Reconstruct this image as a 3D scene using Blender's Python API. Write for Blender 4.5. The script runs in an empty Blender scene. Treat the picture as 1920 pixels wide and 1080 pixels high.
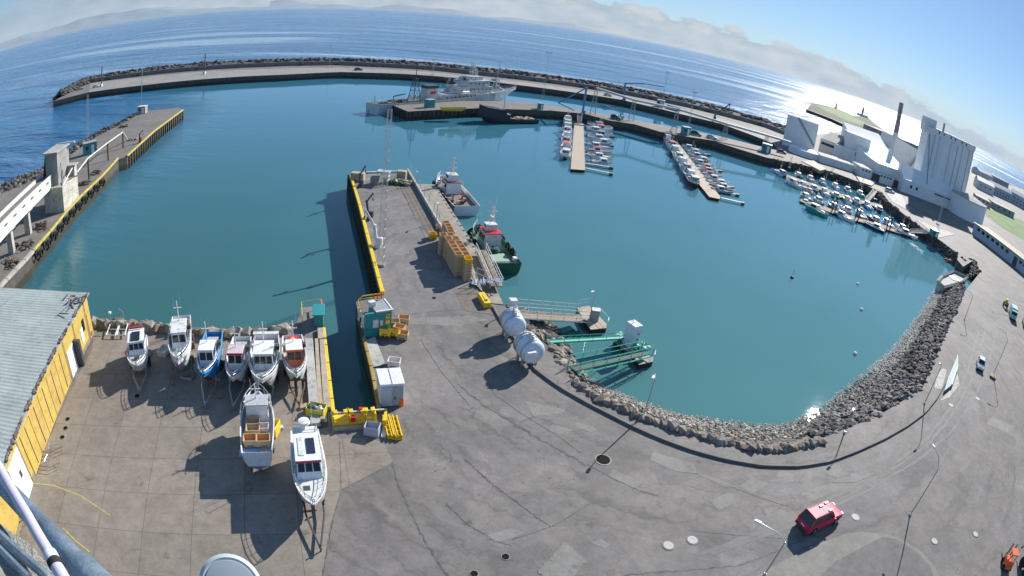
import bpy, math, random
from mathutils import Vector, Matrix
from mathutils.geometry import tessellate_polygon
R = math.radians
C = bpy.context.scene.collection
S = bpy.context.scene
# ---------------------------------------------------------------- camera: wide lens with barrel distortion, high over the harbour
HC = 37.2                    # lens height above the water; the quays stand at 3.2 m
GZ = 3.2
K1, K2, K3, K4 = 0.04644665356382344, 0.00014336772375089254, -1.8742320167179435e-05, 1.1885846003542393e-06
PITCH, ROLL = 0.4407133, 0.1384154
SUN_AZ, SUN_EL = R(35.0), R(29.5)
cd = bpy.data.cameras.new('camera'); cam = bpy.data.objects.new('camera', cd); C.objects.link(cam); S.camera = cam
S.render.engine = 'CYCLES'
cd.type = 'PANO'; cd.sensor_width = 36; cd.sensor_fit = 'HORIZONTAL'; cd.clip_start = 0.05; cd.clip_end = 200000
for t_ in [c_ for c_ in (cd, getattr(cd, 'cycles', None)) if c_ is not None]:
    for k_, v_ in (('panorama_type', 'FISHEYE_LENS_POLYNOMIAL'), ('fisheye_fov', R(178)), ('fisheye_polynomial_k0', 0.0), ('fisheye_polynomial_k1', -K1),
                   ('fisheye_polynomial_k2', -K2), ('fisheye_polynomial_k3', -K3), ('fisheye_polynomial_k4', -K4)):
        try: setattr(t_, k_, v_)
        except Exception: pass
CAMROT = Matrix.Rotation(math.pi/2 - PITCH, 3, 'X') @ Matrix.Rotation(ROLL, 3, 'Z')
cam.matrix_world = Matrix.Translation((0, 0, HC)) @ CAMROT.to_4x4()
# ---------------------------------------------------------------- sky, sun, exposure
W = bpy.data.worlds.new('World'); S.world = W; W.use_nodes = True
nt = W.node_tree; nt.nodes.clear()
def N(t, typ, **kw):
    n = t.nodes.new(typ)
    for k, v in kw.items():
        if k.startswith('i_'):
            key = k[2:]; key = int(key) if key.isdigit() else key.replace('_', ' ')
            n.inputs[key].default_value = v
        else: setattr(n, k, v)
    return n
def M_(t, op, a, b=None, c=None, clamp=False):
    n = t.nodes.new('ShaderNodeMath'); n.operation = op; n.use_clamp = clamp
    for i, v in enumerate((a, b, c)):
        if v is None: continue
        if hasattr(v, 'links'): t.links.new(v, n.inputs[i])
        else: n.inputs[i].default_value = v
    return n.outputs[0]
def MIXC(t, f, a, b, mode='MIX'):
    n = t.nodes.new('ShaderNodeMix'); n.data_type = 'RGBA'; n.blend_type = mode; n.clamp_factor = True
    for i, v in ((0, f), (6, a), (7, b)):
        if hasattr(v, 'links'): t.links.new(v, n.inputs[i])
        else: n.inputs[i].default_value = v if i == 0 else (*v[:3], 1)
    return n.outputs[2]
sky = N(nt, 'ShaderNodeTexSky', sky_type='NISHITA'); sky.sun_disc = False; sky.sun_elevation = SUN_EL; sky.sun_rotation = SUN_AZ
sky.air_density = 1.0; sky.dust_density = 0.05; sky.ozone_density = 2.5; sky.altitude = 30
tc = N(nt, 'ShaderNodeTexCoord')
sx = N(nt, 'ShaderNodeSeparateXYZ'); nt.links.new(tc.outputs['Generated'], sx.inputs[0])
azn = M_(nt, 'ARCTAN2', sx.outputs[0], sx.outputs[1])                 # compass angle
el = M_(nt, 'MULTIPLY', M_(nt, 'ARCSINE', sx.outputs[2]), 57.2958)    # degrees above the horizon
cv = N(nt, 'ShaderNodeCombineXYZ'); nt.links.new(M_(nt, 'MULTIPLY', azn, 14.0), cv.inputs[0]); nt.links.new(M_(nt, 'MULTIPLY', el, 0.55), cv.inputs[1])
n1 = N(nt, 'ShaderNodeTexNoise', i_Scale=1.0, i_Detail=8.0, i_Roughness=0.62); nt.links.new(cv.outputs[0], n1.inputs['Vector'])
cv2 = N(nt, 'ShaderNodeCombineXYZ'); nt.links.new(M_(nt, 'MULTIPLY', azn, 3.2), cv2.inputs[0])
n2 = N(nt, 'ShaderNodeTexNoise', i_Scale=1.0, i_Detail=2.0); nt.links.new(cv2.outputs[0], n2.inputs['Vector'])
# height of the bank's top: tall in front, thinning out to the right
azd = M_(nt, 'MULTIPLY', azn, 57.2958)
fall = M_(nt, 'MULTIPLY_ADD', M_(nt, 'MAXIMUM', M_(nt, 'SUBTRACT', azd, 0.0), 0.0), -0.055, 3.9)
top = M_(nt, 'ADD', M_(nt, 'MAXIMUM', fall, 1.1), M_(nt, 'MULTIPLY', M_(nt, 'SUBTRACT', n2.outputs[0], 0.5), 2.6))
edge = M_(nt, 'ADD', M_(nt, 'SUBTRACT', top, el), M_(nt, 'MULTIPLY', M_(nt, 'SUBTRACT', n1.outputs[0], 0.5), 5.2))
bank = M_(nt, 'SMOOTH_MIN', M_(nt, 'MAXIMUM', M_(nt, 'MULTIPLY', edge, 3.6), 0.0), 1.0, 0.3, clamp=True)
low = M_(nt, 'MULTIPLY_ADD', el, 0.9, 0.55, clamp=True)               # thin haze veil right on the horizon
leftfade = M_(nt, 'MULTIPLY_ADD', M_(nt, 'ADD', azd, 62.0), 0.03, 0.12, clamp=True)
bank = M_(nt, 'MULTIPLY', M_(nt, 'MULTIPLY', bank, low), leftfade)
cw = N(nt, 'ShaderNodeCombineXYZ'); nt.links.new(M_(nt, 'MULTIPLY', azn, 7.0), cw.inputs[0]); nt.links.new(M_(nt, 'MULTIPLY', el, 0.33), cw.inputs[1]); cw.inputs[2].default_value = 4.0
n3 = N(nt, 'ShaderNodeTexNoise', i_Scale=1.0, i_Detail=7.0, i_Roughness=0.6); nt.links.new(cw.outputs[0], n3.inputs['Vector'])
wisp = M_(nt, 'MULTIPLY', M_(nt, 'MULTIPLY', M_(nt, 'SUBTRACT', n3.outputs[0], 0.62), 5.0, clamp=True), M_(nt, 'MULTIPLY_ADD', el, -0.13, 1.0, clamp=True), clamp=True)
cov = M_(nt, 'MULTIPLY', M_(nt, 'MAXIMUM', bank, M_(nt, 'MULTIPLY', wisp, 0.55)), 0.80)
shade = N(nt, 'ShaderNodeValToRGB'); shade.color_ramp.elements[0].position = 0.36; shade.color_ramp.elements[0].color = (2.9, 3.5, 4.1, 1)
shade.color_ramp.elements[1].position = 0.62; shade.color_ramp.elements[1].color = (6.3, 6.2, 5.9, 1)
nt.links.new(n1.outputs[0], shade.inputs[0])
# clouds nearer the sun are brighter
sunside = M_(nt, 'MULTIPLY_ADD', M_(nt, 'COSINE', M_(nt, 'SUBTRACT', azn, SUN_AZ)), 0.35, 0.75)
vs = N(nt, 'ShaderNodeVectorMath', operation='SCALE'); nt.links.new(shade.outputs[0], vs.inputs[0]); nt.links.new(sunside, vs.inputs['Scale'])
clear = MIXC(nt, 0.35, MIXC(nt, 1.0, sky.outputs[0], (0.78, 0.90, 1.06), 'MULTIPLY'), (2.3, 4.3, 7.2))
skyc = MIXC(nt, cov, clear, vs.outputs[0])
bg = N(nt, 'ShaderNodeBackground', i_Strength=0.052); nt.links.new(skyc, bg.inputs[0])
wo = N(nt, 'ShaderNodeOutputWorld'); nt.links.new(bg.outputs[0], wo.inputs[0])
sl = bpy.data.lights.new('sun', 'SUN'); sl.energy = 3.9; sl.angle = R(0.53); sl.color = (1.0, 0.95, 0.88)
so = bpy.data.objects.new('sun', sl); C.objects.link(so)
SUNDIR = Vector((math.sin(SUN_AZ)*math.cos(SUN_EL), math.cos(SUN_AZ)*math.cos(SUN_EL), math.sin(SUN_EL)))
so.rotation_euler = SUNDIR.to_track_quat('Z', 'Y').to_euler()
S.view_settings.view_transform = 'Standard'; S.view_settings.look = 'None'; S.view_settings.gamma = 1
S.view_settings.exposure = 1.0
S.cycles.max_bounces = 6; S.cycles.volume_bounces = 0; S.cycles.caustics_reflective = False; S.cycles.caustics_refractive = False
S.cycles.use_denoising = True

# ---------------------------------------------------------------- surveying helper: a sight line of the lens meets the level z
def at(px, py, z=GZ):
    x = (px - 960)*36/1920; y = (540 - py)*36/1920
    r = math.hypot(x, y) + 1e-9; th = r*(K1 + r*(K2 + r*(K3 + r*K4)))
    d = CAMROT @ Vector((math.sin(th)*x/r, math.sin(th)*y/r, -math.cos(th)))
    t = (z - HC)/d.z
    return Vector((d.x*t, d.y*t, z))
def ang(a, b): return math.atan2(b[1]-a[1], b[0]-a[0])

# ---------------------------------------------------------------- materials
MATS = {}
def mat(name, col, rough=0.6, metal=0.0, var=0.15, scale=1.5, bump=0.0, bscale=None, spec=0.5, var_col=None, dirt=0.0, detail=6.0):
    """Principled with worn, slightly uneven colour: noise between two tones, optional bump and grime."""
    if name in MATS: return MATS[name]
    m = bpy.data.materials.new(name); m.use_nodes = True; t = m.node_tree; b = t.nodes['Principled BSDF']
    b.inputs['Roughness'].default_value = rough; b.inputs['Metallic'].default_value = metal; b.inputs['Specular IOR Level'].default_value = spec
    c = N(t, 'ShaderNodeTexCoord'); n = N(t, 'ShaderNodeTexNoise', i_Scale=scale, i_Detail=detail, i_Roughness=0.65); t.links.new(c.outputs['Object'], n.inputs['Vector'])
    rp = N(t, 'ShaderNodeValToRGB'); e = rp.color_ramp.elements; e[0].position = 0.3; e[1].position = 0.7
    lo = var_col or tuple(v*(1-var) for v in col); hi = tuple(min(1, v*(1+var*0.5)) for v in col)
    e[0].color = (*lo[:3], 1); e[1].color = (*hi[:3], 1)
    t.links.new(n.outputs[0], rp.inputs[0]); out = rp.outputs[0]
    if dirt:
        g = N(t, 'ShaderNodeTexNoise', i_Scale=scale*3.7, i_Detail=8.0, i_Roughness=0.7); t.links.new(c.outputs['Object'], g.inputs['Vector'])
        f = M_(t, 'MULTIPLY', M_(t, 'MULTIPLY', M_(t, 'SUBTRACT', g.outputs[0], 0.52), 9.0, clamp=True), dirt)
        out = MIXC(t, f, out, (0.06, 0.05, 0.04))
    t.links.new(out, b.inputs['Base Color'])
    if bump:
        bn = N(t, 'ShaderNodeTexNoise', i_Scale=bscale or scale*8, i_Detail=6.0); t.links.new(c.outputs['Object'], bn.inputs['Vector'])
        bp = N(t, 'ShaderNodeBump', i_Strength=min(1, bump), i_Distance=0.03); t.links.new(bn.outputs[0], bp.inputs['Height']); t.links.new(bp.outputs[0], b.inputs['Normal'])
    MATS[name] = m; return m
def paint(name, col, rough=0.35, dirt=0.25, **kw): return mat(name, col, rough, dirt=dirt, var=kw.pop('var', 0.1), **kw)
WHITE = paint('white_gelcoat', (0.80, 0.80, 0.80), 0.3, 0.2, scale=0.9)
OFFW = paint('offwhite_paint', (0.68, 0.69, 0.67), 0.45, 0.5, scale=0.7)
GREYP = paint('grey_paint', (0.33, 0.35, 0.36), 0.5, 0.4)
LGREY = paint('light_grey_deck', (0.45, 0.47, 0.48), 0.6, 0.5, scale=1.2)
DGREY = mat('dark_grey', (0.06, 0.063, 0.068), 0.6)
BLACK = mat('black_rubber', (0.012, 0.012, 0.013), 0.8)
BLUE = paint('bright_blue_paint', (0.03, 0.25, 0.62), 0.35, 0.15)
TEAL = paint('teal_paint', (0.02, 0.26, 0.27), 0.5, 0.3)
GREEN = paint('green_paint', (0.02, 0.22, 0.12), 0.45, 0.3)
RED = paint('red_paint', (0.62, 0.03, 0.035), 0.35, 0.15)
ORANGE = paint('orange_paint', (0.85, 0.16, 0.04), 0.4, 0.15)
YELLOW = paint('yellow_paint', (0.80, 0.56, 0.03), 0.45, 0.3, scale=1.0)
TUBY = paint('tub_yellow', (0.85, 0.50, 0.02), 0.45, 0.1)
TUBB = paint('tub_beige', (0.55, 0.42, 0.27), 0.5, 0.15)
TUBO = paint('tub_orange_rim', (0.62, 0.38, 0.18), 0.5, 0.1)
TUBW = paint('tub_white', (0.72, 0.66, 0.66), 0.45, 0.15)
GLASS = mat('dark_glass', (0.015, 0.02, 0.025), 0.07, var=0.3)
STEEL = mat('galvanised_steel', (0.50, 0.53, 0.56), 0.38, 0.75, var=0.25, scale=6)
RUST = mat('rusty_steel', (0.13, 0.055, 0.03), 0.85, var=0.4, scale=3)
WOOD = mat('weathered_timber', (0.24, 0.19, 0.14), 0.85, var=0.4, scale=2.5, dirt=0.3)
PLY = mat('pale_planks', (0.42, 0.345, 0.255), 0.8, var=0.25, scale=1.5, dirt=0.25)
DWOOD = mat('tarred_timber', (0.035, 0.03, 0.026), 0.85, var=0.5, scale=3)
CONC = mat('concrete', (0.30, 0.29, 0.27), 0.85, var=0.3, scale=0.35, bump=0.3, bscale=6, dirt=0.35)
CONCL = mat('pale_concrete', (0.42, 0.41, 0.38), 0.85, var=0.25, scale=0.4, bump=0.3, bscale=5, dirt=0.4)
CONCD = mat('dark_quay_face', (0.085, 0.078, 0.066), 0.9, var=0.5, scale=0.5, bump=0.5, bscale=3)
FACT = mat('cement_white_wall', (0.78, 0.79, 0.78), 0.8, var=0.14, scale=0.06, dirt=0.12)
_t = CONCD.node_tree; _b = _t.nodes['Principled BSDF']; _c = N(_t, 'ShaderNodeTexCoord'); _s = N(_t, 'ShaderNodeSeparateXYZ'); _t.links.new(_c.outputs['Object'], _s.inputs[0])   # weed grows up to the tide line
_l = _b.inputs['Base Color'].links[0].from_socket; _n = N(_t, 'ShaderNodeTexNoise', i_Scale=1.2, i_Detail=5.0); _t.links.new(_c.outputs['Object'], _n.inputs['Vector'])
_f = M_(_t, 'MULTIPLY', M_(_t, 'SUBTRACT', M_(_t, 'MULTIPLY_ADD', _n.outputs[0], 1.6, 0.7), _s.outputs[2]), 2.0, clamp=True)
_t.links.new(MIXC(_t, M_(_t, 'MULTIPLY', _f, 0.85), _l, (0.022, 0.026, 0.012)), _b.inputs['Base Color'])
NET = mat('fishing_net', (0.03, 0.12, 0.08), 0.95, var=0.5, scale=8, bump=0.8)
ROPE = mat('pale_rope', (0.42, 0.40, 0.33), 0.9)
REDBOT = paint('red_bottom_paint', (0.20, 0.035, 0.03), 0.6, 0.3)

# ---------------------------------------------------------------- mesh builder
EACH = {'window', 'bumper', 'post', 'emblem', 'ring', 'gear_box', 'deck_box', 'roof_luggage'}
class MB:
    def __init__(s): s.v = []; s.f = []; s.m = []; s.mats = []; s.ch = []
    def mi(s, m):
        if m not in s.mats: s.mats.append(m)
        return s.mats.index(m)
    def add(s, vs, fs, m):
        b = len(s.v); s.v += [tuple(v) for v in vs]; i = s.mi(m); s.ch.append((b, len(s.f)))
        for f in fs: s.f.append(tuple(b+k for k in f)); s.m.append(i)
        return s
    def box(s, c, d, m, rz=0, taper=0.0, tilt=0.0):
        hx, hy, hz = d[0]/2, d[1]/2, d[2]/2; cs, sn = math.cos(rz), math.sin(rz); vs = []
        for z in (-1, 1):
            k = 1 - (taper if z > 0 else 0)
            for x, y in ((-1, -1), (1, -1), (1, 1), (-1, 1)):
                X, Y, Z = x*hx*k, y*hy*k, z*hz
                if tilt: X, Z = X*math.cos(tilt)-Z*math.sin(tilt), X*math.sin(tilt)+Z*math.cos(tilt)
                vs.append((c[0]+X*cs-Y*sn, c[1]+X*sn+Y*cs, c[2]+Z))
        return s.add(vs, [(0, 3, 2, 1), (4, 5, 6, 7), (0, 1, 5, 4), (1, 2, 6, 5), (2, 3, 7, 6), (3, 0, 4, 7)], m)
    def tube(s, pts, r, m, n=6, caps=True, r2=None):
        pts = [Vector(p) for p in pts]; rings = []
        for i, p in enumerate(pts):
            d = (pts[min(i+1, len(pts)-1)] - pts[max(i-1, 0)]).normalized()
            u = d.cross(Vector((0, 0, 1)));
            if u.length < 1e-3: u = d.cross(Vector((1, 0, 0)))
            u.normalize(); w = u.cross(d); rr = r if r2 is None else r + (r2-r)*i/(len(pts)-1)
            rings.append([p + (u*math.cos(2*math.pi*k/n) + w*math.sin(2*math.pi*k/n))*rr for k in range(n)])
        vs = [v for q in rings for v in q]; fs = []
        for i in range(len(pts)-1):
            for k in range(n): fs.append((i*n+k, i*n+(k+1) % n, (i+1)*n+(k+1) % n, (i+1)*n+k))
        if caps: fs += [tuple(range(n))[::-1], tuple((len(pts)-1)*n+k for k in range(n))]
        return s.add(vs, fs, m)
    def lathe(s, c, prof, m, n=20, axis='z', caps=True):
        vs = []; fs = []
        for r, h in prof:
            for k in range(n):
                a = 2*math.pi*k/n; x, y = r*math.cos(a), r*math.sin(a)
                vs.append((c[0]+x, c[1]+y, c[2]+h) if axis == 'z' else (c[0]+h, c[1]+x, c[2]+y))
        L = len(prof)
        for i in range(L-1):
            for k in range(n): fs.append((i*n+k, i*n+(k+1) % n, (i+1)*n+(k+1) % n, (i+1)*n+k))
        if caps: fs += [tuple(range(n))[::-1], tuple((L-1)*n+k for k in range(n))]
        return s.add(vs, fs, m)
    def prism(s, poly, z0, z1, m, mside=None, bottom=False):
        n = len(poly); P = [(p[0], p[1]) for p in poly]
        ar = sum(P[i][0]*P[(i+1) % n][1]-P[(i+1) % n][0]*P[i][1] for i in range(n))
        if ar < 0: P = P[::-1]
        tri = tessellate_polygon([[Vector((x, y, 0)) for x, y in P]])
        fx = []
        for t in tri:
            a, b, c = (P[k] for k in t); cr = (b[0]-a[0])*(c[1]-a[1])-(b[1]-a[1])*(c[0]-a[0])
            fx.append(t if cr > 0 else t[::-1])
        s.add([(x, y, z1) for x, y in P], fx, m)
        if bottom: s.add([(x, y, z0) for x, y in P], [f[::-1] for f in fx], mside or m)
        if z1 - z0 > 1e-6:
            s.add([(x, y, z0) for x, y in P]+[(x, y, z1) for x, y in P], [(i, (i+1) % n, n+(i+1) % n, n+i) for i in range(n)], mside or m)
        return s
    def strip(s, A, B, m):     # quads between two polylines
        n = len(A); s.add(list(A)+list(B), [(i, i+1, n+i+1, n+i) for i in range(n-1)], m); return s
    def build(s, name, parent=None, label=None, smooth=False, bevel=0.0, seg=1):
        if name in EACH and parent is not None and len(s.ch) > 1:      # countable pieces become parts of their own
            ends = s.ch[1:]+[(len(s.v), len(s.f))]; ch = s.ch
            for (v0, f0), (v1, f1) in zip(ch, ends):
                q = MB(); q.add(s.v[v0:v1], [tuple(k-v0 for k in f) for f in s.f[f0:f1]], s.mats[s.m[f0]]); o = q.build(name, parent, label, smooth, bevel, seg)
            return o
        me = bpy.data.meshes.new(name); me.from_pydata(s.v, [], s.f)
        for k in s.mats: me.materials.append(k)
        me.polygons.foreach_set('material_index', s.m)
        if smooth:
            me.polygons.foreach_set('use_smooth', [True]*len(s.f))
            try: me.set_sharp_from_angle(angle=R(38))
            except Exception: pass
        me.update(); o = bpy.data.objects.new(name, me); C.objects.link(o)
        if parent is not None: o.parent = parent
        if label: o['label'] = label
        if bevel:
            b = o.modifiers.new('edge', 'BEVEL'); b.width = bevel; b.segments = seg; b.limit_method = 'ANGLE'; b.angle_limit = R(40)
        return o
def tag(o, label, cat, group=None):
    o['label'] = label; o['category'] = cat
    if group: o['group'] = group
    return o
def thing(name, label, cat, loc=(0, 0, 0), rz=0, group=None):
    o = bpy.data.objects.new(name, None); C.objects.link(o); o.empty_display_size = 0.2
    o.location = loc; o.rotation_euler = (0, 0, rz); return tag(o, label, cat, group)
def struct(o, kind='structure'): o['kind'] = kind; return o
def dup(root, loc, rz=None, label=None, group=None, scale=None):
    r = root.copy(); C.objects.link(r); r.location = loc
    if rz is not None: r.rotation_euler = (0, 0, rz)
    if label: r['label'] = label
    if group: r['group'] = group
    if scale: r.scale = scale
    for ch in KIDS(root):
        c = ch.copy(); C.objects.link(c); c.parent = r
        for g in KIDS(ch):
            d = g.copy(); C.objects.link(d); d.parent = c
    return r
def KIDS(o): return list(o.children)
# ================================================================ SETTING
rnd = random.Random(7)
def P2(lst, z=GZ): return [at(x, y, z) for x, y in lst]

def lerp_poly(P, s):
    L = [0]
    for i in range(1, len(P)): L.append(L[-1]+(Vector(P[i])-Vector(P[i-1])).length)
    d = s*L[-1]
    for i in range(1, len(P)):
        if d <= L[i]: k = (d-L[i-1])/max(1e-6, L[i]-L[i-1]); return Vector(P[i-1]).lerp(Vector(P[i]), k)
    return Vector(P[-1])
# ---- land outlines (surveyed at quay level)
west = [(-60, 392), (0, 365), (95, 325), (140, 284), (187, 253), (233, 230), (273, 208), (333, 202), (345, 206), (290, 247), (238, 294), (222, 299),
        (195, 329), (155, 367), (124, 400), (98, 433), (60, 473), (55, 483), (0, 543), (-40, 590)]
yardedge = [(-40, 612), (60, 610), (173, 609), (400, 617), (552, 613), (563, 590), (563, 577), (603, 573), (606, 613), (625, 782), (710, 777), (697, 697), (681, 640),
            (674, 595), (667, 566), (713, 556), (691, 467), (670, 385), (655, 326), (762, 321), (826, 430), (881, 526), (921, 570), (945, 573), (962, 590), (1000, 628),
            (1030, 650), (1052, 680), (1075, 712)]
landside = [(1075, 712), (1110, 738), (1150, 757), (1200, 778), (1250, 796), (1300, 810), (1350, 824), (1400, 833), (1450, 839), (1500, 834), (1540, 822), (1580, 806),
            (1645, 780), (1695, 750), (1730, 726), (1750, 680), (1780, 612), (1810, 545), (1838, 510), (1828, 486), (1806, 500), (1795, 487), (1797, 477), (1765, 452),
            (1725, 425), (1690, 398), (1668, 380), (1655, 362), (1620, 345)]
waterside = [(1075, 695), (1115, 718), (1155, 738), (1205, 758), (1253, 773), (1303, 784), (1352, 793), (1400, 799), (1445, 802), (1483, 797), (1522, 778), (1560, 755),
             (1605, 716), (1645, 690), (1682, 655), (1714, 612), (1742, 570), (1757, 545)]
equay_near = [(1620, 345), (1560, 322), (1500, 308), (1436, 295), (1394, 282), (1332, 263), (1269, 253), (1238, 247), (1190, 233), (1144, 226), (1094, 213), (1040, 208),
              (896, 203), (765, 209), (736, 197), (820, 189), (980, 191), (1040, 199), (1100, 208), (1165, 220), (1227, 232), (1307, 248), (1352, 256), (1415, 272), (1462, 283)]
bw_near = [(1462, 283), (1450, 270), (1436, 263), (1352, 232), (1290, 217), (1217, 199), (1165, 187), (1040, 168), (952, 157), (890, 149), (807, 142), (765, 139), (640, 135), (533, 140),
           (400, 147), (267, 160), (167, 173), (100, 190)]
bw_far = [(118, 180), (150, 164), (170, 155), (267, 142), (383, 131), (500, 125), (640, 122), (702, 125), (807, 131), (890, 140), (1040, 157), (1165, 176), (1290, 201), (1352, 216), (1436, 239), (1470, 252)]
coast = [(1530, 252), (1560, 250), (1592, 238), (1560, 223), (1512, 205), (1522, 192), (1565, 201.5), (1600, 216), (1626, 217), (1640, 231), (1665, 247), (1730, 279), (1790, 306), (1850, 333), (1920, 356), (1960, 368)]
LAND = P2(west + yardedge + landside + equay_near + bw_near + bw_far + coast)
far_r = [Vector((1500, 700, GZ)), Vector((900, -300, GZ)), Vector((-300, -300, GZ)), Vector((-400, 20, GZ))]

# asphalt: worn, patched and streaked
def ground_mat(name, c1, c2, streak=True, joints=None):
    m = bpy.data.materials.new(name); m.use_nodes = True; t = m.node_tree; b = t.nodes['Principled BSDF']; b.inputs['Roughness'].default_value = 0.8
    b.inputs['Specular IOR Level'].default_value = 0.35
    c = N(t, 'ShaderNodeTexCoord')
    n = N(t, 'ShaderNodeTexNoise', i_Scale=0.14, i_Detail=10.0, i_Roughness=0.62, i_Distortion=0.6); t.links.new(c.outputs['Object'], n.inputs['Vector'])
    r = N(t, 'ShaderNodeValToRGB'); r.color_ramp.elements[0].position = 0.32; r.color_ramp.elements[1].position = 0.68
    r.color_ramp.elements[0].color = (*c1, 1); r.color_ramp.elements[1].color = (*c2, 1); t.links.new(n.outputs[0], r.inputs[0]); out = r.outputs[0]
    f = N(t, 'ShaderNodeTexNoise', i_Scale=7.0, i_Detail=5.0, i_Roughness=0.8); t.links.new(c.outputs['Object'], f.inputs['Vector'])
    out = MIXC(t, 1.0, out, MIXC(t, f.outputs[0], (0.68, 0.68, 0.68), (1.32, 1.32, 1.32)), 'MULTIPLY')
    f2 = N(t, 'ShaderNodeTexNoise', i_Scale=1.1, i_Detail=7.0, i_Roughness=0.7); t.links.new(c.outputs['Object'], f2.inputs['Vector'])
    out = MIXC(t, 1.0, out, MIXC(t, M_(t, 'MULTIPLY_ADD', f2.outputs[0], 2.2, -0.6, clamp=True), (0.76, 0.755, 0.74), (1.2, 1.2, 1.2)), 'MULTIPLY')
    # dark oil spots and pale scuffs
    v = N(t, 'ShaderNodeTexNoise', i_Scale=0.8, i_Detail=3.0, i_Roughness=0.5); t.links.new(c.outputs['Object'], v.inputs['Vector'])
    out = MIXC(t, M_(t, 'MULTIPLY', M_(t, 'MULTIPLY', M_(t, 'SUBTRACT', v.outputs[0], 0.66), 14.0, clamp=True), 0.45), out, tuple(x*0.45 for x in c1))
    if streak:
        # traffic wears arcs that follow the bend of the bay
        ctr = at(1290, 560); sub_ = N(t, 'ShaderNodeVectorMath', operation='SUBTRACT'); t.links.new(c.outputs['Object'], sub_.inputs[0]); sub_.inputs[1].default_value = (ctr.x, ctr.y, GZ)
        wv_ = N(t, 'ShaderNodeVectorMath', operation='MULTIPLY_ADD'); wv_.inputs[1].default_value = (2.5, 2.5, 0); t.links.new(v.outputs['Color'], wv_.inputs[0]); t.links.new(sub_.outputs[0], wv_.inputs[2])
        ss = N(t, 'ShaderNodeSeparateXYZ'); t.links.new(wv_.outputs[0], ss.inputs[0]); ln_ = N(t, 'ShaderNodeVectorMath', operation='LENGTH'); t.links.new(wv_.outputs[0], ln_.inputs[0])
        cm = N(t, 'ShaderNodeCombineXYZ'); t.links.new(M_(t, 'MULTIPLY', ln_.outputs['Value'], 0.85), cm.inputs[0]); t.links.new(M_(t, 'MULTIPLY', M_(t, 'ARCTAN2', ss.outputs[1], ss.outputs[0]), 3.5), cm.inputs[1])
        s1 = N(t, 'ShaderNodeTexNoise', i_Scale=1.0, i_Detail=6.0, i_Roughness=0.6); t.links.new(cm.outputs[0], s1.inputs['Vector'])
        out = MIXC(t, M_(t, 'MULTIPLY', M_(t, 'MULTIPLY', M_(t, 'SUBTRACT', s1.outputs[0], 0.54), 9.0, clamp=True), 0.60), out, tuple(x*0.62 for x in c1))
        out = MIXC(t, M_(t, 'MULTIPLY', M_(t, 'MULTIPLY', M_(t, 'SUBTRACT', 0.44, s1.outputs[0]), 9.0, clamp=True), 0.45), out, tuple(x*1.18 for x in c2))
        # rectangular repairs
        br = N(t, 'ShaderNodeTexBrick'); br.inputs['Scale'].default_value = 0.09; br.inputs['Mortar Size'].default_value = 0.0; br.offset = .37; br.squash = .6; br.inputs['Color1'].default_value = (.0, .0, .0, 1); br.inputs['Color2'].default_value = (1, 1, 1, 1)
        bm_ = N(t, 'ShaderNodeMapping'); bm_.inputs['Rotation'].default_value = (0, 0, R(-24)); t.links.new(c.outputs['Object'], bm_.inputs[0]); t.links.new(bm_.outputs[0], br.inputs['Vector'])
        out = MIXC(t, 1.0, out, MIXC(t, br.outputs[0], (0.90, 0.90, 0.91), (1.09, 1.085, 1.07)), 'MULTIPLY')
        # cracks
        w = N(t, 'ShaderNodeTexVoronoi', feature='DISTANCE_TO_EDGE', i_Scale=0.16); 
        wn = N(t, 'ShaderNodeTexNoise', i_Scale=0.5, i_Detail=4.0); t.links.new(c.outputs['Object'], wn.inputs['Vector'])
        wa = N(t, 'ShaderNodeVectorMath', operation='MULTIPLY_ADD'); wa.inputs[1].default_value = (3, 3, 0); t.links.new(wn.outputs['Color'], wa.inputs[0]); t.links.new(c.outputs['Object'], wa.inputs[2])
        t.links.new(wa.outputs[0], w.inputs['Vector'])
        out = MIXC(t, M_(t, 'MULTIPLY', M_(t, 'MULTIPLY', M_(t, 'LESS_THAN', w.outputs['Distance'], 0.0035), M_(t, 'MULTIPLY', M_(t, 'SUBTRACT', n.outputs[0], 0.47), 12.0, clamp=True)), 0.5), out, tuple(x*0.35 for x in c1))
    if joints:
        size, rot, org = joints
        mp = N(t, 'ShaderNodeMapping'); mp.vector_type = 'TEXTURE'; mp.inputs['Rotation'].default_value = (0, 0, rot); mp.inputs['Location'].default_value = (org[0], org[1], 0); mp.inputs['Scale'].default_value = (size[0], size[1], 1)
        t.links.new(c.outputs['Object'], mp.inputs[0]); sp = N(t, 'ShaderNodeSeparateXYZ'); t.links.new(mp.outputs[0], sp.inputs[0])
        wob = M_(t, 'MULTIPLY', M_(t, 'SUBTRACT', f.outputs[0], 0.5), 0.006)
        def line(o_): return M_(t, 'LESS_THAN', M_(t, 'ABSOLUTE', M_(t, 'SUBTRACT', M_(t, 'FRACT', M_(t, 'ADD', M_(t, 'ADD', o_, wob), 0.5)), 0.5)), 0.0085)
        ln = M_(t, 'MAXIMUM', line(sp.outputs[0]), line(sp.outputs[1]))
        fl = N(t, 'ShaderNodeVectorMath', operation='FLOOR'); t.links.new(mp.outputs[0], fl.inputs[0]); wn2 = N(t, 'ShaderNodeTexWhiteNoise', noise_dimensions='2D'); t.links.new(fl.outputs[0], wn2.inputs['Vector'])
        out = MIXC(t, 1.0, out, MIXC(t, wn2.outputs['Value'], (0.93, 0.93, 0.93), (1.07, 1.06, 1.05)), 'MULTIPLY')
        out = MIXC(t, M_(t, 'MULTIPLY', ln, 0.5), out, (0.07, 0.06, 0.05))
    t.links.new(out, b.inputs['Base Color'])
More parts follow.
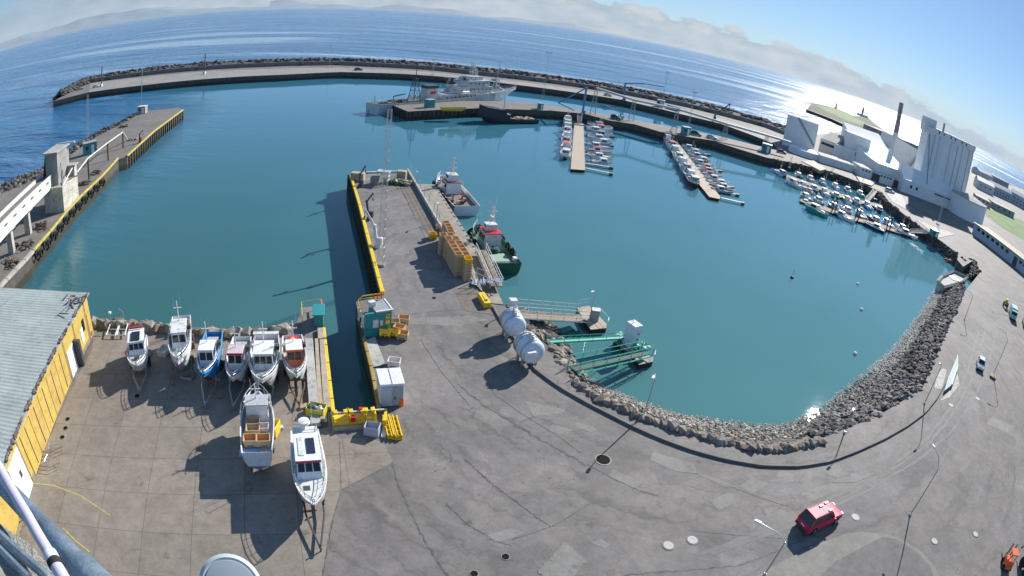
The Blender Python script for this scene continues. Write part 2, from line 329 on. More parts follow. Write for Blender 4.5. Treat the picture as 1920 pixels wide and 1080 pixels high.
    bp = N(t, 'ShaderNodeBump', i_Strength=0.35, i_Distance=0.02); t.links.new(f.outputs[0], bp.inputs['Height']); t.links.new(bp.outputs[0], b.inputs['Normal'])
    return m
ASPH = ground_mat('worn_asphalt', (0.135, 0.125, 0.118), (0.205, 0.19, 0.178))
SLAB = ground_mat('yard_concrete', (0.20, 0.172, 0.143), (0.265, 0.232, 0.197), False, ((4.22, 4.22), R(21.54), at(277, 925)[:2]))
ROADM = ground_mat('road_asphalt', (0.13, 0.125, 0.122), (0.20, 0.192, 0.184), True)
PAVE = ground_mat('paving', (0.13, 0.122, 0.12), (0.17, 0.16, 0.155), False, ((0.45, 0.45), R(-20), (0, 0)))
KERBC = ground_mat('kerb_concrete', (0.18, 0.178, 0.158), (0.235, 0.23, 0.205), False)
QUAYM = ground_mat('quay_deck', (0.15, 0.135, 0.122), (0.21, 0.19, 0.17), False)
BWM = ground_mat('breakwater_deck', (0.23, 0.215, 0.20), (0.31, 0.29, 0.27), False)

g = MB(); g.prism([(p.x, p.y) for p in LAND] + [(p.x, p.y) for p in far_r], -4, GZ, ASPH, CONCD); struct(g.build('ground'))
def sheet(name, pts, m, dz, z=GZ): 
    b = MB(); b.prism(P2(pts, z), 0, z+dz, m); b.v = b.v[:len(pts)]; k = [i for i, f in enumerate(b.f) if max(f) < len(pts)]; b.f = [b.f[i] for i in k]; b.m = [b.m[i] for i in k]
    return struct(b.build(name))
sheet('yard', [(176, 620), (400, 628), (553, 622), (590, 640), (606, 690), (620, 800), (635, 822), (700, 822), (722, 835), (738, 868), (640, 918), (618, 985), (604, 1085), (-30, 1100), (-60, 1000), (60, 905), (173, 655)], SLAB, 0.004)
sheet('quay_deck', [(-60, 396), (0, 369), (95, 329), (140, 288), (187, 257), (233, 234), (273, 211), (333, 204), (343, 207), (288, 247), (236, 294), (221, 300), (194, 329), (154, 367), (123, 400), (97, 433), (59, 473), (53, 483), (-2, 543), (-40, 580)], QUAYM, 0.004)
sheet('pier_deck', [(656, 328), (761, 323), (824, 431), (879, 527), (919, 571), (940, 584), (870, 588), (740, 592), (722, 560), (714, 555), (693, 467), (672, 385)], ground_mat('pier_concrete', (0.15, 0.14, 0.138), (0.215, 0.20, 0.195), True), 0.004)
sheet('breakwater_road', bw_near[2:-1] + [(170, 156), (267, 145), (383, 134), (500, 129.5), (640, 127), (702, 129), (807, 135), (890, 144), (1040, 162), (1165, 181), (1290, 209), (1352, 223), (1436, 250)], BWM, 0.004)
sheet('east_quay_deck', equay_near[3:] , QUAYM, 0.005)
road = [(1180, 1085), (1290, 1040), (1420, 985), (1500, 945), (1345, 900), (1500, 897), (1585, 880), (1650, 850), (1710, 812), (1752, 775), (1782, 720), (1805, 650), (1825, 590), (1850, 550), (1890, 532), (1930, 530),
        (1990, 560), (1920, 565), (1890, 590), (1872, 640), (1858, 700), (1845, 760), (1820, 810), (1780, 860), (1735, 900), (1700, 930), (1670, 960), (1640, 985), (1560, 1000), (1440, 1060), (1380, 1090)]
sheet('road', road, ROADM, 0.006)
# pavement corner with a kerb
pav = [(1395, 1095), (1470, 1052), (1540, 1018), (1590, 1001), (1620, 999), (1650, 1002), (1680, 1008), (1720, 1030), (1750, 1060), (1765, 1095)]
k = MB(); k.prism(P2(pav), GZ-.05, GZ+0.12, KERBC); struct(k.build('pavement'))
k = MB(); k.prism(P2([(1520, 1095), (1570, 1050), (1655, 1006), (1680, 1011), (1715, 1032), (1743, 1060), (1757, 1095)], GZ+.12), GZ+.1, GZ+0.124, PAVE); struct(k.build('pavement_bricks'))
sheet('headland', [(1514, 205), (1523, 193), (1565, 202.5), (1600, 217.5), (1625, 219), (1658, 246), (1640, 250), (1592, 236), (1560, 222)], mat('headland_heath', (0.09, 0.09, 0.05), .95, var=.5, scale=.02), .03)
# repair patches in the asphalt
PATCH = ground_mat('asphalt_patch', (0.18, 0.174, 0.16), (0.235, 0.225, 0.208), False)
for i, pl in enumerate([[(1225, 848), (1300, 868), (1308, 888), (1270, 884), (1218, 862)], [(1385, 912), (1410, 895), (1440, 906), (1412, 926)], [(1330, 938), (1370, 922), (1390, 938), (1347, 957)],
                        [(1080, 790), (1112, 799), (1118, 806), (1108, 812), (1078, 797)], [(1106, 1018), (1128, 1010), (1143, 1022), (1135, 1028)], [(1460, 884), (1488, 882), (1478, 893), (1455, 895)],
                        [(985, 752), (1060, 768), (1052, 776), (1000, 780)], [(1035, 795), (1075, 806), (1062, 818), (1030, 808)], [(1150, 880), (1205, 905), (1188, 915), (1140, 892)], [(745, 590), (770, 596), (880, 592), (915, 600), (860, 612), (748, 606)], [(1500, 925), (1560, 905), (1580, 915), (1525, 938)], [(905, 1005), (960, 990), (985, 1000), (930, 1018)], [(1860, 780), (1905, 800), (1890, 812), (1850, 795)], [(1302, 886), (1345, 898), (1385, 914), (1360, 913)]]):
    sheet('road_patch', pl, PATCH, 0.009)
cob = MB(); r2 = random.Random(3)
A_, B_, D_ = at(1010, 1072), at(1058, 1018), at(1098, 1052)
for i in range(9):
    for j in range(5):
        c = A_ + (B_-A_)*((i+.5)/9) + (D_-B_)*((j+.5)/5); n = 7; ps = []
        for q in range(n): a = 2*math.pi*q/n; rr = (0.26+0.16*r2.random()); ps.append((c.x+rr*math.cos(a), c.y+rr*math.sin(a)))
        cob.prism(ps, GZ+0.008, GZ+0.02+0.01*r2.random(), PATCH)
struct(cob.build('broken_paving'))

# dark seams and tyre marks worn into the asphalt
TAR = mat('tar_seam', (0.125, 0.116, 0.109), .85, var=.6, scale=1.2)
def seam(pts, w, m=TAR, wob=.75, z=.0125):
    P = [lerp_poly(P2(pts), i/60) for i in range(61)]; b_ = MB(); A, B = [], []; rn_ = random.Random(int(pts[0][0]))
    for i, p in enumerate(P):
        d = (P[min(60, i+1)]-P[max(0, i-1)]).normalized(); nrm = Vector((-d.y, d.x, 0)); ww = .6*w*(1-wob+2*wob*rn_.random())/2; o_ = nrm*w*wob*(rn_.random()-.5)
        A.append(p+o_+nrm*ww+Vector((0, 0, z))); B.append(p+o_-nrm*ww+Vector((0, 0, z)))
    b_.strip(A, B, m); struct(b_.build('asphalt_seam'))
for pts, w in (([(736, 866), (745, 905), (770, 960), (800, 1020), (840, 1082)], .22), ([(604, 1085), (622, 985), (640, 918), (636, 830)], .12), ([(640, 918), (690, 893), (738, 866)], .10), ([(858, 720), (905, 758), (960, 791), (1010, 822), (1060, 850), (1100, 873)], .30), ([(870, 860), (920, 905), (980, 950), (1032, 988)], .22),
               ([(836, 944), (880, 985), (930, 1015), (960, 1022)], .18), ([(1100, 870), (1150, 898), (1200, 920), (1235, 930)], .14), ([(1005, 785), (1000, 781), (975, 792)], .12), ([(740, 592), (830, 583), (885, 580), (925, 592)], .14), ([(900, 700), (930, 742), (985, 780), (1050, 820), (1090, 850)], .12), ([(960, 1012), (1040, 985), (1100, 948), (1110, 942)], .10),
               ([(800, 590), (790, 640), (830, 700), (880, 760)], .10), ([(1560, 905), (1600, 905), (1640, 890), (1700, 860), (1750, 820)], .12), ([(1170, 1078), (1280, 1070), (1390, 1060), (1440, 1040), (1500, 1015)], .22), ([(1290, 995), (1400, 1005), (1500, 1012)], .08), ([(1350, 905), (1430, 935), (1480, 950)], .10), ([(1490, 990), (1555, 945), (1605, 915)], .10)): seam(pts, w)
TYM = mat('tyre_polished', (0.135, 0.127, 0.122), .75, var=.3, scale=.5)
for off in (0, 12, 34): seam([(1300+off, 1040), (1400+off, 1005), (1500+off, 965), (1600+off, 915), (1680+off, 868), (1740+off, 820), (1775+off, 775), (1810+off, 710), (1835+off, 620)], .5, TYM, .5, .0105+off*.0001)
# ---- water: one sheet from the basin to the horizon; a painted 'calm' mask separates basin from sea
def inside(pt, poly):
    x, y = pt; c = False; n = len(poly)
    for i in range(n):
        x1, y1 = poly[i][0], poly[i][1]; x2, y2 = poly[i-1][0], poly[i-1][1]
        if (y1 > y) != (y2 > y) and x < (x2-x1)*(y-y1)/(y2-y1)+x1: c = not c
    return c
basin = P2([(40, 500), (250, 300), (345, 205), (250, 175), (400, 143), (640, 131), (890, 145), (1165, 183), (1436, 255)], 0) + [Vector((130, 290, 0)), Vector((200, 220, 0)), Vector((260, 60, 0)), Vector((260, -150, 0)), Vector((-160, -150, 0)), Vector((-160, 0, 0)), Vector((-75, 50, 0))]
xs = [-60000, -20000, -6000, -2000, -900, -600] + [-450+15*i for i in range(68)] + [620, 800, 1100, 2000, 6000, 20000, 60000]
ys = [-2000, -300] + [0+15*i for i in range(34)] + [540, 620, 760, 1000, 2000, 6000, 20000, 60000]
vs = [(x, y, 0.0) for y in ys for x in xs]; nx = len(xs)
fs = [(j*nx+i, j*nx+i+1, (j+1)*nx+i+1, (j+1)*nx+i) for j in range(len(ys)-1) for i in range(nx-1)]
me = bpy.data.meshes.new('sea'); me.from_pydata(vs, [], fs); sea = struct(bpy.data.objects.new('sea', me)); C.objects.link(sea)
cal = [1.0 if inside((x, y), basin) else 0.0 for x, y, z in vs]
for _ in range(2):
    c2 = cal[:]
    for j in range(1, len(ys)-1):
        for i in range(1, nx-1): q = j*nx+i; c2[q] = (cal[q]*2+cal[q-1]+cal[q+1]+cal[q-nx]+cal[q+nx])/6
    cal = c2
at_ = me.attributes.new('calm', 'FLOAT', 'POINT'); at_.data.foreach_set('value', cal)
wm = bpy.data.materials.new('sea_water'); wm.use_nodes = True; t = wm.node_tree; b = t.nodes['Principled BSDF']; me.materials.append(wm)
ca = N(t, 'ShaderNodeAttribute'); ca.attribute_name = 'calm'; calm = ca.outputs['Fac']
tc = N(t, 'ShaderNodeTexCoord'); op = tc.outputs['Object']
b.inputs['IOR'].default_value = 1.33; b.inputs['Specular IOR Level'].default_value = 0.5
def wn_(rot, sc, scale, det, dist=0.0):
    mp = N(t, 'ShaderNodeMapping'); mp.inputs['Rotation'].default_value = (0, 0, R(rot)); mp.inputs['Scale'].default_value = (*sc, 1); t.links.new(op, mp.inputs[0])
    n = N(t, 'ShaderNodeTexNoise', i_Scale=scale, i_Detail=det, i_Roughness=0.6, i_Distortion=dist); t.links.new(mp.outputs[0], n.inputs['Vector']); return n.outputs[0]
swell = wn_(35, (0.35, 1.0), 0.09, 4.0, 0.3); chop = wn_(20, (0.5, 1.0), 0.45, 8.0); rip = wn_(60, (0.6, 1.0), 1.6, 4.0)
streak = wn_(8, (0.05, 0.42), 0.012, 7.0, 1.2)
sx3 = N(t, 'ShaderNodeSeparateXYZ'); t.links.new(op, sx3.inputs[0])
wp = M_(t, 'MULTIPLY', M_(t, 'MULTIPLY_ADD', sx3.outputs[0], -0.011, 0.40, clamp=True), wn_(10, (.4, 1), 0.02, 3.0))      # wind patches on the open left half of the basin
b1 = N(t, 'ShaderNodeBump', i_Distance=1.0); t.links.new(M_(t, 'MULTIPLY_ADD', calm, M_(t, 'MULTIPLY_ADD', wp, 0.012, -0.987), 1.0), b1.inputs['Strength'])
t.links.new(M_(t, 'ADD', M_(t, 'ADD', M_(t, 'MULTIPLY', swell, 2.2), M_(t, 'MULTIPLY', wn_(30, (0.3, 1.0), 0.02, 5.0, 0.5), M_(t, 'MULTIPLY_ADD', calm, -9.0, 9.0))), M_(t, 'MULTIPLY', chop, 0.75)), b1.inputs['Height'])
b2 = N(t, 'ShaderNodeBump', i_Distance=0.02, i_Strength=0.35); t.links.new(M_(t, 'MULTIPLY_ADD', calm, M_(t, 'MULTIPLY_ADD', wp, 0.25, -0.34), 0.38), b2.inputs['Strength']); t.links.new(rip, b2.inputs['Height']); t.links.new(b1.outputs[0], b2.inputs['Normal']); t.links.new(b2.outputs[0], b.inputs['Normal'])
t.links.new(M_(t, 'MULTIPLY_ADD', calm, -0.145, 0.16), b.inputs['Roughness'])
big = wn_(0, (1, 1), 0.02, 3.0)
deep = MIXC(t, big, (0.014, 0.105, 0.24), (0.026, 0.16, 0.33)); harb = MIXC(t, M_(t, 'ADD', M_(t, 'MULTIPLY_ADD', sx3.outputs[0], 0.0085, 0.42), M_(t, 'MULTIPLY', M_(t, 'SUBTRACT', big, 0.5), 0.7), clamp=True), (0.036, 0.122, 0.124), (0.088, 0.228, 0.238))
harb = MIXC(t, M_(t, 'MULTIPLY_ADD', sx3.outputs[1], 0.0052, -0.33, clamp=True), harb, (0.040, 0.165, 0.255))      # basin colour turns bluer away from the yards
wl_ = wn_(28, (0.18, 1.0), 0.035, 7.0, 0.8)
deep = MIXC(t, 1.0, deep, MIXC(t, M_(t, 'MULTIPLY', M_(t, 'SUBTRACT', wl_, 0.32), 2.8, clamp=True), (0.55, 0.6, 0.68), (1.5, 1.4, 1.3)), 'MULTIPLY')  # light and dark faces of the swell put into the sea colour
col = MIXC(t, calm, deep, harb)
# swell lines and foam drifting on the open sea
fo = M_(t, 'MULTIPLY', M_(t, 'MULTIPLY', M_(t, 'SUBTRACT', streak, 0.53), 9.0, clamp=True), M_(t, 'MULTIPLY', M_(t, 'SUBTRACT', chop, 0.33), 4.0, clamp=True))
fo = M_(t, 'MULTIPLY', fo, M_(t, 'MULTIPLY_ADD', calm, -4.0, 1.0, clamp=True))
col = MIXC(t, M_(t, 'MULTIPLY', fo, 0.7), col, (0.50, 0.58, 0.60))
t.links.new(col, b.inputs['Base Color'])
t.links.new(M_(t, 'ADD', M_(t, 'MULTIPLY_ADD', calm, -0.145, 0.16), M_(t, 'MULTIPLY', fo, 0.6), clamp=True), b.inputs['Roughness'])

# ---- mountains across the bay
mr = random.Random(11)
def ridge(name, az0, az1, dist, hf, m):
    b = MB(); n = 160; F = []; T = []; Bk = []
    for i in range(n+1):
        a = R(az0 + (az1-az0)*i/n); h = hf(i/n)
        F.append((math.sin(a)*dist, math.cos(a)*dist, -5)); T.append((math.sin(a)*(dist+2200), math.cos(a)*(dist+2200), h)); Bk.append((math.sin(a)*(dist+6000), math.cos(a)*(dist+6000), -5))
    Mid = [((f[0]*.45+t_[0]*.55), (f[1]*.45+t_[1]*.55), t_[2]*0.5) for i_, (f, t_) in enumerate(zip(F, T))]
    b.strip(F, Mid, m); b.strip(Mid, T, m); b.strip(T, Bk, m); return struct(b.build(name, smooth=True))
MT = mat('hazy_mountain', (0.20, 0.25, 0.29), 0.95, var=0.3, scale=0.0012)  # distance haze put into the colour: lighter and bluer than bare rock
def hf1(s):
    q = 0; 
    for k, a in ((3, .5), (7, .28), (17, .14), (41, .07)): q += a*math.sin(s*k*2.1+k*1.7)
    env = math.sin(math.pi*min(1, s*1.02))**0.6
    return max(20, env*(330+230*q))
ridge('mountains', -64, -22, 21000, hf1, MT)
ridge('far_hills', -26, 14, 26000, lambda s: max(12, (250*(1-s)+90)*(0.75+0.35*math.sin(s*19+1)+0.2*math.sin(s*47)) * (1 if s < .93 else (1-s)/.07)), MT)
# haze over the bay
hz = MB(); hz.box((0, 0, 394), (64000, 64000, 798), bpy.data.materials.new('haze_air')); ho = hz.build('haze'); ho['kind'] = 'stuff'
hm = hz.mats[0]; hm.use_nodes = True; hm.node_tree.nodes.clear()
pv = N(hm.node_tree, 'ShaderNodeVolumePrincipled'); pv.inputs['Color'].default_value = (0.72, 0.85, 1.0, 1); pv.inputs['Density'].default_value = 2.0e-5; pv.inputs['Anisotropy'].default_value = 0.0
mo = N(hm.node_tree, 'ShaderNodeOutputMaterial'); hm.node_tree.links.new(pv.outputs[0], mo.inputs['Volume'])

# ---- rock armour
ROCK = mat('basalt_rock', (0.085, 0.078, 0.072), 0.9, var=0.55, scale=0.7, bump=0.6, bscale=3)
ROCKB = mat('brown_boulder', (0.20, 0.155, 0.125), 0.9, var=0.4, scale=0.9, bump=0.6, bscale=3)
ROCKG = mat('grey_rock', (0.20, 0.19, 0.18), 0.85, var=0.4, scale=0.8, bump=0.6, bscale=3)
ROCKP = mat('pale_boulder', (0.30, 0.27, 0.23), 0.9, var=0.4, scale=0.9, bump=0.6, bscale=3)
WEED = mat('pale_wrack', (0.30, 0.28, 0.24), 0.8, var=0.5, scale=2, bump=0.5)
WEEDP = mat('bleached_wrack', (0.50, 0.46, 0.42), 0.8, var=0.4, scale=2); WEEDB = mat('brown_wrack', (0.20, 0.16, 0.10), 0.8, var=0.4, scale=2)
ICO = None
def ico():
    global ICO
    if ICO is None:
        f = (1+5**.5)/2; v = [(-1, f, 0), (1, f, 0), (-1, -f, 0), (1, -f, 0), (0, -1, f), (0, 1, f), (0, -1, -f), (0, 1, -f), (f, 0, -1), (f, 0, 1), (-f, 0, -1), (-f, 0, 1)]
        ICO = ([Vector(q).normalized() for q in v], [(0, 11, 5), (0, 5, 1), (0, 1, 7), (0, 7, 10), (0, 10, 11), (1, 5, 9), (5, 11, 4), (11, 10, 2), (10, 7, 6), (7, 1, 8), (3, 9, 4), (3, 4, 2), (3, 2, 6), (3, 6, 8), (3, 8, 9), (4, 9, 5), (2, 4, 11), (6, 2, 10), (8, 6, 7), (9, 8, 1)])
    return ICO
def rock(b, c, r, m, rn, flat=0.75):
    v, f = ico(); e = Matrix.Rotation(rn.random()*6.28, 3, 'Z') @ Matrix.Rotation(rn.random()*6.28, 3, 'X')
    sx_, sy_, sz_ = r*(0.75+0.6*rn.random()), r*(0.7+0.5*rn.random()), r*flat*(0.7+0.5*rn.random())
    out = []
    for q in v:
        w = e @ q; k = 0.75+0.45*rn.random(); out.append((c[0]+w.x*sx_*k, c[1]+w.y*sy_*k, c[2]+w.z*sz_*k))
    b.add(out, f, m)
def plen(P): return sum((Vector(P[i])-Vector(P[i-1])).length for i in range(1, len(P)))
def bank(name, top, bot, n, r0, r1, ms, zt=GZ, zb=-0.4, seed=1, kmax=1.0):
    """sloping revetment: a solid bank below and loose rock over it"""
    rn = random.Random(seed); b = MB(); T = [lerp_poly(top, i/40) for i in range(41)]; B = [lerp_poly(bot, i/40) for i in range(41)]
    T2 = [Vector((p.x, p.y, zt-0.25)) for p in T]; B2 = [Vector((p.x, p.y, zb)) for p in B]; b.strip(T2, B2, ms[0])
    for i in range(n):
        s = rn.random(); k = rn.random()*kmax; a, c = lerp_poly(T2, s), lerp_poly(B2, s); p = a.lerp(c, k); rock(b, p+Vector((0, 0, 0.15)), r0+(r1-r0)*rn.random()**1.5, rn.choice(ms), rn)
    o = b.build(name); o['kind'] = 'stuff'; return o
ls = P2(landside[:18]); ws = P2(waterside, 0)
i0 = 10
bank('rock_armour', ls[10:18]+[at(1808, 528)], ws[9:], 2300, 0.32, 0.74, [ROCK, ROCK, ROCK, ROCKB, ROCKG], seed=2, kmax=.80)
# wrack-covered pebbles at the waterline
def inner(A, B, k): return [Vector(a).lerp(Vector(c), k) for a, c in zip(A, B)]
Lr = [lerp_poly(ls[:18], i/60) for i in range(61)]; Wr = [lerp_poly(ws, i/60) for i in range(61)]
wb = MB(); rn = random.Random(5)
for i in range(9500):
    s = rn.random(); a, c = lerp_poly(Lr, s), lerp_poly(Wr, s); k = 0.74+0.40*rn.random()**1.1 if s > .45 else 0.25+0.85*rn.random()**.8
    p = Vector((a.x+(c.x-a.x)*k, a.y+(c.y-a.y)*k, max(-0.1, (1-k)*3.2)+0.05)); rock(wb, p, 0.08+0.13*rn.random(), rn.choice([WEED, WEED, WEEDP, WEEDB, ROCKB] if s < .45 else [WEED, WEEDP, WEEDP, WEEDB]), rn, 0.6)
o = wb.build('shore_pebbles'); o['kind'] = 'stuff'
bk = MB(); bk.strip([Vector((p.x, p.y, GZ-.3)) for p in Lr], [Vector((p.x, p.y, -0.5)) for p in Wr], mat('shore_gravel', (0.16, 0.14, 0.12), 0.9, var=0.4, scale=1, bump=0.6)); struct(bk.build('shore'))
bank('rock_armour', P2([(1838, 510), (1828, 486), (1810, 490), (1800, 480), (1797, 477), (1765, 452), (1725, 425), (1690, 398), (1668, 380), (1655, 362)]), P2([(1812, 524), (1806, 507), (1790, 498), (1772, 492), (1768, 478), (1725, 443), (1694, 418), (1663, 394), (1640, 372), (1605, 350)], 0), 800, 0.5, 1.0, [ROCK, ROCK, ROCKB], seed=3)
# sea side of the breakwater: a rock mound higher than the deck
bf = P2(bw_far[0:], GZ); sw = P2([(100, 188), (130, 166), (150, 152), (260, 133), (380, 122), (500, 117), (640, 114.5), (702, 117), (765, 120), (890, 129), (1040, 146), (1165, 164), (1290, 188), (1352, 203), (1436, 228), (1480, 244)], 0)
bm = MB(); rn = random.Random(9)
T = [lerp_poly(bf, i/80) for i in range(81)]; Wt = [lerp_poly(sw, i/80) for i in range(81)]
M1 = [Vector((a.x*.75+c.x*.25, a.y*.75+c.y*.25, 5.2)) for a, c in zip(T, Wt)]
bm.strip([Vector((a.x, a.y, GZ-.2)) for a in T], M1, ROCK); bm.strip(M1, [Vector((c.x, c.y, -1)) for c in Wt], ROCK)
for i in range(2600):
    s = rn.random(); a, c = lerp_poly(T, s), lerp_poly(Wt, s); k = rn.random(); z = 3.4+1.9*min(1, k*4) if k < .25 else 5.3*(1-(k-.25)/.75)
    rock(bm, (a.x+(c.x-a.x)*k, a.y+(c.y-a.y)*k, z+0.2), 0.9+1.1*rn.random(), ROCK, rn)
o = bm.build('breakwater_rocks'); o['kind'] = 'stuff'
# west quay's sea side
bank('rock_armour', P2([(-60, 392), (0, 365), (95, 325), (140, 284), (187, 253), (233, 230), (273, 208)]), P2([(-70, 375), (0, 345), (85, 312), (135, 276), (180, 249), (228, 226), (268, 206)], 0), 900, 0.5, 1.1, [ROCK, ROCKB, ROCK], seed=4)
# rough ground and dead reeds under the gangways
bank('shore_rubble', P2([(945, 573), (962, 590), (1000, 628), (1030, 650), (1052, 680), (1078, 714)]), P2([(985, 578), (1010, 592), (1045, 612), (1062, 640), (1075, 668), (1098, 708)], 0), 500, 0.3, 0.7, [ROCK, ROCKB, WEED], seed=6)
# east quay root bank below the factory
bank('rock_armour', P2([(1655, 362), (1620, 345), (1560, 322), (1500, 308), (1450, 298)]), P2([(1612, 356), (1595, 350), (1550, 333), (1490, 320), (1448, 311)], 0), 300, 0.5, 1.0, [ROCK, ROCKB], seed=8)
# ================================================================ helpers for built things
def zup(base, px, py):
    """height on the plumb line over a ground point that the sight line (px, py) meets"""
    q = at(px, py, HC-1.0) if False else None
    x = (px - 960)*36/1920; y = (540 - py)*36/1920; r = math.hypot(x, y)+1e-9; th = r*(K1 + r*(K2 + r*(K3 + r*K4)))
    d = CAMROT @ Vector((math.sin(th)*x/r, math.sin(th)*y/r, -math.cos(th)))
    return HC + d.z/math.hypot(d.x, d.y)*math.hypot(base.x, base.y)
def frame(name, label, cat, A, B, group=None):
    """an Empty at A whose x axis points to B; returns it and the length"""
    L = math.hypot(B[0]-A[0], B[1]-A[1]); return thing(name, label, cat, (A[0], A[1], A[2] if len(A) > 2 else GZ), ang(A, B), group), L
def loc_in(o, p):
    c, s = math.cos(-o.rotation_euler.z), math.sin(-o.rotation_euler.z); dx, dy = p[0]-o.location.x, p[1]-o.location.y
    return Vector((dx*c-dy*s, dx*s+dy*c, p[2]-o.location.z))
def lattice(b, w, h, m, z0=0.0, seg=1.6, r=0.05, taper=0.6, c=(0, 0)):
    n = max(3, int(h/seg)); cs = [(-1, -1), (1, -1), (1, 1), (-1, 1)]
    def pt(i, k): f = i/n; ww = w/2*(1-(1-taper)*f); return (c[0]+cs[k][0]*ww, c[1]+cs[k][1]*ww, z0+h*f)
    for k in range(4): b.tube([pt(0, k), pt(n, k)], r, m, 4)
    for i in range(n):
        for k in range(4):
            b.tube([pt(i, k), pt(i+1, (k+1) % 4)], r*0.6, m, 3, False); b.tube([pt(i+1, k), pt(i+1, (k+1) % 4)], r*0.6, m, 3, False)
    return b
# ================================================================ QUAY FURNITURE AND BUILDINGS
# ---- yellow warehouse
A = at(176, 625); B = at(63, 903); u = (B-A).normalized()
wl = (B-A).length
near = A + u*(wl*1.75)
wh, L = frame('warehouse', 'long yellow warehouse with a pale ribbed metal roof beside the boat yard', 'warehouse', A, near)
ze = zup(A, 163, 553) - GZ
# the far gable is at local x=0; the building lies on the side away from the yard
sgn = 1 if loc_in(wh, at(60, 640)).y > 0 else -1
Wd = 15.0
WY = paint('yellow_cladding', (0.52, 0.37, 0.09), 0.6, 0.3, scale=0.5, var=0.15)
WYD = paint('ochre_door', (0.52, 0.36, 0.10), 0.6, 0.3, scale=0.5, var=0.2)
rm = mat('ribbed_roof', (0.33, 0.375, 0.36), 0.6, 0.0, var=0.18, scale=0.25, dirt=0.25)
t = rm.node_tree; bs = t.nodes['Principled BSDF']; tcx = N(t, 'ShaderNodeTexCoord'); sp = N(t, 'ShaderNodeSeparateXYZ'); t.links.new(tcx.outputs['Object'], sp.inputs[0])
wv = M_(t, 'SINE', M_(t, 'MULTIPLY', sp.outputs[0], 2*math.pi/0.55)); bp = N(t, 'ShaderNodeBump', i_Strength=0.6, i_Distance=0.035); t.links.new(wv, bp.inputs['Height']); t.links.new(bp.outputs[0], bs.inputs['Normal'])
b = MB(); b.prism([(0, 0), (L, 0), (L, sgn*2*Wd), (0, sgn*2*Wd)], 0, ze-0.02, WY); b.add([(0.01, 0, ze), (0.01, sgn*2*Wd, ze), (0.01, sgn*Wd, ze+.9)], [(0, 1, 2)], WY); b.build('wall', wh)
b = MB()
for s0, s1 in ((0, 1), (2, 1)):
    y0, y1 = sgn*Wd*s0 - (sgn*0.35 if s0 == 0 else -sgn*0.35), sgn*Wd*s1; z0, z1 = ze+0.02, ze+1.0
    b.add([(-0.35, y0, z0), (L, y0, z0), (L, y1, z1), (-0.35, y1, z1), (-0.35, y0, z0+.12), (L, y0, z0+.12), (L, y1, z1+.12), (-0.35, y1, z1+.12)],
          [(0, 1, 2, 3), (4, 5, 6, 7), (0, 1, 5, 4), (1, 2, 6, 5), (3, 0, 4, 7), (2, 3, 7, 6)], rm)
rf = b.build('roof', wh)
b = MB(); rn = random.Random(3)
for i in range(150):
    x = rn.random()*L; b.box((x, -sgn*(0.30+0.1*rn.random())+sgn*0.12, ze+0.22), (0.3+0.6*rn.random(), 0.22, 0.10+.1*rn.random()), rn.choice([WOOD, ROCKB, RUST]), rz=rn.random()*0.6)
b.box((L/2, -sgn*.22, ze+.12), (L, .16, .10), GREYP)
gd = b.build('gutter_debris', rf); 
b = MB(); 
for i in range(2):
    x0 = 4+i*24; b.add([(x0, sgn*(Wd-3.2), ze+.98), (x0+18, sgn*(Wd-3.2), ze+.98), (x0+18, sgn*(Wd-.9), ze+1.16), (x0, sgn*(Wd-.9), ze+1.16)], [(0, 1, 2, 3)], mat('skylight_sheet', (0.24, 0.22, 0.25), 0.4, var=0.3))
b.build('skylight', rf)
b = MB()
for i in range(14): 
    x = 0.6+rn.random()*4.5; y = sgn*(0.2+rn.random()*2.4); a = rn.random()*3.1; z = ze+0.3+abs(y)*0.08; ln = 0.5+rn.random()
    b.tube([(x, y, z), (x+ln*math.cos(a), y+ln*math.sin(a), z+0.25*rn.random())], 0.06+.05*rn.random(), rn.choice([DWOOD, STEEL, WOOD]), 5)
b.tube([(0.6, sgn*.4, ze+.35), (3.0, sgn*1.3, ze+.42), (5.4, sgn*2.0, ze+.5)], .05, STEEL, 5)
tag(b.build('scrap_heap'), 'jumble of bent scrap pipes lying on the corner of the warehouse roof', 'scrap').matrix_world = Matrix.Translation(wh.location) @ Matrix.Rotation(wh.rotation_euler.z, 4, 'Z')
def wpart(nm, x0, x1, z0, z1, m, dep=0.06, lab=None):
    b = MB(); b.box(((x0+x1)/2, -sgn*dep/2, (z0+z1)/2), (x1-x0, dep, z1-z0), m); return b.build(nm, wh, lab)
def wx(px, py): return loc_in(wh, at(px, py)).x
xs_ = [wx(176, 625), wx(132, 710), wx(120, 735), wx(97, 817), wx(63, 903)]
k_ = xs_[1]/xs_[0] if xs_[0] else 1
d1 = wpart('door', 0.5, 1.2, 0.0, ze*0.62, WYD, lab='narrow pale yellow door'); w1 = wpart('window', 2.4, 3.1, ze*.40, ze*.68, GLASS); wpart('shutter', 3.2, 4.0, ze*.22, ze*.55, WHITE)
d2 = wpart('door', xs_[1]-2.3, xs_[1]-0.2, 0, ze*.60, WHITE, 0.08, 'white roller door'); wpart('door', xs_[1]-2.9, xs_[1]-2.4, 0, ze*.62, DGREY, 0.9, 'open dark door leaf')
for i in range(5):
    x0 = xs_[1]+0.5+i*(xs_[4]-xs_[1]-1.2)/5; x1 = x0+(xs_[4]-xs_[1]-1.2)/5-0.12; o = wpart('door', x0, x1, 0.05, ze*.88, WYD if i % 2 else WY, 0.1, 'tall sliding yellow door')
    b = MB(); b.box(((x1+x0)/2, -sgn*0.13, ze*.46), (0.06, 0.05, ze*.8), DGREY); b.build('rail', o)
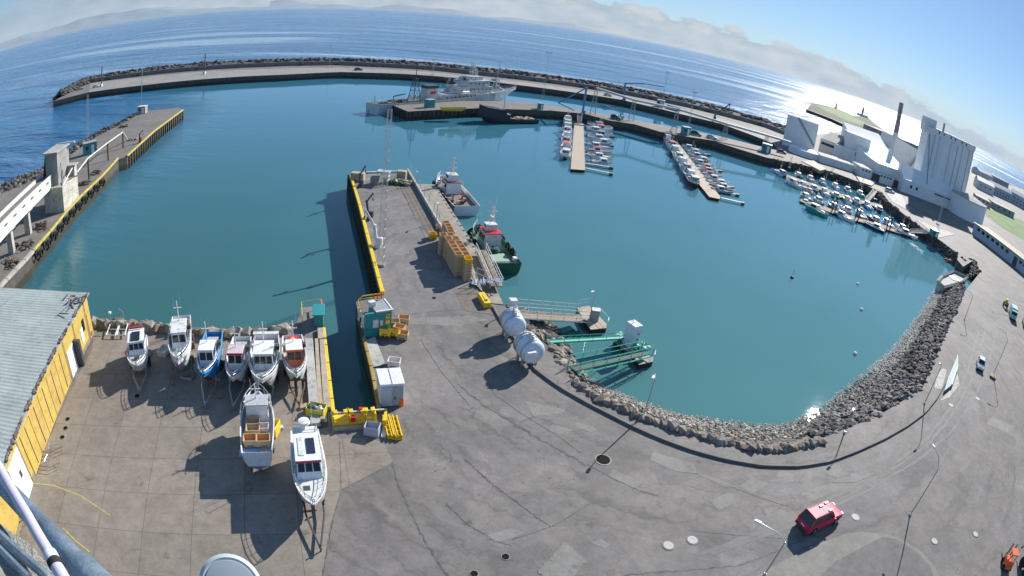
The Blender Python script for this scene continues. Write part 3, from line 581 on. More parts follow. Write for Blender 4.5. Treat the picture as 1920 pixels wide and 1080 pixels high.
wpart('door', xs_[4]+0.3, xs_[4]+3.4, 0.05, ze*.86, OFFW, 0.1, 'cream sliding door with a dark vent'); wpart('vent', xs_[4]+1.4, xs_[4]+1.8, ze*.42, ze*.55, DGREY, .14)
for x in (1.6, xs_[1]-3.4, xs_[1]+.2, xs_[4]+.1): b = MB(); b.tube([(x, -sgn*.1, .1), (x, -sgn*.1, ze*.98)], .05, GREYP, 6); b.build('downpipe', wh)
b = MB(); b.box((L/2, -sgn*.03, .25), (L, .05, .5), paint('stained_plinth', (.26, .22, .14), .8, .7, scale=.8)); b.build('plinth', wh)
# bicycle-stand like frames and junk at the wall foot
for i, (px, py) in enumerate([(88, 878), (97, 855), (132, 705), (48, 985)]):
    c = at(px, py); b = MB()
    for q in range(3): 
        y = q*0.5; b.tube([(0, y, 0), (0, y, 0.8), (1.3, y, 0.75), (1.3, y, 0)], 0.035, STEEL if i != 3 else RUST, 5)
    b.tube([(0, 0, .78), (0, 1, .78)], 0.03, STEEL, 4); o = b.build('metal_frame'); o.location = c; o.rotation_euler.z = wh.rotation_euler.z+1.5+i*0.4
    tag(o, ['bent steel tube frame standing by the near end of the yellow wall', 'low dark bench frame close to the sliding yellow doors', 'small white frame beside the open warehouse door', 'rusty tube frame by the last piece of yellow wall'][i], 'frame')
# ---- west quay: grain/cement tower with a conveyor bridge
a0, a1, a2 = at(121, 398), at(148, 371), at(84, 401)
tw, L = frame('loading_tower', 'weathered concrete loading tower at the head of the conveyor bridge', 'tower', a0, a1)
l2 = loc_in(tw, a2); D = l2.length*0.95; sg = 1 if l2.y > 0 else -1; h1 = zup(a0, 116, 351)-GZ; h2 = zup(a1, 142, 307)-GZ; h3 = zup(at(105, 385), 110, 278)-GZ
TOWM = mat('stained_concrete', (0.50, 0.49, 0.42), 0.85, var=0.35, scale=0.5, bump=0.3, dirt=0.6)
b = MB(); b.prism([(0, 0), (L, 0), (L, sg*D), (0, sg*D)], 0, h1, TOWM); b.build('base_block', tw)
b = MB(); b.prism([(L-1.4, 0.02*sg), (L-.02, 0.02*sg), (L-.02, sg*1.8), (L-1.4, sg*1.8)], h1, h2, TOWM); b.box((L-.7, sg*.9, h2+.1), (2.2, 2.6, .2), CONCL); b.build('pier_head', tw)
b = MB(); b.prism([(L*.2, sg*D*.35), (L*.95, sg*D*.35), (L*.95, sg*D*.98), (L*.2, sg*D*.98)], h1, h3, TOWM, CONC)
b.add([(L*.2, sg*D*.98, h3), (L*.95, sg*D*.98, h3), (L*.95, sg*(D*1.35), h1*.5), (L*.2, sg*(D*1.35), h1*.5)], [(0, 1, 2, 3)], CONC); b.build('upper_shaft', tw)
b = MB(); b.box((L*.58, sg*D*.66, h3+.12), (L*.95, D*.8, .25), CONCL); b.box((L*1.0, sg*D*.45, h3+.3), (0.35, D*.8, .35), OFFW); b.build('roof', tw)
b = MB(); b.tube([(L*.1, sg*.3, h1), (L*.85, sg*.2, h2)], .14, OFFW, 6); b.tube([(L*.15, sg*.3, h1), (L*.45, sg*D*.4, h3*.85)], .10, STEEL, 6); b.tube([(L*.5, 0.1*sg, h1+.3), (L, -.1*sg, h1*.95)], .1, RUST, 6); b.build('pipe', tw)
b = MB(); b.box((-0.04, sg*D*.45, 1.1), (.1, 1.1, 2.2), CONCL); b.build('door', tw)
b = MB(); b.box((L*.45, sg*D*.345, h1+1.4), (1.0, .1, 1.8), DGREY); b.build('window', tw)
# conveyor bridge
c1, c2 = at(23, 475), at(54, 438); zt1, zt2 = zup(c1, 11, 428), zup(c2, 48, 392)
dirn = (c2-c1).normalized(); G0 = c1 - dirn*26; G1 = c1 + dirn*((Vector(a2)-c1).dot(dirn)+2.2)
zb = (zt1+zt2)/2
br, L = frame('conveyor_bridge', 'pale open-topped conveyor bridge on concrete legs along the left quay', 'conveyor', Vector((G0.x, G0.y, zb)), G1)
gm = paint('bridge_paint', (0.62, 0.68, 0.60), 0.6, 0.35, scale=0.6)
slope = 0.5
b = MB(); b.box((L/2, 0, .15), (L, 3.0, .3), gm); b.build('floor', br)
for s in (-1, 1):
    b = MB(); b.box((L/2, s*1.52, 1.3), (L, .18, 2.5), gm)
    b.box((L/2, s*1.55, 2.6), (L, .34, .14), OFFW); o = b.build('side_wall', br)
    if s == -1:
        for i in range(13):
            for q in range(3): bb = MB(); bb.box((L-3-i*4.2-q*.5, -1.63, 1.7), (.36, .05, .34), DGREY); bb.build('window', o)
b = MB(); b.box((L/2, 0, 2.0), (L, 2.6, .12), mat('belt_cover', (0.20, 0.18, 0.14), .9, var=.3)); b.build('belt', br)
for i, c in enumerate((c1, c2, c1*2-c2+Vector((0, 0, 0)), c1*3-c2*2)):
    lx = loc_in(br, c); b = MB(); b.box((lx.x, 0, (GZ-zb)/2), (1.0, 1.4, zb-GZ), CONCL, taper=.12); b.box((lx.x, 0, -.15), (1.6, 2.6, .3), CONCL); b.build('leg', br)
# pipe on rusty posts
posts = [((167, 337), (164, 297)), ((203, 301), (201, 268)), ((231, 278), (229, 248))]
pp = thing('pipe_gantry', 'white pipe carried on three rusty posts along the left quay', 'pipe', at(167, 337)); tops = []
for (bx, by), (tx, ty) in posts:
    q = at(bx, by); z = zup(q, tx, ty); b = MB(); lq = loc_in(pp, q); b.tube([lq, lq+Vector((0, 0, z-GZ))], .22, RUST, 8); b.build('post', pp); tops.append(lq+Vector((0, 0, z-GZ)))
b = MB(); st = loc_in(pp, Vector((a1.x, a1.y, GZ+h2*.75))); e = loc_in(pp, at(240, 263)); b.tube([st]+tops+[e], .16, OFFW, 8); b.build('pipe', pp)
# small huts
def hut(name, label, pxl, pxr, pytop, depth, wall, roof, front=None, group=None, door=True):
    A, B = at(*pxl), at(*pxr); o, L = frame(name, label, 'hut', A, B, group); h = zup(A, pxl[0], pytop)-GZ
    s = 1
    if loc_in(o, Vector((0, 0, GZ))).y > 0: s = -1   # the camera's side is the front
    b = MB(); b.prism([(0, 0), (L, 0), (L, s*depth), (0, s*depth)], 0, h, wall); b.build('wall', o)
    b = MB(); b.box((L/2, s*depth/2, h+.08), (L+.3, depth+.3, .14), roof); b.build('roof', o, bevel=.02)
    if door:
        b = MB(); b.box((L*.68, -s*.03, h*.42), (min(.9, L*.3), .05, h*.8), front or WHITE); d = b.build('door', o); bb = MB(); bb.box((L*.68-.3, -s*.08, h*.42), (.06, .05, .16), DGREY); bb.build('handle', d)
        b = MB(); b.box((L*.25, -s*.03, h*.6), (min(.8, L*.28), .05, h*.3), GLASS); b.build('window', o)
    return o, L, h, s
hut('quay_hut', 'small teal hut with a white painted end on the left quay', (158, 293), (182, 287), 271, 2.6, TEAL, GREYP, WHITE)
hut('light_hut', 'little blue-grey hut under the aerial at the tip of the left quay', (258, 214), (272, 213), 201, 2.4, GREYP, OFFW)
# masts, lamp posts and beacons
def lat_mast(label, base, top, w, m=STEEL, heads=0, zb=GZ):
    q = at(*base, zb); h = zup(q, *top)-zb; o = thing('lattice_mast', label, 'mast', q); b = MB(); lattice(b, w, h, m, seg=max(1.2, w*1.6), r=0.028 if w < 1 else .05); b.build('frame', o)
    b = MB(); b.box((0, 0, .15), (w*1.5, w*1.5, .3), CONC); b.build('footing', o)
    if heads:
        b = MB(); b.box((0, 0, h), (w*2.4, .12, .12), DGREY)
        for i in range(heads): b.box((-w*1.1+2.2*w*i/max(1, heads-1), -.15, h+.15), (.45, .35, .3), DGREY)
        b.build('floodlight', o)
    return o
lat_mast('tall lattice mast standing by the teal hut on the left quay', (165, 264), (162, 178), .7)
lat_mast('thin whip aerial at the tip of the left quay', (265, 205), (264, 126), .18)
lat_mast('tall lattice mast rising from the middle of the central pier', (714, 497), (722, 205), .8, heads=0)
lat_mast('lattice floodlight mast on the inner quay right of the patrol ship', (1016, 196), (1024, 99), .9, heads=3)
lat_mast('lattice floodlight mast between the breakwater road and the patrol ship', (811, 141), (816, 112), .8, heads=3)
lat_mast('slim lattice mast beside the teal hut on the inner quay', (1289, 248), (1296, 172), .8, heads=3)
lat_mast('lattice floodlight mast on the breakwater above the black knuckle crane', (1240, 203), (1242, 134), .7, heads=2)
lat_mast('lattice lamp mast in front of the factory next to the third marina', (1559, 327), (1563, 300), .8, heads=2)
lat_mast('lattice mast standing on the road edge below the cement silos', (1758, 421), (1770, 370), .8, heads=0)
lat_mast('short lattice mast by the shore between factory and marina', (1480, 315), (1492, 295), .6)
def beacon(label, base, top, r):
    q = at(*base); h = zup(q, *top)-GZ; o = thing('beacon_post', label, 'beacon', q); b = MB(); b.box((0, 0, .7), (1.4, 1.4, 1.4), OFFW); b.build('plinth', o); b = MB(); b.tube([(0, 0, 1.4), (0, 0, h)], r, DGREY, 8); b.tube([(0, 0, h), (0, 0, h+.5)], r*1.5, DGREY, 8); b.build('post', o)
beacon('dark beacon post on a white plinth near the breakwater end', (190, 162), (189, 128), .3)
beacon('dark beacon post on a white plinth further along the breakwater', (383, 139), (382, 104), .3)
def lamp(label, base, head, arm=1.6, r=.07, m=STEEL, hm=WHITE, zb=GZ, armdir=None, group=None, name='street_lamp'):
    q = at(*base, zb); 
    if armdir is None:
        top = zup(q, *head); h = top-zb; d = Vector((-.3, -1, 0)).normalized(); hx = d*0.5
    else:
        # find height where the sight line through the lamp head lies an arm's length from the pole
        best = None
        for i in range(20, 160):
            z = zb+i*.1; p = at(*head, z); e = abs((p-Vector((q.x, q.y, z))).length-arm)
            if best is None or e < best[0]: best = (e, z, p)
        h = best[1]-zb; hx = best[2]-Vector((q.x, q.y, best[1])); hx.z = 0
    o = thing(name, label, 'street lamp', q, 0, group)
    b = MB(); b.tube([(0, 0, 0), (0, 0, h*.86)], r*1.2, m, 8, r2=r*.8); b.tube([(0, 0, h*.86), (hx.x*.35, hx.y*.35, h*.97), (hx.x*.9, hx.y*.9, h)], r*.6, m, 6); b.build('pole', o, smooth=True)
    b = MB(); a = math.atan2(hx.y, hx.x); b.box((hx.x*1.05, hx.y*1.05, h+.03), (.75, .32, .14), hm, rz=a, taper=.25); b.build('lamp_head', o, bevel=.03)
    b = MB(); b.lathe((0, 0, 0), [(r*3, 0), (r*3, .05), (r*1.6, .25)], m, 10); b.build('base_flange', o); return o
lamp('street lamp rising from the boulders over the bend of the quay road', (1207, 779), (1225, 707), armdir=1, arm=1.3)
lamp('street lamp on the pontoon at the end of the grey gangway', (1105, 601), (1111, 547), zb=.6, arm=.6, armdir=1)
lamp('street lamp leaning over the junction above the red car', (1706, 966), (1751, 838), armdir=1, arm=2.2)
lamp('street lamp at the bottom pavement corner with a rectangular head', (1433, 1078), (1424, 980), armdir=1, arm=2.0)
lamp('street lamp on the outside of the road bend beside the kerb wall', (1580, 822), (1529, 879), armdir=1, arm=2.2) if False else lamp('street lamp standing in the boulders where the sun glints', (1583, 812), (1600, 768), armdir=1, arm=1.2)
lamp('street lamp on the right side of the road beside the pallet', (1862, 703), (1877, 617), armdir=1, arm=2.0)
lamp('street lamp between the road and the rock armour', (1733, 757), (1762, 682), armdir=1, arm=1.6)
lamp('street lamp by the parked trucks on the right', (1890, 585), (1866, 563), armdir=1, arm=2.0)
lamp('street lamp on the grass verge where the road bends by the ramp', (1808, 600), (1816, 545), armdir=1, arm=1.2)
lamp('lamp post on the timber apron near the far end', (782, 348), (782, 322), arm=.5, armdir=1)
lamp('lamp post on the timber apron beside the tub stacks', (818, 418), (820, 381), arm=.5, armdir=1)
lamp('lamp post behind the first white tank by the shore', (953, 588), (956, 561), arm=.6, armdir=1)
lamp('lamp post on the breakwater left of the patrol ship', (617, 124), (617, 72), arm=1.5)
lamp('lamp post on the breakwater above the ship funnel', (797, 131), (796, 75), arm=1.5)
# parapet wall of the breakwater
inn = P2(bw_far[2:16]); b = MB(); outp = []
for i, p in enumerate(inn):
    q0 = inn[max(0, i-1)]; q1 = inn[min(len(inn)-1, i+1)]; d = (q1-q0).normalized(); nrm = Vector((d.y, -d.x, 0));
    if nrm.dot(-p) < 0: nrm = -nrm
    outp.append((p+nrm*0.2, p-nrm*.9))
PW = mat('parapet_concrete', (0.20, 0.19, 0.185), .85, var=.25, scale=.3, dirt=.3)
zt = GZ+2.3
for k0, k1, z0, z1 in ((0, 0, GZ, zt), (0, 1, zt, zt), (1, 1, zt, GZ)):
    b.strip([Vector((q[k0].x, q[k0].y, z0)) for q in outp], [Vector((q[k1].x, q[k1].y, z1)) for q in outp], PW)
tag(b.build('parapet_wall'), 'long grey parapet wall along the sea side of the breakwater road', 'wall')
# east part of the breakwater: pale longer wall section
# ---- central pier: kerbs, fenders, parapet, cranes
def kerb(label, pts, w, h, m, z=GZ, name='kerb_beam', cat='kerb', off=0.0, parts=True):
    P = P2(pts, z); o = thing(name, label, cat, P[0]); b = MB()
    for i in range(len(P)-1):
        a, c = P[i]-P[0], P[i+1]-P[0]; b.box(((a.x+c.x)/2, (a.y+c.y)/2, h/2+off), ((c-a).length-.12, w, h), m, rz=ang(a, c))
    b.build('beam', o, bevel=.03); return o
def sub(P, n):
    P = [Vector((x, y, 0)) for x, y in P]; return [tuple(lerp_poly(P, i/n)[:2]) for i in range(n+1)]
kerb('yellow bull rail along the left edge of the central pier', sub([(658, 334), (674, 387), (694, 467), (717, 554)], 8), .5, .5, YELLOW)
kerb('white painted beam across the far end of the central pier', sub([(682, 325), (758, 323)], 3), .4, .35, OFFW)
kerb('yellow bull rail along the yard side of the lifting dock', sub([(607, 618), (616, 700), (626, 786)], 5), .35, .35, YELLOW)
kerb('rusty yellow rail along the pier side of the lifting dock', sub([(682, 636), (697, 697), (712, 775)], 5), .35, .35, paint('dull_yellow', (.36, .25, .06), .7, .6))
kerb('thick pale concrete beam capping the left quay edge', sub([(-4, 545), (54, 484), (62, 474)], 4), .8, .5, CONCL)
wk = sub([(63, 472), (98, 432), (124, 399), (155, 366), (195, 328), (221, 298)], 10)
kerb('yellow edged kerb along the near half of the left quay', wk, .45, .4, paint('faded_yellow', (.50, .42, .10), .7, .6, scale=.6))
kerb('yellow edged kerb along the far half of the left quay', sub([(238, 294), (289, 247), (343, 207)], 6), .45, .4, MATS['faded_yellow'])
# tyres hung on the left quay
def tyre_mesh():
    b = MB(); n, k = 16, 6; R1, r1 = .62, .2; vs = []
    for i in range(n):
        for j in range(k): a, c = 2*math.pi*i/n, 2*math.pi*j/k; rr = R1+r1*math.cos(c); vs.append((rr*math.cos(a), r1*math.sin(c)*1.2, rr*math.sin(a)))
    b.add(vs, [(i*k+j, i*k+(j+1) % k, ((i+1) % n)*k+(j+1) % k, ((i+1) % n)*k+j) for i in range(n) for j in range(k)], BLACK); return b
ty0 = None; WP = P2([(62, 474), (98, 433), (124, 400), (155, 367), (195, 329)], GZ)
for i in range(22):
    p = lerp_poly(WP, (i+.5)/22); q = lerp_poly(WP, min(1, (i+1)/22)); a = ang(p, q) if i < 21 else a
    nrm = Vector((math.sin(a), -math.cos(a), 0))
    if ty0 is None: o = ty0 = tyre_mesh().build('tyre_fender', smooth=True); tag(o, 'black tyre hung as a fender on the yellow edge of the left quay', 'tyre', 'tyres along the left quay')
    else: o = ty0.copy(); C.objects.link(o)
    o.location = p+nrm*.28+Vector((0, 0, -.75-.5*(i % 2))); o.rotation_euler.z = a
# timber fender piles
pile = None
def piles(P, n, label, group, off=.25, zt=GZ-.1, cat='pile', side=1):
    global pile
    for i in range(n):
        p = lerp_poly(P, (i+.5)/n); q = lerp_poly(P, (i+.9)/n); a = ang(p, q); nrm = Vector((math.sin(a), -math.cos(a), 0))*side
        if pile is None: b = MB(); b.tube([(0, 0, -3.6), (0, 0, .05)], .19, DWOOD, 7); o = pile = b.build('fender_pile')
        else: o = pile.copy(); C.objects.link(o)
        tag(o, label, cat, group); o.location = p+nrm*off; o.location.z = zt
piles(P2([(238, 294), (290, 247), (343, 207)]), 26, 'dark timber fender pile on the far half of the left quay', 'timber piles along the left quay tip')
piles(P2([(655, 326), (670, 385), (691, 467), (712, 553)]), 44, 'dark timber fender pile on the shaded left side of the central pier', 'timber piles of the central pier', side=1)
piles(P2([(736, 197), (765, 209), (896, 203)]), 22, 'dark timber fender pile on the head of the inner quay', 'timber piles of the inner quay head')
piles(P2([(612, 782), (625, 783), (708, 779)]), 12, 'dark timber pile on the back wall of the lifting dock', 'timber piles of the lifting dock')
# parapet with fence posts between pier and apron
pr, L = frame('pier_parapet', 'low concrete parapet with fence posts between central pier and timber apron', 'parapet', at(764, 322), at(881, 524))
b = MB(); b.box((L/2, 0, .35), (L, .35, .7), CONCL); b.build('wall', pr)
for i in range(12): b = MB(); b.tube([(L*(i+.3)/12, .1, .7), (L*(i+.3)/12, .1, 2.3)], .05, STEEL, 5); b.build('post', pr)
b = MB(); [b.tube([(L*.02, .1, z), (L*.98, .1, z)], .02, STEEL, 4) for z in (1.2, 1.75, 2.25)]; b.build('fence_wire', pr)
ap = [(783, 345), (816, 346), (850, 398), (884, 451), (903, 482), (926, 530), (944, 571), (923, 569), (884, 524), (829, 430)]
b = MB(); b.prism([(p.x, p.y) for p in P2(ap, 2.7)], -3, 2.72, mat('apron_planks', (0.30, 0.27, 0.225), .85, var=.35, scale=.8, dirt=.3), CONCD); tag(b.build('timber_apron'), 'pale plank apron along the water side of the central pier', 'apron')
piles(P2([(816, 346), (884, 451), (926, 530)], 2.7), 20, 'dark timber pile at the water edge of the plank apron', 'timber piles of the plank apron', zt=2.75)
# plank paved strips on the pier deck
sheet('plank_strip', [(757, 326), (768, 350), (820, 430), (826, 447), (806, 447), (770, 390), (742, 332)], mat('plank_paving', (0.17, 0.145, 0.12), .9, var=.4, scale=2), 0.02)
sheet('plank_strip', [(850, 545), (885, 528), (922, 572), (925, 590), (872, 583)], MATS['plank_paving'], 0.02)
def crane(label, name, pts, r, m, base=None, cab=True):
    q = at(*pts[0]); o = thing(name, label, 'crane', q); P = [Vector((0, 0, 0))]; prev = 0
    d = Vector((q.y, -q.x, 0)).normalized()       # reaches across, square to the view
    for px, py in pts[1:]:
        # point on the vertical plane through q along d
        best = None
        for i in range(-60, 61):
            pt = q + d*(i*.5); z = zup(pt, px, py); w = Vector((pt.x, pt.y, z)); 
            x = azim(px, py)-math.atan2(pt.x, pt.y)
            if best is None or abs(x) < best[0]: best = (abs(x), w)
        w = best[1]; P.append(Vector((w.x-q.x, w.y-q.y, w.z-q.z)))
    b = MB(); b.lathe((0, 0, 0), [(r*3, 0), (r*3, .3), (r*1.8, .5)], m, 12); b.tube(P[:2], r*1.25, m, 8); b.build('column', o)
    for i in range(1, len(P)-1): b = MB(); b.tube([P[i], P[i+1]], r*(.85 if i == 1 else .65), m, 6); b.tube([P[i]+Vector((0, 0, -.1)), P[i]+Vector((0, 0, .25))], r*1.5, m, 8); b.build('boom', o)
    b = MB(); e = P[-1]; b.tube([e, e-Vector((0, 0, 1.1))], .03, DGREY, 4); b.box((e.x, e.y, e.z-1.2), (.2, .2, .3), DGREY); b.build('hook', o)
    if cab: b = MB(); b.box((r*2.2, 0, 1.0), (.7, .6, 1.0), m, tilt=0); b.build('control_box', o)
    return o
def azim(px, py):
    q = at(px, min(py+0.0, 5000), HC-5) ; x = (px - 960)*36/1920; y = (540 - py)*36/1920; r = math.hypot(x, y)+1e-9; th = r*(K1 + r*(K2 + r*(K3 + r*K4)))
    d = CAMROT @ Vector((math.sin(th)*x/r, math.sin(th)*y/r, -math.cos(th))); return math.atan2(d.x, d.y)
crane('dark knuckle crane at the far left corner of the central pier', 'quay_crane', [(674, 351), (674, 327), (685, 310)], .16, DGREY)
crane('white bent boom crane halfway along the central pier', 'quay_crane', [(707, 463), (705, 424), (685, 392)], .2, WHITE)
crane('dark bent boom crane beyond the white one on the central pier', 'quay_crane', [(692, 412), (690, 378), (700, 361)], .15, DGREY)
crane('blue jib crane folded over the root of the first marina pontoon', 'quay_crane', [(1092, 214), (1100, 165), (1048, 193), (1077, 207)], .35, paint('crane_blue', (.08, .22, .42), .45, .25))
crane('blue jib crane with a long level jib on the breakwater', 'quay_crane', [(1169, 188), (1173, 156), (1208, 157), (1244, 163)], .4, MATS['crane_blue'])
crane('black knuckle boom crane bending over the breakwater wall', 'quay_crane', [(1338, 224), (1342, 214), (1369, 195), (1365, 220)], .4, DGREY)
crane('small rusty crane frame near the tip of the left quay', 'quay_crane', [(262, 268), (262, 252), (268, 244)], .14, RUST)
crane('slim grey jib crane beside the dark pickup on the inner quay', 'quay_crane', [(1166, 224), (1164, 212), (1135, 197)], .18, GREYP)
# trestle-borne conveyor from the breakwater to the factory
tr = [((1111, 214), (1117, 167)), ((1183, 226), (1187, 189)), ((1263, 247), (1271, 207)), ((1357, 262), (1353, 232)), ((1433, 280), (1436, 255))]
q0 = at(*tr[0][0]); cvb = thing('belt_conveyor', 'long grey belt conveyor on lattice trestles above the inner quay', 'conveyor', q0); tp = []
for bx, tx in tr:
    q = at(*bx); z = zup(q, *tx); b = MB(); lq = q-q0; lattice(b, 2.2, z-GZ, GREYP, seg=2.2, r=.09, taper=.45, c=(lq.x, lq.y)); b.build('trestle', cvb); tp.append(Vector((lq.x, lq.y, z-GZ)))
qe = at(1478, 292); tp.append(Vector((qe.x-q0.x, qe.y-q0.y, zup(qe, 1480, 268)-GZ)))
b = MB()
for i in range(len(tp)-1):
    a, c = tp[i], tp[i+1]; d = (c-a).normalized(); s = Vector((-d.y, d.x, 0)).normalized()*.9; up_ = Vector((0, 0, .8))
    b.add([a-s, a+s, a+s+up_, a-s+up_, c-s, c+s, c+s+up_, c-s+up_], [(0, 1, 5, 4), (1, 2, 6, 5), (2, 3, 7, 6), (3, 0, 4, 7), (0, 3, 2, 1), (4, 5, 6, 7)], LGREY)
b.build('belt_gallery', cvb)
hut('quay_hut', 'teal cabin beside the slim mast on the inner quay', (1281, 252), (1294, 254), 238, 2.6, TEAL, LGREY)
hut('quay_hut', 'teal kiosk at the root of the inner quay head', (1009, 205), (1018, 206), 194, 2.4, TEAL, GREYP)
hut('quay_hut', 'teal box cabin on the inner quay head next to the patrol ship', (803, 203), (815, 202), 188, 2.2, TEAL, GREYP, door=False)
hut('store_shed', 'grey green shed against the breakwater wall', (1230, 199), (1243, 202), 186, 3.0, paint('sage_paint', (.26, .33, .30), .6, .3), LGREY)
hut('shipping_container', 'blue shipping container lying on the breakwater road', (1249, 203), (1271, 209), 196, 2.5, paint('container_blue', (.05, .16, .33), .5, .2), MATS['container_blue'], door=False)
hut('quay_hut', 'teal shed at the factory end of the inner quay', (1427, 284), (1444, 289), 268, 4, TEAL, LGREY)
# ---- hut with grey roof by the lifting dock
A, B = at(684, 634), at(733, 626)
ht, L = frame('pump_house', 'teal pump house with a grey roof and a junk-filled open bay', 'hut', A, B); h = zup(A, 673, 590)-GZ; bk = loc_in(ht, at(668, 570, GZ+h)); D = abs(bk.y); sg = 1 if bk.y > 0 else -1
b = MB(); b.prism([(0, 0), (L, 0), (L, sg*D), (L*.42, sg*D), (L*.42, sg*.3), (0, sg*.3)], 0, h, TEAL); b.build('wall', ht)
b = MB(); b.box((L*.72, sg*D/2, h+.06), (L*.62, D+.2, .12), GREYP); b.build('roof', ht)
b = MB(); b.box((L*.72, sg*D*.02, h+.09), (L*.62, .16, .18), WHITE); b.box((L*1.03, sg*D/2, h+.09), (.16, D+.2, .18), WHITE); b.build('roof_trim', ht)
b = MB(); b.box((L*.2, sg*D*.5, h*.35), (L*.42, D, .12), CONC); b.box((0.05, sg*D*.5, h*.6), (.1, D, h*.5), OFFW); b.build('bay_floor', ht)
b = MB(); b.box((L*.40, -sg*.03, h*.55), (L*.20, .05, h*.34), OFFW); b.build('notice_board', ht); b = MB(); b.box((L*.62, -sg*.03, h*.56), (L*.1, .05, h*.22), OFFW); b.build('notice_board', ht)
b = MB(); b.box((L*.86, -sg*.03, h*.8), (L*.13, .05, h*.2), YELLOW); b.box((L*.86, -sg*.05, h*.82), (L*.05, .05, h*.06), DGREY); b.build('warning_sign', ht); b = MB(); b.box((L*.86, -sg*.03, h*.56), (L*.15, .05, h*.16), TUBY); b.build('warning_sign', ht)
b = MB(); b.tube([(0, sg*D*.5, h*.5), (0, sg*D*.95, h+.5), (L*.2, sg*D*1.05, h+.8), (L, sg*D*1.05, h+.8)], .06, YELLOW, 6); b.tube([(L*.1, sg*D*.9, h*.4), (L*.1, sg*D*1.0, h+.55), (L*.98, sg*D*1.05, h+.45)], .05, YELLOW, 6); b.build('handrail', ht)
b = MB(); [b.tube([(L*.62+i*.45, sg*D*1.02, h+.2), (L*.62+i*.45, sg*D*1.02, h+.9)], .07, RED, 6) for i in range(3)]; b.build('valve', ht)
jn = MB(); rn = random.Random(4)
for i in range(16): jn.box((L*(.05+.32*rn.random()), sg*D*(.15+.75*rn.random()), h*.45+.35*rn.random()), (.3+.5*rn.random(), .3+.4*rn.random(), .3+.4*rn.random()), rn.choice([RUST, DGREY, WOOD, TUBO, GREYP, BLACK]), rz=rn.random()*3)
o = jn.build('scrap_heap'); o.location = ht.location; o.rotation_euler = ht.rotation_euler; tag(o, 'heap of rusty gear in the open bay of the teal pump house', 'scrap')
b = MB(); b.box((L*.42, sg*D*.6, h+.35), (.8, .7, .6), OFFW); o = b.build('air_unit', bevel=.05); o.location = ht.location; o.rotation_euler = ht.rotation_euler; tag(o, 'white ventilation box on the edge of the grey pump house roof', 'ventilator')
# platform block with a teal tank at the dock mouth
A, B = at(589, 619, GZ), at(606, 619, GZ); o, L, h, s = hut('switch_cabinet', 'teal switch cabinet on the dock corner behind the moored boats', (589, 614), (606, 614), 592, 2.4, TEAL, TEAL, door=False)
rl = thing('dock_railing', 'yellow and red railing around the end of the dock corner', 'railing', at(566, 582)); b = MB(); pl = [at(567, 605), at(566, 580), at(602, 575), at(604, 588)]
for p in pl: q = p-pl[1]; b.tube([q, q+Vector((0, 0, 1.1))], .05, YELLOW, 6)
b.build('post', rl); b = MB(); b.tube([p-pl[1]+Vector((0, 0, 1.1)) for p in pl[:3]], .05, paint('rail_cream', (.55, .45, .15), .5, .3), 6); b.tube([p-pl[1]+Vector((0, 0, 1.1)) for p in pl[2:]], .09, ORANGE, 6); b.build('handrail', rl)
# lifting dock runway beams on the yard
for i, (a, c, w, lab) in enumerate([((579, 640), (592, 800), .9, 'left'), ((595, 640), (604, 792), .55, 'middle'), ((601, 620), (613, 770), .7, 'right')]):
    P, Q = at(*a), at(*c); o, L = frame('runway_beam', f'{ {"left":"outer","middle":"centre","right":"inner"}[lab] } pale concrete beam of the boat lift runway beside the dock', 'beam', P, Q); b = MB(); b.box((L/2, 0, .2), (L, w, .4), PLY if i else CONCL); b.build('beam', o, bevel=.03)
sheet('runway_gap', [(584, 642), (600, 640), (614, 770), (616, 800), (598, 806)], DGREY, 0.01)
sheet('dock_ledge', [(686, 640), (703, 633), (723, 686), (700, 690)], CONCL, 0.15)
# junk lying along the left quay
for i, (px, py, lab) in enumerate([(25, 492, 'heap of coiled black hoses under the near end of the conveyor bridge'), (45, 462, 'tangle of dark hoses between the two bridge legs'), (80, 425, 'rusty scrap pile just left of the loading tower'), (160, 345, 'heap of dark nets beside the first rusty pipe post'), (178, 325, 'small pile of broken timber by the left quay kerb'), (196, 243, 'low heap of brown debris near the rocks of the left quay'), (232, 238, 'dark mound of nets towards the tip of the left quay'), (250, 262, 'pale grey bundle beside the little rusty crane')]):
    b = MB(); rn = random.Random(i+50); S_ = 1.3 if i < 3 else .9
    for q in range(12):
        a = rn.random()*6.28; r_ = rn.random()*1.8*S_; x, y = r_*math.cos(a), r_*math.sin(a); n_ = 9; rr = .35+.5*rn.random(); zz = .1+.25*rn.random()
        b.tube([(x+rr*math.cos(k*.8), y+rr*.8*math.sin(k*.8), zz+.03*k) for k in range(n_)], .07+.05*rn.random(), rn.choice([BLACK, DWOOD, RUST, DGREY, WOOD] if i < 7 else [GREYP, STEEL, ROPE]), 5)
    for q in range(5): a = rn.random()*6.28; b.box((rn.uniform(-1.2, 1.2)*S_, rn.uniform(-1.2, 1.2)*S_, .2), (1.2, .3, .3), rn.choice([RUST, DWOOD, WOOD]), rz=a)
    o = b.build('scrap_heap'); o.location = at(px, py); tag(o, lab, 'scrap')
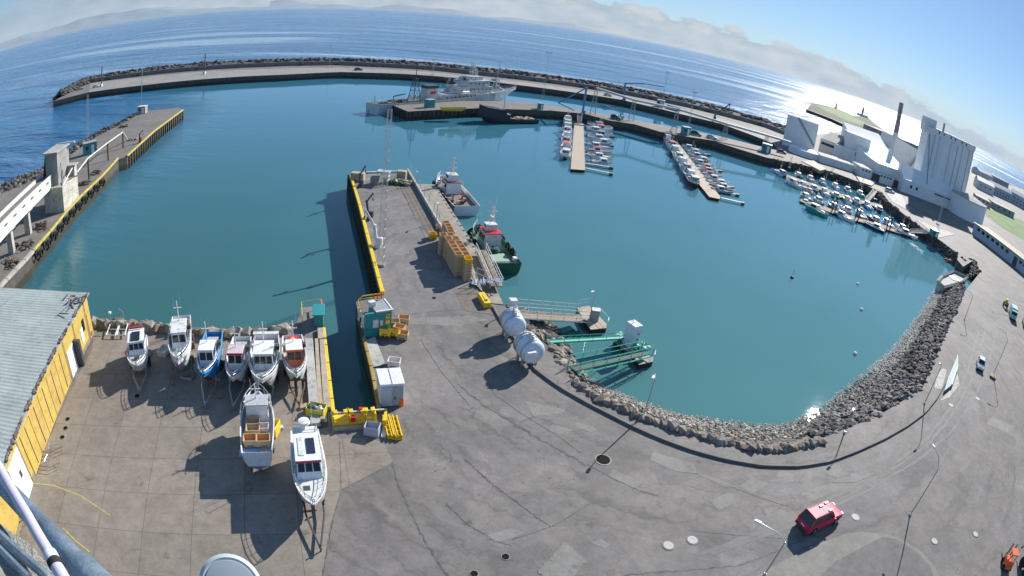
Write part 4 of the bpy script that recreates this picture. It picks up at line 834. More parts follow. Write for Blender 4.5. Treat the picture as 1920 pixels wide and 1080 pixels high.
# metal frames near the boulders, left
fr = thing('boat_cradle', 'pair of white tubular frames leaning by the boulders at the yard edge', 'cradle', at(218, 632)); b = MB(); c0 = at(218, 632)
for s in (0, 1):
    ps = [at(200+s*20, 634)-c0, at(217+s*18, 634)-c0, at(225+s*16, 616)-c0, at(209+s*18, 614)-c0]; q = [Vector((p.x, p.y, .35+.25*(k > 1))) for k, p in enumerate(ps)]
    b.tube(q+[q[0]], .08, OFFW, 6); b.tube([q[0].lerp(q[3], .5), q[1].lerp(q[2], .5)], .06, OFFW, 5)
b.build('frame', fr); b = MB(); b.tube([at(212, 618)-c0, at(212, 618)-c0+Vector((0, 0, 2.2))], .05, STEEL, 5); b.box((*(at(212, 618)-c0)[:2], 2.2), (.3, .3, .2), WHITE); b.tube([at(236, 616)-c0, at(236, 616)-c0+Vector((-.2, .2, 2.0)), at(236, 616)-c0+Vector((-.8, .2, 2.3))], .06, STEEL, 5); b.build('upright', fr)
# ---- boulders (each one its own)
BM = []
for i in range(8): b = MB(); rock(b, (0, 0, 0), 1.0, [ROCKP, ROCKB, ROCKB][i % 3], random.Random(100+i), .8); BM.append(b)
PB = []
def boulder(i, p, r, lab, grp):
    if len(PB) <= i % 8: o = BM[i % 8].build('boulder', bevel=.05); PB.append(o)
    else: o = PB[i % 8].copy(); C.objects.link(o)
    rn = random.Random(i*7+1); o.location = p; o.scale = (r*(.8+.5*rn.random()), r*(.8+.4*rn.random()), r*(.8+.4*rn.random())); o.rotation_euler = (rn.random()*.5, rn.random()*.5, rn.random()*6.28); tag(o, lab, 'boulder', grp)
Yb = P2([(178, 606), (235, 608), (320, 617), (400, 624), (480, 625), (550, 614)])
for i in range(50): 
    p = lerp_poly(Yb, (i//2+.3+.4*(i % 2))/25.2); boulder(i, p+Vector((0, 1.3*(i % 2)-.6, -.75*(i % 2)+.15)), .98, 'angular grey boulder in the row along the water edge of the boat yard', 'boulders edging the boat yard')
Rb = P2([(1078, 716), (1112, 742), (1152, 761), (1200, 781), (1250, 799), (1300, 813), (1350, 828), (1400, 838), (1450, 844), (1500, 838), (1540, 826)])
for i in range(58): p = lerp_poly(Rb, (i+.5)/58); boulder(i+40, p+Vector((0, 0, -.05)), .58+.2*((i*7) % 5)/5, 'brown boulder in the row between the bay road and the pebble shore', 'boulders edging the bay road')
b = MB(); b.box((20, 0, -.6), (1, 1, 1), CONCD)
bb = MB(); bb.strip([Vector((p.x, p.y, GZ-.2)) for p in P2(yardedge[2:5])], [Vector((p.x, p.y+3.5, -1)) for p in P2(yardedge[2:5])], ROCK); struct(bb.build('shore'))
# ================================================================ BOATS
def hull_parts(L, B, D, hull, stripe, bottom, deckm, root, sw=.85, sheer=.18, full=2.3, bul=.45, open_from=None, flare=1.0, n=13, rub=None):
    rows = []
    for i in range(n):
        s = i/(n-1); s2 = s if i < n-1 else .995
        b = B/2*(sw+(1-sw)*math.sin(min(1, s/.5)*math.pi/2) if s < .5 else max(.02, (1-((s2-.5)/.5)**full)**.75))
        g = D*(1+sheer*s**2.5); k = D*.75*max(0, (s-.82)/.18)**2; x = -L/2+s*L; rk = max(0, (s-.55)/.45)**2*L*.07
        rows.append((x, b, g, k, rk))
    def pt(i, j, side):
        x, b, g, k, rk = rows[i]
        y, z, xx = [(0, k, x-rk*2), (b*.70, k+D*.22, x-rk*1.5), (b*.90, max(k, 0)+(g-k)*.55+0, x-rk*.7), (b*.97, g-D*.16, x-rk*.2), (b, g, x), (max(0, b-.10), g, x-.02), (max(0, b-.13), g-bul, x-.05)][j]
        return (xx, y*side, z)
    mb = MB(); mats_ = [bottom, hull, hull, stripe, WHITE if rub is None else rub, hull if hull is not BLACK else GREYP]
    for side in (1, -1):
        for j in range(6):
            vs = [pt(i, j, side) for i in range(n)]+[pt(i, j+1, side) for i in range(n)]
            fs = [(i, i+1, n+i+1, n+i) if side < 0 else (i, n+i, n+i+1, i+1) for i in range(n-1)]; mb.add(vs, fs, mats_[j])
        # transom
    tr_ = [pt(0, j, 1) for j in range(7)]+[pt(0, j, -1) for j in range(6, -1, -1)]
    for j in range(6): mb.add([pt(0, j, 1), pt(0, j, -1), pt(0, j+1, -1), pt(0, j+1, 1)], [(0, 1, 2, 3)], mats_[j] if j < 4 else hull)
    h = mb.build('hull', root, smooth=True)
    dk = MB(); vs = [pt(i, 6, 1) for i in range(n)]+[pt(i, 6, -1) for i in range(n)]; dk.add(vs, [(i, n+i, n+i+1, i+1) for i in range(n-1)], deckm); dk.build('deck', root)
    return rows
def wheelhouse(root, x0, x1, w, z, h, cab, roofm, rake=.35, name='wheelhouse', win=True, trim=None, over=.12):
    xa, xb = x0, x1; t = w*.44; b = MB()
    base = [(xa, -w/2, z), (xb, -w/2, z), (xb, w/2, z), (xa, w/2, z)]; top = [(xa+.05, -t, z+h), (xb-rake, -t, z+h), (xb-rake, t, z+h), (xa+.05, t, z+h)]
    b.add(base+top, [(0, 1, 5, 4), (1, 2, 6, 5), (2, 3, 7, 6), (3, 0, 4, 7), (4, 5, 6, 7)], cab); wh_ = b.build(name, root)
    b = MB(); cx = (xa+.05+xb-rake)/2; b.box((cx, 0, z+h+.05), (xb-rake-xa+over*2, 2*t+over*2, .1), roofm); b.build('roof', wh_, bevel=.03)
    if trim: b = MB(); b.box((xb-rake+over*.6, 0, z+h-.02), (.16, 2*t+over*1.6, .2), trim); b.build('roof_trim', wh_)
    if win:
        f0, f1 = .45, .88
        for k in range(3 if w > 1.7 else 2):
            m_ = 3 if w > 1.7 else 2; y0, y1 = -1+2*(k+.07)/m_, -1+2*(k+.93)/m_; v = []
            for f, y in ((f0, y0), (f0, y1), (f1, y1), (f1, y0)): hw = w/2+(t-w/2)*f; v.append((xb-rake*f+.025, hw*y*.96, z+h*f))
            q = MB(); q.add(v, [(0, 1, 2, 3)], GLASS); q.build('window', wh_)
        for s in (-1, 1):
            v = []; 
            for f, g in ((f0, .12), (f0, .9), (f1, .9), (f1, .12)): hw = w/2+(t-w/2)*f; x = xa+(xb-rake*f-xa)*g; v.append((x, s*(hw+.02), z+h*f))
            q = MB(); q.add(v, [(0, 1, 2, 3)], GLASS); q.build('window', wh_)
    return wh_
def rail(root, pts, h, m=STEEL, name='railing'):
    b = MB(); b.tube([(p[0], p[1], p[2]+h) for p in pts], .03, m, 5)
    b.tube([(p[0], p[1], p[2]+h*.55) for p in pts], .02, m, 4)
    for p in pts: b.tube([p, (p[0], p[1], p[2]+h)], .025, m, 4)
    b.build(name, root)
def mastp(root, x, z, h, m=OFFW, arms=1, name='mast'):
    b = MB(); b.tube([(x, 0, z), (x, 0, z+h)], .05, m, 6)
    for i in range(arms): b.box((x, 0, z+h*(.65+.2*i)), (.08, .9-.3*i, .06), m)
    b.tube([(x, .35, z+h*.65), (x, .35, z+h*1.35)], .012, m, 3); b.tube([(x, -.35, z+h*.65), (x, -.35, z+h*1.2)], .012, m, 3); b.build(name, root)
def bowrail(root, L, B, D, rows, h=.6, m=STEEL, frm=6):
    pts = [(r[0]-.05, r[1]*.92, r[2]) for r in rows[frm:]]; pts += [(p[0], -p[1], p[2]) for p in reversed(pts)]; rail(root, pts, h, m, 'bow_rail')
def trailer(label, p, rz, L, group='boat trailers in the yard', col=STEEL):
    o = thing('boat_trailer', label, 'trailer', p, rz, group); b = MB()
    for s in (-1, 1): b.tube([(-L*.45, s*.8, .55), (L*.35, s*.7, .55), (L*.72, 0, .5)], .08, col, 6)
    for x in (-L*.4, -L*.1, L*.2): b.box((x, 0, .55), (.12, 1.8, .12), col)
    for x in (-L*.35, -L*.05, L*.25):
        for s in (-1, 1): b.box((x, s*.75, .8), (.12, .12, .5), col)
    b.build('frame', o); b = MB(); b.tube([(L*.70, 0, 0), (L*.70, 0, .8)], .06, col, 6); b.build('jockey_stand', o)
    for s in (-1, 1):
        for x in (-.35, .35): w = MB(); w.lathe((0, 0, 0), [(.18, -.11), (.33, -.11), (.33, .11), (.18, .11)], BLACK, 16); ob = w.build('wheel', o, smooth=True); ob.rotation_euler = (R(90), 0, 0); ob.location = (x-.5, s*1.05, .33)
    return o
def yard_boat(name, label, stern, bow, zpx, B, D, hull, stripe, deck, bottom=REDBOT, **k):
    """placed from the bow and stern seen at gunwale height"""
    A, F = at(*stern, GZ+zpx), at(*bow, GZ+zpx*1.08); L = math.hypot(F.x-A.x, F.y-A.y); c = (A+F)/2
    o = thing(name, label, 'boat', (c.x, c.y, GZ+zpx-D), ang(A, F)); rows = hull_parts(L, B, D, hull, stripe, bottom, deck, o, **k); return o, L, rows
# 1 small white cruiser
o, L, rw = yard_boat('motor_boat', 'small white cabin cruiser on a trailer, farthest left of the boats by the boulders', (259, 630), (256, 686), 2.0, 2.5, 1.35, WHITE, WHITE, LGREY, bottom=WHITE, bul=.12)
wheelhouse(o, -L*.38, L*.12, 1.9, 1.25, 1.25, WHITE, WHITE, .55); b = MB(); b.box((-L*.12, 0, 2.68), (L*.28, 1.0, .08), GLASS); b.build('roof_hatch', o)
b = MB(); b.box((L*.25, 0, 1.55), (.55, .6, .06), DGREY); b.build('hatch', o); bowrail(o, L, 2.5, 1.35, rw, .45)
b = MB(); b.box((-L*.38, 0, 2.85), (.15, 1.7, .08), RED); [b.tube([(-L*.38, s*.8, 1.3), (-L*.38, s*.8, 2.85)], .04, STEEL, 5) for s in (-1, 1)]; b.build('light_arch', o)
b = MB(); b.box((-L*.53, 0, 1.0), (.45, .45, .9), DGREY); b.build('outboard_engine', o, bevel=.06)
trailer('long grey boat trailer under the small white cabin cruiser', Vector((o.location.x, o.location.y, GZ)), o.rotation_euler.z, L*1.12)
b = MB(); b.lathe((0, 0, 0), [(.12, -.3), (.3, -.2), (.3, .2), (.12, .3)], ORANGE, 10); q = b.build('buoy', smooth=True); q.location = at(239, 662, GZ+1.5); q.parent = None; tag(q, 'orange fender buoy hung on the bow of the small white cruiser', 'buoy')
# 2 high white fishing boat
def fishing(label, stern, bow, z, B, D, hull, stripe, deck, cab, roof, cx0, cx1, trim=None, bottom=REDBOT, rake=.4, h=1.7, mast=2.2, rim=None, fb=.45):
    o, L, rw = yard_boat('fishing_boat', label, stern, bow, z, B, D, hull, stripe, deck, bottom, bul=fb, rub=rim)
    wheelhouse(o, L*cx0, L*cx1, B*.66, D-fb, h, cab, roof, rake, trim=trim)
    mastp(o, L*cx0+.3, D-fb+h+.1, mast); bowrail(o, L, B, D, rw, .5)
    b = MB(); b.box((L*(cx1+.14), 0, D-.05), (.6, .6, .12), GREYP); b.build('hatch', o); b = MB()
    for s in (-1, 1): b.box((-L*.25, s*B*.36, D-.1), (.45, .35, .5), GREYP)
    b.build('gear_box', o); b = MB(); b.tube([(-L*.12, B*.40, D-fb), (-L*.12, B*.40, D+.5)], .05, STEEL, 5); b.box((-L*.12, B*.42, D+.55), (.5, .4, .4), DGREY); b.build('line_hauler', o)
    b = MB(); b.box((-L*.30, 0, D-fb+.14), (L*.22, B*.5, .28), LGREY); b.build('fish_hatch', o)
    return o, L, rw
o2, L2, _ = fishing('tall white fishing boat with a beige tub at its stern, second by the boulders', (340, 592), (333, 674), 3.0, 2.55, 2.3, WHITE, WHITE, LGREY, WHITE, OFFW, -.22, .12, bottom=paint('grey_antifoul', (.35, .36, .4), .6, .3), fb=.8)
b = MB(); b.box((0, 0, .5), (1.2, 1.0, 1.0), TUBB); bb = MB()
def tubmesh(l=1.2, w=1.0, h=.75, m=TUBB, rim=None, n=None):
    b = MB(); tb = .93; rim = rim or m
    def ring(z, ins, k): x, y = l/2*k-ins, w/2*k-ins; return [(-x, -y, z), (x, -y, z), (x, y, z), (-x, y, z)]
    rs = [ring(.1, 0, tb), ring(h, 0, 1), ring(h, .06, 1), ring(.16, .07, tb)]; vs = [v for q in rs for v in q]; fs = []; ms = []
    b.add([*rs[0], *rs[1]], [(i, (i+1) % 4, 4+(i+1) % 4, 4+i) for i in range(4)], m)
    b.add([*rs[1], *rs[2]], [(i, (i+1) % 4, 4+(i+1) % 4, 4+i) for i in range(4)], rim)
    b.add([*rs[2], *rs[3]], [(i, (i+1) % 4, 4+(i+1) % 4, 4+i) for i in range(4)], rim)
    b.add(rs[3], [(0, 1, 2, 3)], rim); b.add(rs[0], [(3, 2, 1, 0)], m)
    for x in (-1, 0, 1): b.box((x*l*.36, 0, .05), (.16, w*.86, .1), m)
    for s in (-1, 1): b.box((0, s*w*.475, .22), (l*.45, .02, .10), DGREY); b.box((0, s*w*.49, h*.72), (l*.96, .03, .05), rim); b.box((s*l*.475, 0, .22), (.02, w*.4, .10), DGREY)
    return b
PT = {}
def tub(p, rz, kind, label, group=None, s=1.0, tilt=None):
    if kind not in PT:
        if kind == 'stacked':
            b_ = MB(); l, w, h = 1.2, 1.0, .335
            b_.box((0, 0, .07+h/2), (l*.97, w*.97, h), TUBB); b_.box((0, 0, .07+h-.03), (l, w, .05), TUBO)
            for x in (-1, 0, 1): b_.box((x*l*.36, 0, .035), (.18, w*.9, .07), TUBB)
            b_.box((0, 0, .035), (l*.8, w*.8, .068), DGREY); b_.box((0, 0, .22), (l*.5, w*.985, .07), DGREY); b_.box((0, 0, .22), (l*.985, w*.45, .07), DGREY)
            o = b_.build('fish_tub'); PT[kind] = o; tag(o, label, 'fish tub', group); o.location = p; o.rotation_euler = (0, 0, rz); o.scale = (s, s, s); return o
        m, r_ = {'beige': (TUBB, TUBO), 'plain': (TUBB, TUBB), 'yellow': (TUBY, TUBY), 'white': (TUBW, TUBW)}[kind]; o = tubmesh(m=m, rim=r_).build('fish_tub', bevel=.02); PT[kind] = o
    else: o = PT[kind].copy(); C.objects.link(o)
    tag(o, label, 'fish tub', group); o.location = p; o.rotation_euler = (0, 0, rz) if tilt is None else tilt; o.scale = (s, s, s); return o
dk = GZ+3.0
p = at(346, 600, dk+.3); tub(Vector((p.x, p.y, dk-.75)), o2.rotation_euler.z, 'beige', 'beige tub carried at the stern of the tall white fishing boat')
b = MB(); c0 = Vector((o2.location.x, o2.location.y, GZ))
cr = thing('boat_cradle', 'timber cradle under the tall white fishing boat', 'cradle', c0, o2.rotation_euler.z)
for x in (-L2*.3, 0, L2*.3): b.box((x, 0, .35), (.3, 2.4, .7), WOOD)
for s in (-1, 1): b.tube([(-L2*.3, s*1.2, 0), (-L2*.3, s*1.2, 1.7)], .07, WOOD, 5); b.tube([(L2*.25, s*1.1, 0), (L2*.25, s*1.1, 1.7)], .07, WOOD, 5)
b.build('beam', cr)
# 3 blue boat
o3, L3, _ = fishing('bright blue fishing boat with a white wheelhouse near its bow, third in the row', (401, 622), (382, 703), 2.4, 2.35, 1.7, BLUE, BLUE, mat('blue_grey_deck', (.12, .22, .30), .6, dirt=.3), WHITE, WHITE, -.02, .24, rim=paint('light_blue', (.12, .45, .75), .35, .1), bottom=RUST)
# 4 white open boat with reddish roof trim
o4, L4, rw4 = fishing('white open fishing boat with a pink-red edged cabin roof, fourth in the row', (454, 631), (436, 710), 2.2, 2.35, 1.5, WHITE, WHITE, GREYP, WHITE, paint('pinkish_roof', (.62, .5, .52), .5, .2), .0, .22, trim=RED, bottom=RUST)
# 5 big white boat
o5, L5, _ = fishing('broad white fishing boat with two dark front windows, fifth in the row', (500, 628), (491, 714), 2.7, 3.0, 2.0, WHITE, WHITE, LGREY, OFFW, WHITE, -.12, .20, bottom=DGREY, h=1.6)
b = MB(); b.box((-L5*.42, 0, 2.6), (.5, 2.6, .12), OFFW); [b.tube([(-L5*.42, s*1.2, 1.6), (-L5*.42, s*1.2, 2.6)], .05, STEEL, 5) for s in (-1, 1)]; b.build('stern_arch', o5)
# 6 pale green-white boat with orange cabin
o6, L6, _ = fishing('pale fishing boat with an orange-trimmed cabin and a red raft, last by the dock', (548, 628), (556, 704), 2.4, 2.4, 1.7, paint('pale_green_hull', (.50, .68, .66), .4, .2), WHITE, LGREY, ORANGE, WHITE, -.08, .20, trim=ORANGE, bottom=RUST)
b = MB(); b.lathe((-L6*.33, 0, 1.55), [(.75, 0), (.85, .15), (.75, .35), (.2, .4)], RED, 14); b.lathe((-L6*.33, 0, 1.75), [(.3, .2), (.2, .32)], YELLOW, 10); b.build('life_raft', o6, smooth=True)
for i, (oo, LL, lab) in enumerate(((o3, L3, 'trailer under the bright blue fishing boat'), (o4, L4, 'trailer under the open boat with the pink-red roof edge'), (o5, L5, 'trailer under the broad white fishing boat'), (o6, L6, 'rusty trailer under the orange-trimmed boat'))):
    trailer(lab, Vector((oo.location.x, oo.location.y, GZ)), oo.rotation_euler.z, LL*1.0, col=RUST if i == 3 else STEEL)
# 7 white boat with tubs, bow away from the camera
o7, L7, r7 = yard_boat('fishing_boat', 'long white fishing boat carrying tubs on its open aft deck', (481, 848), (484, 735), 2.6, 2.95, 1.9, WHITE, WHITE, LGREY, bottom=paint('violet_bottom', (.28, .22, .38), .5, .2), bul=.55)
bowrail(o7, L7, 2.95, 1.9, r7, .9); wheelhouse(o7, L7*.08, L7*.30, 2.0, 1.35, 1.7, WHITE, LGREY, .4); mastp(o7, L7*.2, 3.1, 1.5)
b = MB(); 
for i in range(7): rn = random.Random(i); b.box((L7*.33+.25*rn.random(), -1+.33*i, 2.0+.4*rn.random()), (.5, .28, .3+.3*rn.random()), rn.choice([WHITE, GREYP, OFFW]))
b.build('foredeck_gear', o7)
b = MB(); b.box((-L7*.44, .7, 1.45), (L7*.10, 1.6, .1), paint('sky_blue_panel', (.15, .38, .62), .4, .1)); b.build('stern_panel', o7)
zd = o7.location.z+1.38
for px, py, kd, lab in ((469, 822, 'beige', 'left one of the two beige tubs across the stern deck of the white boat'), (493, 822, 'beige', 'right one of the two beige tubs across the stern deck of the white boat'), (474, 803, 'plain', 'closed beige tub lying nearest the two stern tubs on the white boat'), (474, 790, 'plain', 'closed beige tub in the middle of the white boat deck'),
                        (490, 766, 'beige', 'open brown-lined tub on the boat deck beside the wheelhouse'), (493, 797, 'white', 'small white tub against the rail of the tub-laden boat')):
    p = at(px, py, zd+.6); tub(Vector((p.x, p.y, zd)), o7.rotation_euler.z+R(90), kd, lab, s=.78 if kd == 'white' else .98)
trailer('trailer under the long white boat carrying tubs', Vector((o7.location.x, o7.location.y, GZ)), o7.rotation_euler.z, L7*.95)
# 8 the nearest white boat
o8, L8, r8 = yard_boat('motor_boat', 'white cabin boat with crimson windscreen trim and a solar panel on its roof', (571, 806), (589, 948), 2.5, 2.7, 1.7, WHITE, WHITE, OFFW, bottom=paint('lilac_bottom', (.42, .36, .55), .4, .1), bul=.18)
w8 = wheelhouse(o8, -L8*.36, L8*.16, 1.95, 1.52, 1.35, WHITE, WHITE, .75, trim=paint('crimson_trim', (.42, .01, .08), .4, .1))
b = MB(); b.box((-L8*.10, .3, 3.0), (L8*.20, .65, .06), mat('solar_cells', (.03, .035, .06), .15, var=.2)); b.build('solar_panel', w8)
b = MB(); b.box((-L8*.10, -.45, 2.99), (L8*.24, .42, .06), OFFW); b.build('roof_hatch', w8)
b = MB(); b.lathe((-L8*.38, 0, 3.2), [(.42, 0), (.5, .1), (.45, .3), (.2, .36)], WHITE, 16); b.build('radar_dome', o8, smooth=True)
rail(o8, [(-L8*.40, -.95, 1.5), (-L8*.40, .95, 1.5), (-L8*.30, .95, 1.6), (-L8*.30, -.95, 1.6)], 1.5)
b = MB(); b.box((L8*.27, .45, 1.62), (L8*.13, .75, .05), OFFW); b.box((L8*.27, -.4, 1.62), (L8*.13, .7, .05), LGREY); b.build('deck_panel', o8); b = MB(); b.box((L8*.27, -.35, 1.68), (.5, .5, .07), DGREY); b.build('hatch', o8)
bowrail(o8, L8, 2.7, 1.7, r8, .5); b = MB(); [b.tube([(-L8*.42, s, 1.7), (-L8*.42+.1, s*1.1, 5.2)], .02, OFFW, 4) for s in (-.9, -.5, .6)]; b.build('aerial', o8)
trailer('black framed trailer under the nearest white cabin boat', Vector((o8.location.x, o8.location.y, GZ)), o8.rotation_euler.z, L8*1.05, col=DGREY)
# bits beside the boats
def crate(label, px, py, d, m, rz=0, z=GZ, name='crate', cat='crate', op=True):
    p = at(px, py, z); o = thing(name, label, cat, p, rz); b = MB(); l, w, h = d
    if op:
        for s in (-1, 1): b.box((0, s*(w/2-.03), h/2), (l, .06, h), m); b.box((s*(l/2-.03), 0, h/2), (.06, w-.13, h), m)
        b.box((0, 0, .06), (l-.13, w-.13, .1), m)
    else: b.box((0, 0, h/2), (l, w, h), m)
    b.build('body', o, bevel=.02); return o
crate('grey steel cart standing between the blue boat and the open white boat', 412, 700, (1.3, 2.4, .8), GREYP); crate('white box near the shadow between the first two boats', 309, 662, (1.2, 1.6, .6), OFFW)
crate('low grey frame lying on the ground in front of the blue boat', 352, 706, (1.6, 1.2, .3), GREYP); crate('small dark crate beside the first boat trailer', 275, 668, (.8, 1.4, .5), GREYP)
crate('yellow bin with rounded corners full of net and buoys beside the runway', 594, 775, (1.7, 1.2, .8), paint('lime_bin', (.62, .58, .05), .45, .2)); NB = MB(); rn = random.Random(8)
for i in range(22): rock(NB, (rn.uniform(-.65, .65), rn.uniform(-.4, .4), .6+.2*rn.random()), .2, rn.choice([NET, OFFW, DGREY, GREYP]), rn)
o = NB.build('net_heap'); o.location = at(594, 775); tag(o, 'tangle of net and floats inside the lime yellow bin', 'net')
crate('wooden plank box lying at an angle by the runway end', 575, 762, (1.5, .5, .25), PLY, R(50), op=False); crate('pale yellow barrel cart close to the long white boat', 514, 812, (.9, 1.4, 1.1), YELLOW); crate('pale fish box leaning next to the yellow cart', 521, 806, (1.0, .4, .3), OFFW, R(40), op=False)
# yellow boat lift gear at the end of the dock
A, B = at(622, 800), at(722, 792); bf_, L = frame('lifting_gear', 'yellow lifting gear with a long white bar across the end of the dock', 'lifting gear', A, B)
b = MB(); b.tube([(0, .5, 1.1), (L, .5, 1.1)], .07, WHITE, 8); b.build('bar', bf_)
for i, (x, w) in enumerate(((.18, 1.5), (.48, 1.6), (.72, 1.0))):
    b = MB()
    for s in (-1, 1): b.box((L*x+s*w*.45, .4, .6), (.18, 1.4, 1.2), YELLOW, taper=.15); b.box((L*x+s*w*.3, .4, 1.25), (.35, .5, .2), YELLOW)
    b.box((L*x, .4, .35), (w, 1.3, .25), YELLOW); b.box((L*x, -.1, .8), (w, .12, .2), YELLOW); b.build('frame', bf_, bevel=.02)
b = MB(); b.box((L*.40, 0, .6), (.4, .4, .8), RED); b.box((L*.56, .5, 1.2), (.3, .3, .5), RED); b.build('winch', bf_); b = MB(); b.box((L*.48, -.5, .15), (L*.95, .3, .3), PLY); b.build('sill_beam', bf_)
crate('grey plastic bin with a green inside in front of the lifting gear', 698, 812, (1.3, 1.0, .9), paint('lilac_grey', (.42, .44, .55), .5, .1)); 
for i in range(3):
    p = at(733+i*7.5, 803+i*1); q = thing('steel_beam', ['yellow steel trough beam, left one of the three by the dock corner', 'yellow steel trough beam, middle one of the three by the dock corner', 'yellow steel trough beam, right one of the three by the dock corner'][i], 'beam', p, R(112)); b = MB(); b.box((0, 0, .25), (2.9, .12, .5), YELLOW); b.box((0, .25, .06), (2.9, .5, .12), TUBY); b.box((0, .5, .25), (2.9, .1, .4), YELLOW)
    for k in range(5): b.box((-1.3+.65*k, .25, .25), (.08, .45, .35), TUBY)
    b.build('web', q, bevel=.02)
b = MB(); p = at(722, 790); q = thing('steel_post', 'tall yellow post plate at the dock corner behind the trough beams', 'post', p, R(100)); b.box((0, 0, .3), (2.6, .25, .3), YELLOW); b.box((-.9, 0, .7), (.4, .35, .6), YELLOW); b.box((-1.6, 0, .1), (1.4, .4, .15), OFFW); b.build('plate', q)
# white insulated box
A, B = at(713, 764), at(757, 761); bx, L = frame('shipping_container', 'white insulated container with lilac doors beside the lifting dock', 'container', A, B); h = zup(A, 709, 722)-GZ
bk = loc_in(bx, at(702, 693, GZ+h)); D = abs(bk.y); s = 1 if bk.y > 0 else -1
CW = paint('container_white', (.72, .76, .82), .4, .12); b = MB(); b.prism([(0, 0), (L, 0), (L, s*D), (0, s*D)], .1, h, CW); b.build('body', bx, bevel=.05)
b = MB(); b.prism([(-.04, -s*.04), (L+.04, -s*.04), (L+.04, s*(D+.04)), (-.04, s*(D+.04))], h, h+.06, WHITE); b.box((L/2, s*D/2, h+.08), (.06, D, .04), GREYP); b.build('roof', bx)
for i in range(2): b = MB(); b.box((L*(.28 if i == 0 else .76), -s*.03, h*.48), (L*(.52 if i == 0 else .40), .05, h*.86), paint('lilac_door', (.38, .48, .66), .4, .1) if i == 0 else paint('grey_door', (.30, .36, .46), .4, .1)); dd = b.build('door', bx); q = MB(); q.tube([(L*.52, -s*.1, .4), (L*.52, -s*.1, h*.9)], .03, STEEL, 6) if i == 0 else q.box((L*.62, -s*.09, h*.4), (.1, .06, .3), DGREY); q.build('handle', dd)
q = thing('barrel', 'orange barrel with a pale lid in front of the white container', 'barrel', at(751, 759)); b = MB(); b.lathe((0, 0, 0), [(.3, 0), (.33, .3), (.33, .6), (.3, .85)], ORANGE, 14); b.build('body', q, smooth=True); b = MB(); b.lathe((0, 0, .85), [(.27, 0), (.27, .06)], PLY, 14); b.build('lid', q)
# loose tubs by the pump house
for px, py, kd, lab, rz, tl in ((757, 605, 'beige', 'beige tub standing farthest back beside the teal pump house', .1, None), (739, 612, 'plain', 'beige tub half hidden against the corner of the teal pump house', .3, None), (749, 622, 'beige', 'beige tub between the yellow crates and the back tub', -.2, None),
                                (755, 634, 'beige', 'beige tub with an orange inside, nearest in the cluster by the pump house', .05, None), (722, 636, 'yellow', 'left of the two tipped yellow tubs by the pump house', 0, (R(-35), 0, .1)), (737, 635, 'yellow', 'right of the two tipped yellow tubs by the pump house', 0, (R(-35), 0, -.1)),
                                (739, 686, 'white', 'white lidless tub behind the white insulated container', .05, None)):
    p = at(px, py); tub(p+Vector((0, 0, .3 if tl else 0)), rz, kd, lab, tilt=tl, s=1.05)
# stacked tubs
st_px = [(836.5, 418.5), (840, 424), (843, 429.6), (845, 435), (831, 441), (844, 441), (841, 448), (854, 448), (847, 457), (860.5, 457), (851, 464), (865, 464), (855, 470.5), (869, 470.5), (860, 477.5), (873.5, 477.5), (878, 486)]
H7 = 2.95; ax = ang(at(873.5, 477.5, GZ+H7), at(860.5, 457, GZ+H7))
for i, (px, py) in enumerate(st_px):
    p = at(px, py, GZ+H7); n = 7
    for k in range(n):
        top = k == n-1; last = i == len(st_px)-1
        tub(Vector((p.x, p.y, GZ+k*.405)), ax, 'yellow' if (top and last) else ('beige' if top else 'stacked'), 'yellow tub on top of the stack nearest the stairs' if (top and last) else ('open orange-lined tub on top of the tall tub block' if top else 'beige fish tub inside the tall stacked block on the pier'), None if (top and last) else ('top tubs of the tall block' if top else 'tubs of the tall block'), s=.98)
tub(at(811, 447), ax, 'yellow', 'yellow tub standing alone to the left of the tall tub block', s=1.15); tub(at(820, 446)+Vector((0, 0, 1.6)), ax, 'beige', 'small beige tub leaning between the yellow tub and the block', s=.7)
# objects at the pier end
crate('beige cabin box with a white side at the far left of the pier end', 671, 338, (2.6, 1.6, 1.6), PLY, op=False); crate('beige box stack next to the net heap at the pier end', 753, 336, (1.8, 1.5, 1.8), PLY, op=False)
crate('grey fish crates stacked left of the lattice frame at the pier end', 703, 345, (1.6, 1.4, 1.5), paint('dusty_grey', (.28, .25, .23), .7, .3), op=False)
q = thing('equipment_frame', 'pale green steel frame at the middle of the pier end', 'frame', at(719, 344)); b = MB(); lattice(b, 2.2, 2.4, paint('pale_green', (.35, .50, .46), .5, .2), seg=1.2, r=.07, taper=.9); b.build('frame', q); b = MB(); b.box((0, 0, 2.5), (2.6, 1.8, .15), LGREY); b.build('top_plate', q)
nh = MB(); rn = random.Random(6); [rock(nh, (rn.uniform(-2.5, 3.0), rn.uniform(-.9, .9), .3+.4*rn.random()), .6, rn.choice([NET, ROPE, mat('net_olive', (.2, .2, .1), .95, var=.4)]), rn, .6) for _ in range(30)]; o = nh.build('net_heap', smooth=True); o.location = at(744, 344); tag(o, 'long heap of olive fishing net at the far end of the pier', 'net')
# yellow feeder beam and frames near the gangways
q, L = frame('steel_beam', 'bright yellow beam lying on the planks by the stairs', 'beam', at(901, 557), at(914, 578)); b = MB(); b.box((L/2, 0, .35), (L, .9, .7), YELLOW); b.build('body', q, bevel=.04); b = MB(); b.box((L/2, 0, .72), (L*.5, .2, .06), TUBY); b.box((L*.75, 0, .76), (.3, .3, .06), DGREY); b.build('bracket', q)
